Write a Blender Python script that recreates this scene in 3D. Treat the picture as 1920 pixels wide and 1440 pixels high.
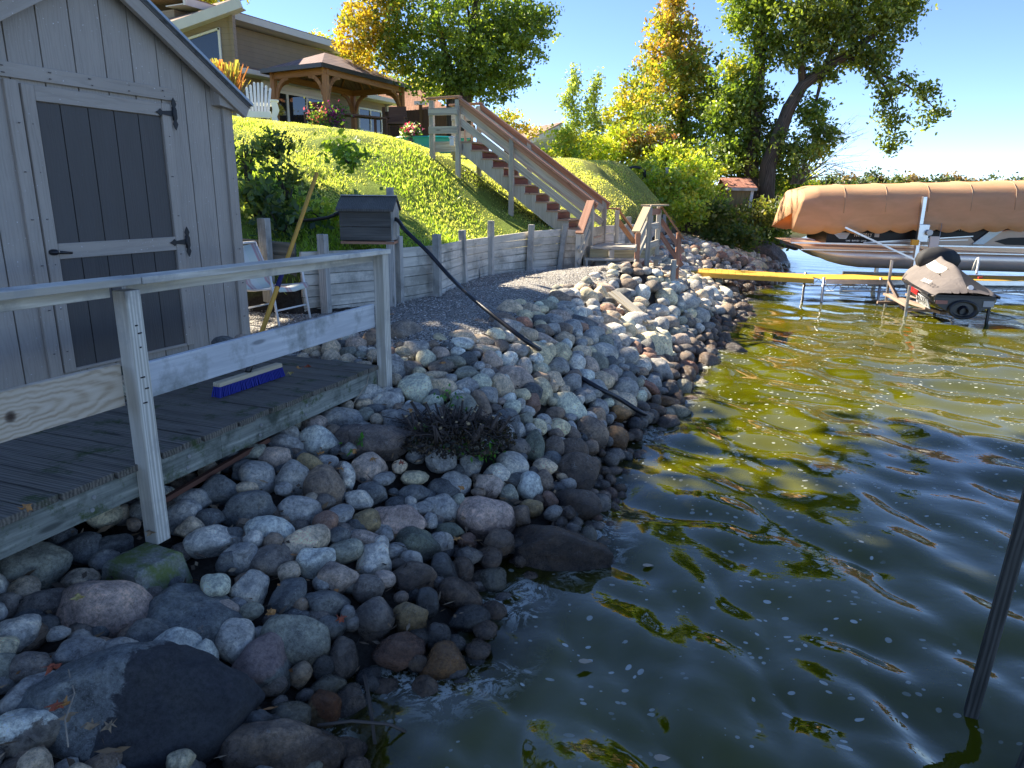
import bpy, bmesh, math, random
import numpy as np
from mathutils import Vector, Matrix, noise
R_=math.radians
for o in list(bpy.data.objects): bpy.data.objects.remove(o)
scene=bpy.context.scene
# ------------------------------------------------------------------ camera, sky, sun, exposure
CAM_H=2.3
_c,_s=math.cos(R_(15)),math.sin(R_(15)); _cr,_sr=math.cos(R_(.7)),math.sin(R_(.7))
FW=Vector((0,_c,-_s)); _r=Vector((1,0,0)); _u=Vector((0,_s,_c))
RT=_r*_cr+_u*_sr; UP=_u*_cr-_r*_sr
cd=bpy.data.cameras.new('camera'); cam=bpy.data.objects.new('camera',cd); scene.collection.objects.link(cam); scene.camera=cam
cd.sensor_fit='HORIZONTAL'; cd.sensor_width=36; cd.lens=36*1330/1920; cd.clip_start=.05; cd.clip_end=5000
M=Matrix.Identity(4)
for i in range(3): M[i][0]=RT[i]; M[i][1]=UP[i]; M[i][2]=-FW[i]
M[2][3]=CAM_H
cam.matrix_world=M
SUN_AZ=R_(-52); SUN_EL=R_(40)
w=bpy.data.worlds.new('World'); scene.world=w; w.use_nodes=True
_n=w.node_tree.nodes; _t=_n.new('ShaderNodeTexSky'); _t.sky_type='NISHITA'; _t.sun_disc=False
_t.sun_elevation=SUN_EL; _t.sun_rotation=SUN_AZ; _t.air_density=0.58; _t.dust_density=0.0; _t.ozone_density=1.3; _t.altitude=900
_h=_n.new('ShaderNodeHueSaturation'); _h.inputs['Saturation'].default_value=1.05; w.node_tree.links.new(_t.outputs[0],_h.inputs['Color']); _m=_n.new('ShaderNodeMix'); _m.data_type='RGBA'; _m.blend_type='MULTIPLY'; _m.inputs[0].default_value=1; _m.inputs[7].default_value=(.87,.88,.97,1); w.node_tree.links.new(_h.outputs[0],_m.inputs[6]); w.node_tree.links.new(_m.outputs[2],_n['Background'].inputs[0]); _n['Background'].inputs[1].default_value=.096
sd=bpy.data.lights.new('sun','SUN'); sd.energy=5.0; sd.angle=R_(.5); sd.color=(1,.90,.74)
sun=bpy.data.objects.new('sun',sd); scene.collection.objects.link(sun)
SD=Vector((math.sin(SUN_AZ)*math.cos(SUN_EL),math.cos(SUN_AZ)*math.cos(SUN_EL),math.sin(SUN_EL)))
sun.rotation_euler=SD.to_track_quat('Z','Y').to_euler(); sun.location=(-20,20,30)
scene.view_settings.view_transform='Standard'; scene.view_settings.look='None'
scene.view_settings.exposure=1.78; scene.view_settings.gamma=1
scene.render.engine='CYCLES'
scene.cycles.max_bounces=6; scene.cycles.transparent_max_bounces=6

# ------------------------------------------------------------------ helpers
rnd=random.Random(11); rng=np.random.default_rng(11)
C=scene.collection
def V(*a): return Vector(a)
def at(u,v,y):
    """point at depth y on the sight line measured in the photograph"""
    d=FW+RT*((u-960)/1330)+UP*((720-v)/1330); p=d*(y/d.y); return Vector((p.x,p.y,p.z+CAM_H))
def atz(u,v,z):
    d=FW+RT*((u-960)/1330)+UP*((720-v)/1330); p=d*((z-CAM_H)/d.z); return Vector((p.x,p.y,z))
def tag(o,label=None,cat=None,group=None,kind=None):
    if label: o['label']=label
    if cat: o['category']=cat
    if group: o['group']=group
    if kind: o['kind']=kind
    return o
def thing(name,label,cat,loc=(0,0,0),rz=0,group=None):
    o=bpy.data.objects.new(name,None); C.objects.link(o); o.location=loc; o.rotation_euler=(0,0,rz); o.empty_display_size=.2
    return tag(o,label,cat,group)
def link(name,me,mat,parent=None,world=True):
    o=bpy.data.objects.new(name,me); C.objects.link(o)
    if mat: me.materials.append(mat)
    if parent:
        o.parent=parent
        if world:
            m=Matrix.Translation(parent.location)@Matrix.Rotation(parent.rotation_euler[2],4,'Z')
            o.matrix_parent_inverse=m.inverted()
    return o
class MB:
    def __init__(s): s.v=[]; s.f=[]; s.g=[]; s.sm=[]
    def add(s,vs,fs,gc=None,smooth=False):
        b=len(s.v); s.v+= [tuple(v) for v in vs]
        off=rnd.uniform(0,50)
        if gc is None: gc=[(v[2],v[0]+off,v[1]+off) for v in s.v[b:]]
        s.g+=[tuple(q) for q in gc]
        for f in fs: s.f.append(tuple(b+i for i in f)); s.sm.append(smooth)
        return s
    def beam(s,p0,p1,w,h,up=(0,0,1),ext=0):
        p0=Vector(p0);p1=Vector(p1); d=(p1-p0); L=d.length; d/=L; p0=p0-d*ext; p1=p1+d*ext; L+=2*ext
        up=Vector(up)
        if abs(d.dot(up))>.98: up=Vector((0,1,0)) if abs(d.y)<.9 else Vector((1,0,0))
        x=d.cross(up).normalized(); u=x.cross(d).normalized()
        vs=[];gc=[];o1=rnd.uniform(0,60);o2=rnd.uniform(0,60)
        for t,p in ((0,p0),(L,p1)):
            for a,b in ((-1,-1),(1,-1),(1,1),(-1,1)):
                vs.append(p+x*(a*w/2)+u*(b*h/2)); gc.append((t+o1,a*w/2+o2,b*h/2+o1))
        return s.add(vs,[(0,1,2,3),(7,6,5,4),(0,4,5,1),(1,5,6,2),(2,6,7,3),(3,7,4,0)],gc)
    def box(s,c,sx,sy,sz,rz=0):
        c=Vector(c); ax=Vector((math.cos(rz),math.sin(rz),0))
        return s.beam(c-ax*sx/2,c+ax*sx/2,sy,sz)
    def hull(s,pts_bottom,pts_top):
        n=len(pts_bottom); f=[tuple(range(n))[::-1],tuple(range(n,2*n))]+[(i,(i+1)%n,n+(i+1)%n,n+i) for i in range(n)]
        return s.add(list(pts_bottom)+list(pts_top),f)
    def prism(s,poly,d):
        """flat outline swept along vector d"""
        d=Vector(d); poly=[Vector(p) for p in poly]
        return s.hull(poly,[p+d for p in poly])
    def tube(s,pts,rad,seg=8,cap=True):
        pts=[Vector(p) for p in pts]; n=len(pts)
        if not hasattr(rad,'__len__'): rad=[rad]*n
        vs=[];gc=[];fs=[];L=0;prev=None;o=rnd.uniform(0,50)
        for i,p in enumerate(pts):
            t=(pts[min(i+1,n-1)]-pts[max(i-1,0)]).normalized()
            if prev is None:
                a=t.cross(Vector((0,0,1)));
                if a.length<.1: a=t.cross(Vector((1,0,0)))
            else: a=prev-t*prev.dot(t)
            a.normalize(); prev=a; b=t.cross(a)
            if i: L+=(p-pts[i-1]).length
            for k in range(seg):
                q=2*math.pi*k/seg; vs.append(p+(a*math.cos(q)+b*math.sin(q))*rad[i]); gc.append((L+o,math.cos(q)*rad[i],math.sin(q)*rad[i]+o))
        for i in range(n-1):
            for k in range(seg):
                k2=(k+1)%seg; fs.append((i*seg+k,i*seg+k2,(i+1)*seg+k2,(i+1)*seg+k))
        s.add(vs,fs,gc,True)
        if cap:
            s.f.append(tuple(range(len(s.v)-n*seg,len(s.v)-n*seg+seg))[::-1]); s.sm.append(False)
            s.f.append(tuple(range(len(s.v)-seg,len(s.v)))); s.sm.append(False)
        return s
    def ball(s,c,r,sx=1,sy=1,sz=1,n=10,m=7):
        c=Vector(c); vs=[];fs=[]
        for j in range(m+1):
            ph=math.pi*j/m
            for i in range(n):
                th=2*math.pi*i/n; vs.append(c+Vector((math.sin(ph)*math.cos(th)*r*sx,math.sin(ph)*math.sin(th)*r*sy,math.cos(ph)*r*sz)))
        for j in range(m):
            for i in range(n): fs.append((j*n+i,(j+1)*n+i,(j+1)*n+(i+1)%n,j*n+(i+1)%n))
        return s.add(vs,fs,None,True)
    def grid(s,P,smooth=True,gc=None):
        """P[i][j] rows of points"""
        r=len(P);c=len(P[0]); vs=[p for row in P for p in row]
        fs=[(i*c+j,i*c+j+1,(i+1)*c+j+1,(i+1)*c+j) for i in range(r-1) for j in range(c-1)]
        return s.add(vs,fs,gc,smooth)
    def build(s,name,mat,parent=None,bevel=0,smooth=None):
        me=bpy.data.meshes.new(name); me.from_pydata(s.v,[],s.f); 
        at_=me.attributes.new('gc','FLOAT_VECTOR','POINT'); at_.data.foreach_set('vector',np.array(s.g,dtype=np.float32).ravel())
        me.polygons.foreach_set('use_smooth',s.sm if smooth is None else [smooth]*len(s.f)); me.update()
        o=link(name,me,mat,parent)
        if bevel:
            m=o.modifiers.new('bevel','BEVEL'); m.width=bevel; m.segments=1; m.limit_method='ANGLE'
        return o
def npmesh(name,verts,quads,mat,parent=None,col=None,smooth=False):
    me=bpy.data.meshes.new(name); n=len(verts); k=quads.shape[1]; m=len(quads)
    me.vertices.add(n); me.vertices.foreach_set('co',np.ascontiguousarray(verts,dtype=np.float32).ravel())
    me.loops.add(m*k); me.loops.foreach_set('vertex_index',quads.astype(np.int32).ravel())
    me.polygons.add(m); me.polygons.foreach_set('loop_start',np.arange(m,dtype=np.int32)*k)
    me.polygons.foreach_set('use_smooth',np.full(m,smooth,dtype=bool))
    if col is not None:
        a=me.attributes.new('lc','FLOAT_COLOR','POINT'); c4=np.ones((n,4),dtype=np.float32); c4[:,:3]=col; a.data.foreach_set('color',c4.ravel())
    me.update(calc_edges=True); me.validate()
    return link(name,me,mat,parent)

# ------------------------------------------------------------------ materials
class NT:
    def __init__(s,name):
        s.m=bpy.data.materials.new(name); s.m.use_nodes=True; s.t=s.m.node_tree; s.N=s.t.nodes; s.N.clear()
        s.out=s.N.new('ShaderNodeOutputMaterial')
    def n(s,t,inp=None,**kw):
        o=s.N.new('ShaderNode'+t)
        for k,v in kw.items(): setattr(o,k,v)
        for k,v in (inp or {}).items():
            if isinstance(v,bpy.types.NodeSocket): s.t.links.new(v,o.inputs[k])
            else: o.inputs[k].default_value=v
        return o
    def noise(s,vec,scale,detail=4,rough=.55,dist=0,out='Fac'): return s.n('TexNoise',{'Vector':vec,'Scale':scale,'Detail':detail,'Roughness':rough,'Distortion':dist}).outputs[out]
    def ramp(s,f,st):
        r=s.n('ValToRGB',{'Fac':f}); e=r.color_ramp.elements
        while len(e)<len(st): e.new(.5)
        for q,(p,c) in zip(e,st): q.position=p; q.color=(*c,1) if hasattr(c,'__len__') else (c,c,c,1)
        return r.outputs[0]
    def mix(s,f,a,b,mode='MIX'):
        o=s.n('Mix',data_type='RGBA',blend_type=mode)
        for i,v in ((0,f),(6,a),(7,b)):
            if isinstance(v,bpy.types.NodeSocket): s.t.links.new(v,o.inputs[i])
            elif i: o.inputs[i].default_value=(*v,1)
            else: o.inputs[i].default_value=v
        return o.outputs[2]
    def math(s,op,a,b=0,clamp=False):
        o=s.n('Math',operation=op,use_clamp=clamp)
        for i,v in ((0,a),(1,b)):
            if isinstance(v,bpy.types.NodeSocket): s.t.links.new(v,o.inputs[i])
            else: o.inputs[i].default_value=v
        return o.outputs[0]
    def map(s,vec,scale=(1,1,1),loc=(0,0,0)): return s.n('Mapping',{'Vector':vec,'Scale':scale,'Location':loc}).outputs[0]
    def obj(s): return s.n('TexCoord').outputs['Object']
    def pos(s): return s.n('NewGeometry').outputs['Position']
    def attr(s,name,o='Color'): return s.n('Attribute',attribute_name=name).outputs[o]
    def bump(s,h,dist=.01,strength=1,normal=None):
        d={'Height':h,'Distance':dist,'Strength':strength}
        if normal: d['Normal']=normal
        return s.n('Bump',d).outputs[0]
    def pbr(s,color,rough=.6,metal=0,spec=.5,normal=None,**kw):
        d={'Base Color':color if isinstance(color,bpy.types.NodeSocket) else (*color,1),'Roughness':rough,'Metallic':metal,'Specular IOR Level':spec}
        if normal: d['Normal']=normal
        d.update(kw)
        p=s.n('BsdfPrincipled',d); s.t.links.new(p.outputs[0],s.out.inputs[0]); return p
_mc={}
def paint(name,col,rough=.5,metal=0,spec=.5,var=.12,scale=3,bump=0.0):
    if name in _mc: return _mc[name]
    t=NT(name); o=t.obj(); f=t.noise(o,scale,5,.6)
    c=t.mix(1,t.ramp(f,[(.3,[x*(1-var) for x in col]),(.7,[min(1,x*(1+var)) for x in col])]),(1,1,1),'MULTIPLY')
    nrm=t.bump(t.noise(o,scale*20,3),.002,bump) if bump else None
    t.pbr(c,rough,metal,spec,nrm); _mc[name]=t.m; return t.m
def wood(name,dark,light,rough=.8,rings=.5,moss=None,stain=None,gs=1,bump=.6,streak=0):
    if name in _mc: return _mc[name]
    t=NT(name); g=t.attr('gc','Vector')
    fine=t.noise(t.map(g,(3*gs,60*gs,60*gs)),1,6,.65)
    big=t.noise(t.map(g,(.8,10,10)),1,3,.5,.5)
    wv=t.n('TexWave',{'Vector':t.map(g,(.35,7,7)),'Scale':2.4,'Distortion':6,'Detail':3,'Detail Scale':1.2,'Detail Roughness':.55},wave_type='BANDS',bands_direction='Y').outputs['Fac']
    k=t.math('ADD',t.math('MULTIPLY',fine,.6),t.math('MULTIPLY',big,.4))
    k=t.math('ADD',t.math('MULTIPLY',k,1-rings*.45),t.math('MULTIPLY',wv,rings*.45))
    c=t.ramp(k,[(.3,dark),(.52,[(a+b)/2 for a,b in zip(dark,light)]),(.7,light)])
    kn=t.n('TexVoronoi',{'Vector':t.map(g,(1.6,7,7)),'Scale':1,'Randomness':1}).outputs['Distance']
    c=t.mix(t.ramp(kn,[(.07,.8),(.13,0)]),c,[x*.4 for x in dark])
    if stain:
        sc=t.noise(t.pos(),2.2,6,.7); c=t.mix(t.ramp(sc,[(.47,0),(.62,.85)]),c,stain)
    if moss:
        sc=t.noise(t.pos(),6,6,.75); c=t.mix(t.ramp(sc,[(.54,0),(.66,.9)]),c,moss)
    t.pbr(c,rough,0,.3,t.bump(t.math('ADD',k,t.math('MULTIPLY',fine,.5)),.003,bump)); _mc[name]=t.m; return t.m
def siding(name,col,var=.1,worn=0):
    t=NT(name); o=t.attr('gc','Vector')
    f=t.noise(t.map(o,(4,40,40)),1,7,.7,.4); b=t.noise(t.map(o,(1,4,4)),1,4,.6,.8)
    w2=t.n('TexWave',{'Vector':t.map(o,(.6,5,5)),'Scale':2.5,'Distortion':12,'Detail':3,'Detail Scale':1.5},wave_type='BANDS',bands_direction='Y').outputs['Fac']
    k=t.math('ADD',t.math('MULTIPLY',f,.5),t.math('MULTIPLY',w2,.35)); k=t.math('ADD',k,t.math('MULTIPLY',b,.2))
    c=t.ramp(b,[(.3,[x*(1-var) for x in col]),(.7,[x*(1+var) for x in col])])
    c=t.mix(1,c,t.ramp(k,[(.22,.84),(.36,1.0),(.52,1.10)]),'MULTIPLY')
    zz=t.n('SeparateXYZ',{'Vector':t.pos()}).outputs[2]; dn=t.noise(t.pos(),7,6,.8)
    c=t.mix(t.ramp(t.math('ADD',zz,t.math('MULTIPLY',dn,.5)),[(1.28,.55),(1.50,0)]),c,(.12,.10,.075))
    st_=t.noise(t.map(t.pos(),(9,9,.5)),1,5,.7); c=t.mix(t.ramp(st_,[(.6,0),(.75,.2)]),c,[x*.7 for x in col])
    sp=t.noise(t.pos(),60,2,.5); c=t.mix(t.ramp(sp,[(.72,0),(.76,.6)]),c,[min(1,x*2) for x in col])
    t.pbr(c,.62,0,.35,t.bump(k,.004,.55)); return t.m
def lap(name,col,pitch=.18):
    t=NT(name); p=t.pos(); z=t.n('SeparateXYZ',{'Vector':p}).outputs[2]
    fr=t.math('FRACT',t.math('DIVIDE',z,pitch)); f=t.noise(p,2,4)
    c=t.ramp(f,[(.3,[x*.92 for x in col]),(.7,[x*1.06 for x in col])])
    c=t.mix(t.ramp(fr,[(.0,.75),(.07,0)]),c,[x*.35 for x in col])
    t.pbr(c,.7,0,.3,t.bump(fr,.02,.6)); return t.m
def shingles(name,col,s=1):
    t=NT(name); p=t.obj(); b=t.n('TexBrick',{'Vector':t.attr('gc','Vector'),'Scale':1.0,'Mortar Size':.012,'Brick Width':.35,'Row Height':.14,'Color1':(*[x*.75 for x in col],1),'Color2':(*[x*1.25 for x in col],1),'Mortar':(*[x*.4 for x in col],1)})
    n=t.noise(p,40*s,4,.7); c=t.mix(.5,b.outputs[0],t.ramp(n,[(.3,[x*.6 for x in col]),(.7,[x*1.4 for x in col])]))
    t.pbr(c,.9,0,.2,t.bump(b.outputs[1],.01,-.5)); return t.m
def leafmat(name,trans=.45):
    t=NT(name); c=t.attr('lc'); 
    d=t.n('BsdfDiffuse',{'Color':c}); tr=t.n('BsdfTranslucent',{'Color':t.mix(1,c,(1.9,1.9,.8),'MULTIPLY')})
    m1=t.n('MixShader',{0:trans}); t.t.links.new(d.outputs[0],m1.inputs[1]); t.t.links.new(tr.outputs[0],m1.inputs[2])
    gl=t.n('BsdfGlossy',{'Roughness':.45,'Color':(1,1,1,1)}); m2=t.n('MixShader',{0:.035}); t.t.links.new(m1.outputs[0],m2.inputs[1]); t.t.links.new(gl.outputs[0],m2.inputs[2])
    t.t.links.new(m2.outputs[0],t.out.inputs[0]); return t.m
def rockmat(name,attr=False,patch=None):
    t=NT(name); o=t.obj(); p=t.pos()
    col=t.attr('lc') if attr else t.n('ObjectInfo').outputs['Color']
    rn=t.n('ObjectInfo').outputs['Random']
    off=t.n('VectorMath',{0:(p if attr else o),1:t.n('CombineXYZ',{0:t.math('MULTIPLY',rn,40),1:t.math('MULTIPLY',rn,90)}).outputs[0]},operation='ADD').outputs[0]
    s=9
    n1=t.noise(off,.7*s,6,.65,.6); n2=t.noise(off,5*s,7,.8); n3=t.noise(p,210,3,.65); n4=t.noise(off,1.3*s,6,.75,1.2)
    c=t.mix(1,col,t.ramp(n1,[(.32,(.5,.5,.53)),(.5,(1,1,1)),(.66,(1.55,1.45,1.3))]),'MULTIPLY')
    c=t.mix(1,c,t.ramp(n2,[(.34,.42),(.5,1.0),(.66,1.5)]),'MULTIPLY')
    n5=t.noise(off,2.6*s,7,.8,.8); c=t.mix(t.ramp(n5,[(.60,0),(.635,.5)]),c,(.50,.49,.44))
    c=t.mix(t.ramp(n4,[(.58,0),(.61,.6)]),c,t.mix(1,col,(.45,.42,.42),'MULTIPLY'))       # darker mineral patches
    c=t.mix(t.ramp(n3,[(.56,0),(.68,.6)]),c,t.mix(.45,col,(.62,.62,.6)))                         # speckle
    if patch:
        ctr,dr,thr,pc,pf=patch
        q=t.n('VectorMath',{0:t.n('VectorMath',{0:p,1:ctr},operation='SUBTRACT').outputs[0],1:dr},operation='DOT_PRODUCT').outputs['Value']
        q=t.math('ADD',q,t.math('MULTIPLY',t.math('SUBTRACT',t.noise(p,9,6,.7,.6),.5),.45*thr)); c=t.mix(t.ramp(q,[(0,0),(.012,pf)]),c,t.mix(1,t.ramp(n2,[(.35,.6),(.65,1.35)]),pc,'MULTIPLY'))
    z=t.n('SeparateXYZ',{'Vector':p}).outputs[2]
    wet=t.ramp(t.math('ADD',z,t.math('MULTIPLY',t.math('SUBTRACT',t.noise(p,3,4,.6),.5),.22)),[(.15,1.0),(.27,0)])
    c=t.mix(t.math('MULTIPLY',wet,.82),c,t.mix(1,c,(.20,.165,.14),'MULTIPLY'))
    r=t.math('SUBTRACT',.82,t.math('MULTIPLY',wet,.57))
    h=t.math('ADD',t.math('MULTIPLY',n2,.6),t.math('MULTIPLY',n3,.18))
    t.pbr(c,r,0,.45,t.bump(h,.03,1.0)); return t.m
def plain(name,col,rough=.5,metal=0,spec=.5): return paint(name,col,rough,metal,spec,.05)
def metal(name,col=(.62,.63,.64),rough=.35): return paint(name,col,rough,1,.5,.08,6)

M_grey=wood('weathered_grey_wood',(.33,.31,.27),(.60,.565,.50),stain=(.25,.24,.21))
M_rail=wood('pale_pine_rail',(.48,.43,.34),(.78,.73,.62),rings=.8,stain=(.38,.36,.32),bump=.3)
M_railgrey=wood('bleached_board',(.52,.53,.53),(.78,.78,.76),rings=.6,stain=(.24,.25,.22))
M_deck=wood('dark_mossy_decking',(.06,.052,.042),(.23,.20,.155),moss=(.035,.055,.012),gs=1.2)
M_rim=wood('mossy_rim_joist',(.14,.15,.125),(.48,.48,.40),stain=(.035,.045,.03),moss=(.05,.075,.018))
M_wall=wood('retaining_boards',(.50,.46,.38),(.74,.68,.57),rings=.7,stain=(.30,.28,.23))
M_wallred=wood('newer_wall_boards',(.33,.24,.18),(.55,.44,.35),rings=.9)
M_stair=wood('stair_grey_wood',(.28,.26,.22),(.58,.54,.45))
M_redrail=wood('reddish_handrail',(.28,.12,.07),(.50,.27,.17),rough=.6)
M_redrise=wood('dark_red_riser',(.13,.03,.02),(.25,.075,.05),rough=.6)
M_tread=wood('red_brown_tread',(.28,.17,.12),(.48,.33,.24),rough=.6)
M_cedar=wood('orange_cedar',(.26,.11,.045),(.46,.235,.11),rough=.6)
M_driftwood=wood('driftwood',(.36,.31,.22),(.62,.55,.42),rings=.8)
M_dockpost=wood('wet_dock_post',(.03,.028,.024),(.13,.12,.10),gs=1.4)
M_bark=wood('bark',(.035,.028,.022),(.13,.105,.085),gs=.5,bump=1)
M_white=plain('white_paint',(.78,.78,.76),.45)
M_black=plain('black_plastic',(.015,.015,.017),.4)
M_blackmetal=plain('black_iron',(.012,.012,.013),.55)
M_alu=metal('aluminium',(.66,.66,.66),.35)
M_steel=metal('galvanised_steel',(.42,.42,.42),.5)
M_leaf=leafmat('leaf_foliage'); M_grassb=leafmat('grass_blades',.5)
M_rock=rockmat('boulder_stone'); M_rocks=rockmat('riprap_stone',True)
M_glass=None
def glassy(name,col=(.02,.025,.03),rough=.03):
    t=NT(name); t.pbr(col,rough,0,1.0); return t.m
M_glass=glassy('window_glass')

# ------------------------------------------------------------------ terrain surface
CP=[ # shoreline
(-.75,2.3,0),(-.6,2.6,0),(-.25,3.1,0),(-.05,3.75,0),(.5,4.3,0),(.75,5.2,0),(1.1,6.16,0),(1.6,7.14,0),(2.4,9.25,0),(3.8,12.95,0),(5.6,17.6,0),(8.2,22,0),(11.3,32,0),(18,46,0),
# under water
(.4,2.3,-.45),(1.2,3.6,-.5),(1.8,5,-.55),(2.3,6.3,-.55),(3.4,8.6,-.6),(4.9,12.5,-.6),(7.2,17.5,-.7),(10.5,22,-.8),(14,31,-.8),(6,6,-1.2),(10,12,-1.3),(14,20,-1.3),(4,1,-1.1),(10,0,-1.5),(20,14,-1.6),(22,30,-1.5),(30,44,-1.5),(45,20,-2),(45,50,-2),(30,0,-2),(12,-12,-2),
# bottom left bank
(-1.0,2.1,.16),(-1.3,2.6,.28),(-1.6,2.1,.36),(-2.2,1.8,.5),(-1.1,3.3,.32),(-.75,4.1,.32),(-2.2,2.75,.48),(-1.85,3.4,.45),(-1.55,4.2,.58),(-1.25,5,.66),(-1.05,5.7,.76),(-3,2,.6),(-3.5,0,.6),(-1.2,-3,-.3),(-6,-5,.8),
(-2.9,3.2,.6),(-2.6,4.2,.7),(-2.3,5.2,.8),(-.55,4.8,.48),(-.4,5.4,.66),(.1,5.6,.5),
# gravel edge and gravel
(-1.15,6.7,1.0),(-.65,6.5,1.0),(-.15,7.7,1.0),(.3,9.3,1.02),(1.2,11.3,1.03),(2.5,12.2,1.0),(-2,6.6,.98),(-1.8,7.6,.99),(-1.2,8.5,1.0),(-.9,9.6,1.0),(-.7,10.7,1.0),(-.3,11.8,1.0),(.4,12.5,1.0),(1.2,13,1.0),(2.2,13.6,1.0),
(.6,7.4,.72),(1.2,9.2,.66),(2.3,11.2,.62),(2.95,12.5,.48),
(2.9,15.6,.9),(4.2,19.5,1.02),(5.3,23,1.1),(3.5,13.8,.48),(4.3,16.4,.42),(6.2,20.5,.7),(7.6,24.5,.6),
(-3.2,6.6,1.0),(-4.5,4.5,1.0),(-6,2,1.0)]
# hill behind the wall
HP=[(-2.3,8.0,1.58),(-1.55,8.75,1.58),(-1.15,9.7,1.6),(-1.0,10.8,1.58),(-.65,12,1.6),(.1,12.9,1.62),(.9,13.5,1.6),(1.6,14.2,1.58),(2.5,15.9,1.5),(3.5,19.6,1.45),(4.9,23.6,1.4),
(-3.6,8.2,1.75),(-5,7.6,1.9),(-6.5,5,1.9),(-7.5,1,1.9),
(-3.6,10,2.4),(-2.6,11,2.25),(-1.8,12.2,2.2),(-5.6,11,2.75),(-7.5,9.5,3.0),
(-5.4,14.2,3.58),(-4.9,14.6,3.60),(-4.1,15,3.54),(-3.3,15.3,3.50),(-2.5,15.3,3.38),(-1.9,14.9,3.18),(-1.3,14.2,2.72),
(-.2,14.2,2.05),(.6,15.2,2.1),(-.3,16.5,2.65),(-8,14,3.9),(-12,12,4.2),
(-7,19,3.78),(-5,19,3.65),(-3,19,3.35),(-1,18.5,3.0),(-9.5,25,4.35),(-6.5,25,4.15),(-4.2,25,3.9),(-2,25,3.55),(-6,30,4.4),(-2,31,3.8),(-20,25,5.0),(-20,10,4.6),(-15,0,4.0),(-12,-8,3.5),
(1.3,17.5,2.55),(2.3,20,2.98),(3.4,22.5,3.12),(2.9,18.6,2.2),(4.3,22,2.2),(1,22,3.15),(3,28,3.45),(5.5,27,2.9),(8,30,2.0),(7,26,1.3),(10,31,.6),(9,36,2.6),(14,42,1.4),(10,55,3.4),(0,45,4),(-20,50,5.5),(-40,20,6),(-40,60,7),(20,60,1.5),(-40,-20,5),(5,80,5),(30,90,3)]
def fit(P,c=.5):
    P=np.array(P,float); D=np.sqrt(((P[:,None,:2]-P[None,:,:2])**2).sum(-1)+c*c)
    n=len(P); A=np.zeros((n+1,n+1)); A[:n,:n]=-D+np.eye(n)*-.02; A[:n,n]=1; A[n,:n]=1
    return P,np.linalg.solve(A,np.r_[P[:,2],0]),c
def ev(F,x,y):
    P,w,c=F; x=np.asarray(x,float); y=np.asarray(y,float); r=np.full(x.shape,w[-1])
    for i in range(len(P)): r=r-w[i]*np.sqrt((x-P[i,0])**2+(y-P[i,1])**2+c*c)
    return r
WALL=np.array([(-9,3.5),(-3.6,7.75),(-2.25,7.62),(-1.5,8.5),(-1.02,9.3),(-.77,10.7),(-.42,11.79),(.23,12.48),(.8,12.93),(1.25,13.4),(2.1,15.2),(3.6,19.5),(5.24,24.0),(9.5,30),(13,36),(19,50),(28,90)])
def side(x,y):
    """signed distance, positive on the hill side of the wall line"""
    x=np.asarray(x,float); y=np.asarray(y,float); best=np.full(x.shape,1e9); sg=np.zeros(x.shape)
    for a,b in zip(WALL[:-1],WALL[1:]):
        d=b-a; t=np.clip(((x-a[0])*d[0]+(y-a[1])*d[1])/(d@d),0,1)
        px=x-a[0]-t*d[0]; py=y-a[1]-t*d[1]; q=px*px+py*py; m=q<best
        best=np.where(m,q,best); sg=np.where(m,np.sign(d[0]*py-d[1]*px),sg)
    return np.sqrt(best)*sg
BANK=fit(CP); HILL=fit([p for p in HP])
def ground(x,y):
    s=side(x,y); b=ev(BANK,x,y); h=ev(HILL,x,y)
    t=np.clip((s-.0)/.16,0,1)
    far=np.clip((np.asarray(y,float)-23.5)/4,0,1)      # past the wall's end hill and bank blend
    t=t*(1-far)+np.clip((s+1.5)/3,0,1)*far
    return b*(1-t)+h*t

def on_bank(u,v,lift=0):
    d=FW+RT*((u-960)/1330)+UP*((720-v)/1330)
    k=1.0
    while k<60:
        p=V(0,0,CAM_H)+d*k
        if p.z<=max(float(ev(BANK,p.x,p.y)),-.03)+lift: return p
        k+=.01
    return p
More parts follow.
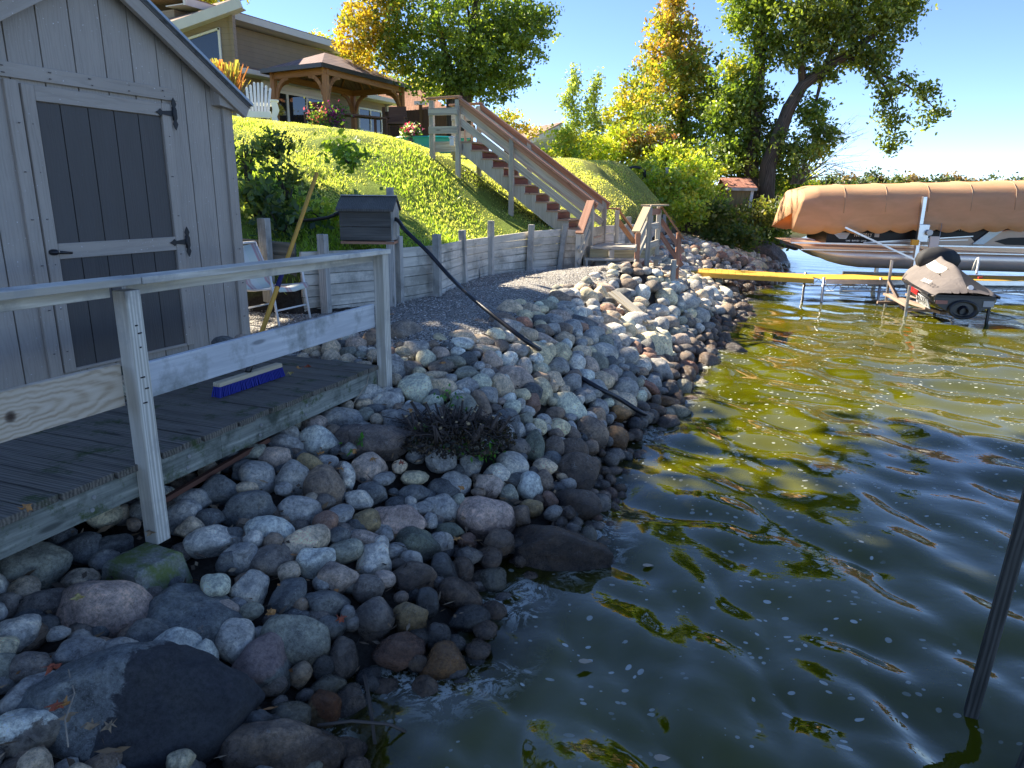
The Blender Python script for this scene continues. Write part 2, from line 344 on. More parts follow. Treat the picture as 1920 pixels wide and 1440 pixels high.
# ------------------------------------------------------------------ ground
def build_ground():
    def axis(a,b,st,ext):
        inner=list(np.arange(a,b+1e-6,st)); lo=[a];d=st
        while lo[-1]>-ext: d*=1.25; lo.append(lo[-1]-d)
        hi=[b];d=st
        while hi[-1]<ext: d*=1.25; hi.append(hi[-1]+d)
        return np.array(lo[:0:-1]+inner+hi[1:])
    xs=axis(-9,8,.11,900); ys=axis(1,28,.11,1200)
    X,Y=np.meshgrid(xs,ys); Z=ground(X,Y)
    rr=np.sqrt(X*X+Y*Y); far=np.clip((rr-70)/80,0,1)
    lake=(X>.18*Y-4)
    tgt=np.where(X>.18*Y+10,-3.0,5.0)
    Z=Z*(1-far)+tgt*far
    Z=np.clip(Z,-3,9)
    s=side(X,Y)
    n=np.sin(X*2.3+Y*1.1)*.02+np.sin(X*5.1-Y*3.7)*.012
    Z=Z+n*np.clip(s,0,1)
    rocky=(s<0)&(Z<.97)
    Z=Z-np.where(s<.0,.09,0)*(Z<.955)-np.where((s<0)&(Z>=.955),.03,0)
    soil=np.where(s<.12,1.0,0.0); soil=np.where(Y>26,np.clip(1-(Z-.4)/.3,0,1),soil)
    col=np.zeros(X.shape+(3,))
    dry=np.clip((Y-12)/8,0,1)*.5
    g=np.array([.17,.23,.035]); d=np.array([.34,.31,.12]); so=np.array([.05,.042,.034])
    col[:]=g; col=col*(1-dry[...,None])+d*dry[...,None]; col=col*(1-soil[...,None])+so*soil[...,None]
    ny,nx=X.shape; idx=np.arange(nx*ny).reshape(ny,nx)
    q=np.stack([idx[:-1,:-1],idx[:-1,1:],idx[1:,1:],idx[1:,:-1]],-1).reshape(-1,4)
    t=NT('soil_and_turf'); p=t.pos(); c=t.attr('lc'); n1=t.noise(p,1.7,6,.7); n2=t.noise(p,30,5,.7)
    c=t.mix(1,c,t.ramp(n1,[(.3,.6),(.7,1.35)]),'MULTIPLY'); c=t.mix(1,c,t.ramp(n2,[(.3,.55),(.7,1.4)]),'MULTIPLY')
    t.pbr(c,.95,0,.1,t.bump(n2,.03,.7))
    o=npmesh('ground',np.stack([X,Y,Z],-1).reshape(-1,3),q,t.m,col=col.reshape(-1,3),smooth=True)
    tag(o,'grassy hill sloping down to the rocky shore','ground',kind='structure')
build_ground()

# ------------------------------------------------------------------ water
def build_water():
    az=np.radians(np.concatenate([np.linspace(-180,-62,40),np.linspace(-60,62,620),np.linspace(64,180,40)]))
    r=[.6]
    while r[-1]<2600: r.append(r[-1]*(1.0105 if r[-1]<45 else 1.06))
    r=np.array(r); A,Rr=np.meshgrid(az,r); X=np.sin(A)*Rr; Y=np.cos(A)*Rr
    g=np.random.default_rng(3); Z=np.zeros(X.shape); DX=np.zeros(X.shape); DY=np.zeros(X.shape)
    cell=Rr*.0105
    for i in range(120):
        lam=.15*(8**g.random()); th=[R_(205),R_(238),R_(170)][i%3]+g.normal(0,.34); k=2*np.pi/lam
        amp=.0054*lam; ph=g.uniform(0,6.28)
        q=k*(X*np.cos(th)+Y*np.sin(th))+ph+.9*np.sin(.7*X+.4*Y+i)+.6*np.sin(1.3*Y-.8*X+2*i)
        fade=np.clip(1.5-cell*5/lam,0,1); env=.6+.6*np.sin(.9*X*np.cos(i)+.8*Y*np.sin(i)+i*1.7)
        Z+=amp*fade*env*np.sin(q); DX-=amp*.9*fade*env*np.cos(th)*np.cos(q); DY-=amp*.9*fade*env*np.sin(th)*np.cos(q)
    X2=X+DX; Y2=Y+DY
    ny,nx=X.shape; idx=np.arange(nx*ny).reshape(ny,nx)
    q=np.stack([idx[:-1,:-1],idx[:-1,1:],idx[1:,1:],idx[1:,:-1]],-1).reshape(-1,4)[:,::-1]
    t=NT('lake_water'); p=t.pos(); 
    n0=t.noise(p,.6,4,.6); c=t.ramp(n0,[(.3,(.046,.048,.0005)),(.7,(.090,.088,.0006))])
    # foam flecks floating on the surface
    wp=t.n('VectorMath',{0:p,1:t.n('VectorMath',{0:t.n('TexNoise',{'Vector':p,'Scale':1.5,'Detail':2}).outputs['Color'],1:(.35,.35,0)},operation='MULTIPLY').outputs[0]},operation='ADD').outputs[0]
    def flecks(sc,th,den,mp):
        v=t.n('TexVoronoi',{'Vector':t.map(wp,mp),'Scale':sc,'Randomness':1})
        sel=t.n('SeparateColor',{'Color':v.outputs['Color']}).outputs[0]
        on=t.math('LESS_THAN',sel,den); sz=t.n('SeparateColor',{'Color':v.outputs['Color']}).outputs[1]
        return t.math('MULTIPLY',on,t.math('LESS_THAN',v.outputs['Distance'],t.math('MULTIPLY',sz,th)))
    f1=flecks(9,.15,.22,(1,.7,.2)); f2=flecks(22,.34,.48,(.8,1,.2)); 
    patch=t.ramp(t.noise(p,.9,3,.6),[(.40,.0),(.58,1)])
    f=t.math('MAXIMUM',f1,t.math('MULTIPLY',f2,patch),True)
    sp=t.n('SeparateXYZ',{'Vector':p}); 
    f=t.math('MULTIPLY',f,t.math('LESS_THAN',sp.outputs[1],26))
    sh=t.n('SeparateColor',{'Color':t.attr('lc')}).outputs[0]
    shs=[sh]
    fo=t.ramp(t.noise(wp,6,7,.85,1.0),[(.49,0),(.54,1)]); ch=t.ramp(t.noise(p,1.3,2,.5),[(.44,0),(.56,1)])
    f=t.math('MAXIMUM',f,t.math('MULTIPLY',t.math('MULTIPLY',fo,ch),t.ramp(sh,[(.45,0),(.8,.9)])),True)
    c=t.mix(t.math('MULTIPLY',sh,.5),c,(.05,.042,.018))
    c=t.mix(t.math('MULTIPLY',f,.75),c,(.55,.58,.52))
    rf=t.math('ADD',.035,t.math('MULTIPLY',f,.5))
    mp=t.map(p,(1,1,1)); b1=t.noise(mp,2.6,4,.55,.3); b2=t.noise(mp,9,3,.6,.4)
    h=t.math('ADD',t.math('MULTIPLY',b1,.7),t.math('MULTIPLY',b2,.25))
    t.pbr(c,rf,0,.5,t.bump(h,.03,.22),IOR=1.6)
    pb=[n_ for n_ in t.N if n_.type=='BSDF_PRINCIPLED'][0]; tp=t.n('BsdfTransparent',{'Color':(.50,.46,.22,1)})
    fr=t.n('LayerWeight',{'Blend':.25}).outputs['Facing']
    mx=t.n('MixShader',{0:t.math('MULTIPLY',t.math('MULTIPLY',t.ramp(shs[0],[(.35,0),(.9,.75)]),t.math('SUBTRACT',1,f)),t.math('SUBTRACT',1,t.math('MULTIPLY',fr,.8)))}); t.t.links.new(pb.outputs[0],mx.inputs[1]); t.t.links.new(tp.outputs[0],mx.inputs[2]); t.t.links.new(mx.outputs[0],t.out.inputs[0])
    sh=np.clip((ev(BANK,X2,Y2)+.30)/.30,0,1)*(Rr<40)
    o=npmesh('water',np.stack([X2,Y2,Z],-1).reshape(-1,3),q,t.m,col=np.repeat(sh.reshape(-1,1),3,1),smooth=True)
    tag(o,'rippled lake water, olive green in the sun and deep blue in the shade','water',kind='structure')
build_water()

# ------------------------------------------------------------------ gravel
def build_gravel():
    st=.09; xs=np.arange(-5.5,4.2,st); ys=np.arange(4.6,17,st); X,Y=np.meshgrid(xs,ys); s=side(X,Y); b=ev(BANK,X,Y)
    Z=b+.012+.012*np.sin(X*3+Y)*np.cos(Y*2.2-X)
    ok=(s<-.0)&(s>-3.6)&~((Y>10.3)&(X>.75+(Y-9.52)*.49))&((b>.94)|((X<-.9)&(b>.86)&(Y>5.6)))
    idx=np.arange(X.size).reshape(X.shape); q=np.stack([idx[:-1,:-1],idx[:-1,1:],idx[1:,1:],idx[1:,:-1]],-1)
    m=ok[:-1,:-1]&ok[:-1,1:]&ok[1:,1:]&ok[1:,:-1]
    q=q[m]
    t=NT('gravel'); p=t.pos(); v=t.n('TexVoronoi',{'Vector':p,'Scale':55,'Randomness':1}); 
    r=t.n('SeparateColor',{'Color':v.outputs['Color']}).outputs[0]
    c=t.ramp(r,[(0,(.22,.20,.175)),(.35,(.42,.385,.33)),(.7,(.56,.52,.45)),(1,(.75,.71,.63))]); c=t.mix(t.ramp(v.outputs['Distance'],[(.35,0),(.7,.85)]),c,(.05,.045,.04))
    c=t.mix(1,c,t.ramp(t.noise(p,1.3,4),[(.3,.8),(.7,1.15)]),'MULTIPLY')
    t.pbr(c,.85,0,.3,t.bump(t.math('SUBTRACT',1,v.outputs['Distance']),.02,.9))
    o=npmesh('gravel_path',np.stack([X,Y,Z],-1).reshape(-1,3),q,t.m,smooth=True); tag(o,'grey pea gravel path between the retaining wall and the boulders','path',kind='structure')
    # loose pebbles
    N=16000; g=np.random.default_rng(8); y=5.4+ (g.random(N)**1.3)*8.2; x=g.uniform(-3,2.6,N); s=side(x,y); b=ev(BANK,x,y)
    k=(s<-.03)&((b>.93)|((x<-.9)&(b>.86)&(y>5.6)))&(x<1.3+0*y); x,y,b=x[k],y[k],b[k]; n=len(x)
    octa=np.array([(1,0,0),(0,1,0),(-1,0,0),(0,-1,0),(0,0,.7),(0,0,-.7),]); F=np.array([(0,1,4),(1,2,4),(2,3,4),(3,0,4)])
    sz=g.uniform(.006,.013,n)*(1+(y-5)*.03); a=g.uniform(0,6.28,n); e=g.uniform(.7,1.4,(n,1))
    P=octa[None]*np.stack([sz*e[:,0],sz,sz],-1)[:,None,:]; ca,sa=np.cos(a)[:,None],np.sin(a)[:,None]
    P=np.stack([P[...,0]*ca-P[...,1]*sa,P[...,0]*sa+P[...,1]*ca,P[...,2]],-1); P+=np.stack([x,y,b+.02],-1)[:,None,:]
    q=(F[None]+(np.arange(n)*6)[:,None,None]).reshape(-1,3)
    pal=np.array([(.38,.35,.30),(.52,.48,.41),(.26,.24,.21),(.66,.62,.55),(.42,.33,.26)])[g.integers(5,size=n)]
    t=NT('pebble'); t.pbr(t.attr('lc'),.8)
    o=npmesh('gravel_pebbles',P.reshape(-1,3),q,t.m,col=np.repeat(pal,6,0)); tag(o,'loose grey and tan pebbles scattered over the gravel path','gravel',kind='stuff')
build_gravel()

# ------------------------------------------------------------------ rocks
def rock_mesh(seed,level,angular=0):
    g=np.random.default_rng(seed); bm=bmesh.new(); bmesh.ops.create_icosphere(bm,subdivisions=level,radius=1)
    n=g.integers(11,17) if not angular else 9; N=g.normal(size=(n,3)); N/=np.linalg.norm(N,axis=1)[:,None]
    h=g.uniform(.84,1.08,n) if not angular else g.uniform(.72 if angular==1 else .60,1.0,n); k=11 if not angular else (20 if angular==1 else 26); off=Vector(g.uniform(0,100,3))
    for v in bm.verts:
        d=np.array(v.co); q=np.clip(N@d,0,None)/h; r=1/((q**k).sum()+ .93**k*.6)**(1/k)
        r*=1+.10*noise.noise(v.co*1.3+off)+.045*noise.noise(v.co*3.1+off)+.018*noise.noise(v.co*8+off)
        v.co=v.co*r
    me=bpy.data.meshes.new('rock'); bm.to_mesh(me); bm.free()
    if angular==2:
        for v in me.vertices: v.co=v.co*(1.08+.05*noise.noise(v.co*4+off)+.03*abs(noise.noise(v.co*10+off)))
    for p in me.polygons: p.use_smooth=True
    me.materials.append(M_rock); return me
COL={'g':((.235,.245,.25),'grey'),'d':((.115,.125,.135),'dark slate-grey'),'l':((.37,.375,.36),'pale grey'),'w':((.50,.485,.43),'whitish'),'W':((.46,.42,.35),'cream'),
'p':((.30,.255,.225),'dusty pink'),'P':((.32,.255,.23),'mottled pinkish'),'v':((.17,.155,.145),'dull purple'),'V':((.135,.115,.11),'purplish'),'t':((.36,.31,.24),'beige'),'T':((.47,.37,.27),'warm tan'),
'b':((.20,.16,.13),'brown'),'B':((.11,.085,.068),'dark brown'),'G':((.225,.235,.205),'greenish grey'),'M':((.14,.16,.13),'mossy dark green'),'D':((.14,.16,.175),'dark blue-grey'),
'o':((.34,.26,.14),'ochre'),'A':((.34,.20,.09),'amber brown'),'r':((.24,.15,.115),'reddish brown'),'R':((.38,.19,.13),'brick red')}
for _k in COL: COL[_k]=(tuple(min(.78,1.8*q*w_) for q,w_ in zip(COL[_k][0],(1.10,1.0,.86))) if _k in 'glwWtTpP' else tuple(1.4*q*w_ for q,w_ in zip(COL[_k][0],(1.08,1.0,.86))),COL[_k][1])
ROCKM=[rock_mesh(i,4) for i in range(10)]+[rock_mesh(40+i,4,1) for i in range(6)]
ROCKBIG=[rock_mesh(70+i,5,2) for i in range(6)]
LAND=[('the concrete footing',(-1.85,3.3)),('the shrub stump',(-.45,4.95)),('the flat wet boulder',(.35,4.0)),('the railing end post',(-1.0,5.75)),('the driftwood plank',(1.75,10.8)),('the hose end',(1.45,7.1)),
('the landing steps',(1.9,12.9)),('the corner slab',(-1.35,2.6)),('the walkway edge',(-1.6,4.5)),('the hose middle',(.0,7.6)),('the yellow dock',(3.6,17)),('the gravel edge',(-.5,6.9)),('the marker stake',(4.1,18.2))]
SPECIAL={19:'huge dark blue-grey slab with a black patch in the lower left corner',6:'large dark blue-grey boulder carrying the concrete footing',5:'broad pinkish boulder with two dark spots above the corner slab',
13:'cracked chalky white rock above the huge dark slab',18:'big whitish rock with a brown stain in the lower left corner',0:'flat greenish grey slab under the near end of the walkway',25:'textured brown boulder at the bottom edge beside the water',
26:'dark triangular boulder with pinkish top at the water edge',27:'large greenish grey angular boulder with veins near the water',30:'small ochre rock with rusty orange stains by the bottom water edge',
54:'amber brown wedge-shaped rock standing in the water',53:'reddish brown tilted rock next to the amber wedge rock',144:'large round purple-brown boulder with dry streaks by the water',143:'broad mottled pinkish boulder below the shrub stump',
152:'largest flat dark wet boulder jutting into the water',149:'big dark brown wet boulder at the bend of the waterline',151:'blocky wet brown boulder just above the flat wet boulder',155:'long purplish boulder behind the shrub stump',
84:'whitish half-cut rock right under the walkway edge',86:'large speckled grey rock below the end of the walkway',95:'cream long boulder standing right of the railing end post',112:'sunlit cream boulder with a dark pitted face',
36:'pale speckled granite ball between darker rocks',37:'tilted beige granite rock with pitted surface'}
def rocks():
    ind,st=ROCKDATA.split('=')
    rows=[l.split() for l in ind.strip().splitlines()]; seen={}; made=[]
    for i,r in enumerate(rows):
        x,y,z,sx,sy,sz=[int(q)/1000 for q in r[:6]]; a=R_(int(r[6])); c=r[7]; big=max(sx,sz)>.21
        g=np.random.default_rng(900+i)
        me=ROCKBIG[i%6] if big else ROCKM[int(g.integers(16))]
        o=bpy.data.objects.new('boulder' if big else 'rock',me); C.objects.link(o)
        f=g.uniform(.93,1.07); k=1.06
        if i in HANDSET:
            d=(Vector((x,y,z-CAM_H))).normalized(); rt=d.cross(Vector((0,0,1))).normalized(); up=rt.cross(d)
            Rm=Matrix((rt,d,up)).transposed().to_4x4()
            m=Matrix.Translation((x,y,z))@Rm@Matrix.Rotation(a,4,'Y')@Matrix.Diagonal((sx*k,sy*k,sz*k,1))@Matrix.Rotation(g.uniform(0,6.28),4,Vector(g.normal(size=3)).normalized())
        else:
            m=Matrix.Translation((x,y,z))@Matrix.Rotation(g.uniform(0,6.28),4,'Z')@Matrix.Rotation(a,4,'X')@Matrix.Diagonal((sx*k,sy*k,sz*k,1))@Matrix.Rotation(g.uniform(0,6.28),4,Vector(g.normal(size=3)).normalized())
        bc=np.array(COL[c][0])*g.uniform(.88,1.12); o.color=(*bc,1)
        # non-uniform scale after rotation: bake as loc/rot/scale + own mesh only where needed
        me2=o.data.copy(); 
        L=m.to_3x3().to_4x4(); q=Matrix.Translation((x,y,z)); me2.transform(L); o.data=me2; o.matrix_world=q
        made.append((i,o,x,y,z,sx,sz,c))
    PT={19:((1,-.25,-.1),.5,(.035,.035,.04),.9),18:((.5,-.6,-.6),.35,(.13,.09,.06),.85),30:((.6,.2,.6),.22,(.36,.11,.03),.8),26:((-.4,.2,.9),.2,(.33,.22,.19),.75),144:((.1,-.1,-1),.5,(.12,.085,.075),.7),6:((-.7,.4,-.6),.4,(.09,.10,.11),.6)}
    for (i,o,x,y,z,sx,sz,c) in made:
        if i in PT:
            dr,th,pc,pf=PT[i]; o.data.materials[0]=rockmat('stained_stone',False,((x,y,z),dr,th,(*pc,),pf))
    def near(i,x,y,z):
        b=None
        for (j,o,a,b_,c_,sx,sz,c) in made:
            if j==i: continue
            d=(a-x)**2+(b_-y)**2+(c_-z)**2
            if b is None or d<b[0]: b=(d,j,a-x,b_-y,c,sx,sz)
        return b
    labels=[]
    for (i,o,x,y,z,sx,sz,c) in made:
        if i in SPECIAL: labels.append(SPECIAL[i]); continue
        cn=COL[c][1]; rt=max(sx,sz)/min(sx,sz); s=max(sx,sz)
        shape='upright' if sz>sx*1.25 else ('long low' if rt>1.45 else ('oval' if rt>1.2 else 'rounded'))
        size='tiny' if s<.075 else ('small' if s<.11 else ('' if s<.15 else 'large'))
        ln,lp=min(LAND,key=lambda l:(l[1][0]-x)**2+(l[1][1]-y)**2)
        dx,dy=x-lp[0],y-lp[1]; rel=('right of' if dx>0 else 'left of') if abs(dx)>abs(dy) else ('behind' if dy>0 else 'in front of')
        nb=near(i,x,y,z); dirn=('right' if nb[2]>0 else 'left') if abs(nb[2])>abs(nb[3]) else ('far' if nb[3]>0 else 'near')
        wt='wet ' if z<.12 else ''
        nc=COL[nb[4]][1].split()[-1] if ' ' in COL[nb[4]][1] else COL[nb[4]][1]
        labels.append(' '.join(('%s %s %s%s rock %s %s, %s one to its %s'%(size,shape,wt,cn,rel,ln,nc,{'right':'right','left':'left','far':'rear','near':'front'}[dirn])).split()))
    by={}
    for k_,l in enumerate(labels): by.setdefault(l,[]).append(k_)
    for l,ks in by.items():
        if len(ks)>1:
            ks.sort(key=lambda k_:-made[k_][5]*made[k_][6]); nm=['largest','middling','smaller','smallest'] if len(ks)>2 else ['larger','smaller']
            for n_,k_ in enumerate(ks): 
                w_=l.split(); w_=w_[1:] if w_[0] in('tiny','small','large') else w_; labels[k_]=nm[min(n_,len(nm)-1)]+' '+' '.join(w_)
    for (i,o,x,y,z,sx,sz,c),l in zip(made,labels):
        for a_,b_ in (('dark slate-grey','slate-grey'),('long low','long'),('in front of','below'),('rounded wet','wet'),('mossy dark green','mossy green'),('wet ','')):
            if len(l.split())>16: l=l.replace(a_,b_)
        l=l.replace(' one its',' one to its'); tag(o,l,'rock','boulders of the rock bank')
    # smaller rocks, past the three hundred largest: one object
    rows=[l.split() for l in st.strip().splitlines()]; bases=[]
    for sI in range(6):
        m=rock_mesh(200+sI,2); co=np.array([v.co[:] for v in m.vertices]); fa=np.array([p.vertices[:] for p in m.polygons]); bases.append((co,fa))
    VV=[];FF=[];CC=[];b=0
    def put(x,y,z,sx,sy,sz,c,g):
        nonlocal b
        co,fa=bases[int(g.integers(6))]; A=np.array(Matrix.Rotation(g.uniform(0,6.28),3,Vector(g.normal(size=3)).normalized())); Bz=np.array(Matrix.Rotation(g.uniform(0,6.28),3,'Z'))
        p=(co@A.T)*np.array([sx,sy,sz]); p=p@Bz.T+np.array([x,y,z]); VV.append(p); FF.append(fa+b); b+=len(co)
        CC.append(np.repeat((np.array(COL[c][0])*g.uniform(.85,1.15))[None],len(co),0))
    g=np.random.default_rng(77)
    for r in rows:
        x,y,z,sx,sy,sz=[int(q)/1000 for q in r[:6]]; put(x,y,z,sx*1.08,sy*1.08,sz*1.08,r[7],g)
    # bedding stones that fill the gaps lower down
    for _ in range(5200):
        y=2.0+g.random()**1.4*20; x=g.uniform(-3.2,8)
        bz=float(ev(BANK,x,y)); sd_=float(side(x,y))
        if bz<-.12 or sd_>-.15 or (bz>.955 and y<13.5 and x>-1) or (y<13.6 and bz>.93 and x>-2) : continue
        s=g.uniform(.035,.075); put(x,y,bz-.045,s*1.2,s,s*.8,'dgbvgd'[int(g.integers(6))],g)
    gg=np.random.default_rng(31); n=9000; yy=2+gg.random(n)**1.3*14; xx=gg.uniform(-3,4.5,n); bb=ev(BANK,xx,yy); sdd=side(xx,yy); kk=(bb>.06)&(bb<.98)&(sdd<-.3); xx,yy,bb=xx[kk],yy[kk],bb[kk]; n=len(xx)
    a=gg.normal(size=(n,3)); a[:,2]*=.4; a/=np.linalg.norm(a,axis=1)[:,None]; b2=np.cross(a,gg.normal(size=(n,3))); b2/=np.linalg.norm(b2,axis=1)[:,None]; L=gg.uniform(.01,.05,n)[:,None]; W=gg.uniform(.002,.016,n)[:,None]
    c0=np.stack([xx,yy,bb+gg.uniform(-.03,.035,n)],1); vv=np.stack([c0-a*L,c0+b2*W,c0+a*L,c0-b2*W],1)
    pal=np.array([(.10,.07,.045),(.20,.13,.07),(.28,.20,.12),(.05,.04,.03),(.30,.14,.05)])[gg.choice(5,size=n,p=[.35,.25,.15,.2,.05])]
    t=NT('dry_debris'); t.pbr(t.attr('lc'),.9); tag(npmesh('dry_litter',vv.reshape(-1,3),np.arange(n*4).reshape(n,4),t.m,col=np.repeat(pal,4,0)),'bits of dry leaves and twigs caught between the rocks','leaf litter',kind='stuff')
    o=npmesh('riprap_stones',np.concatenate(VV),np.concatenate(FF),M_rocks,col=np.concatenate(CC),smooth=True); o.data.materials[0]=M_rocks
    tag(o,'small riprap stones packed between and behind the larger boulders','stones',kind='stuff')

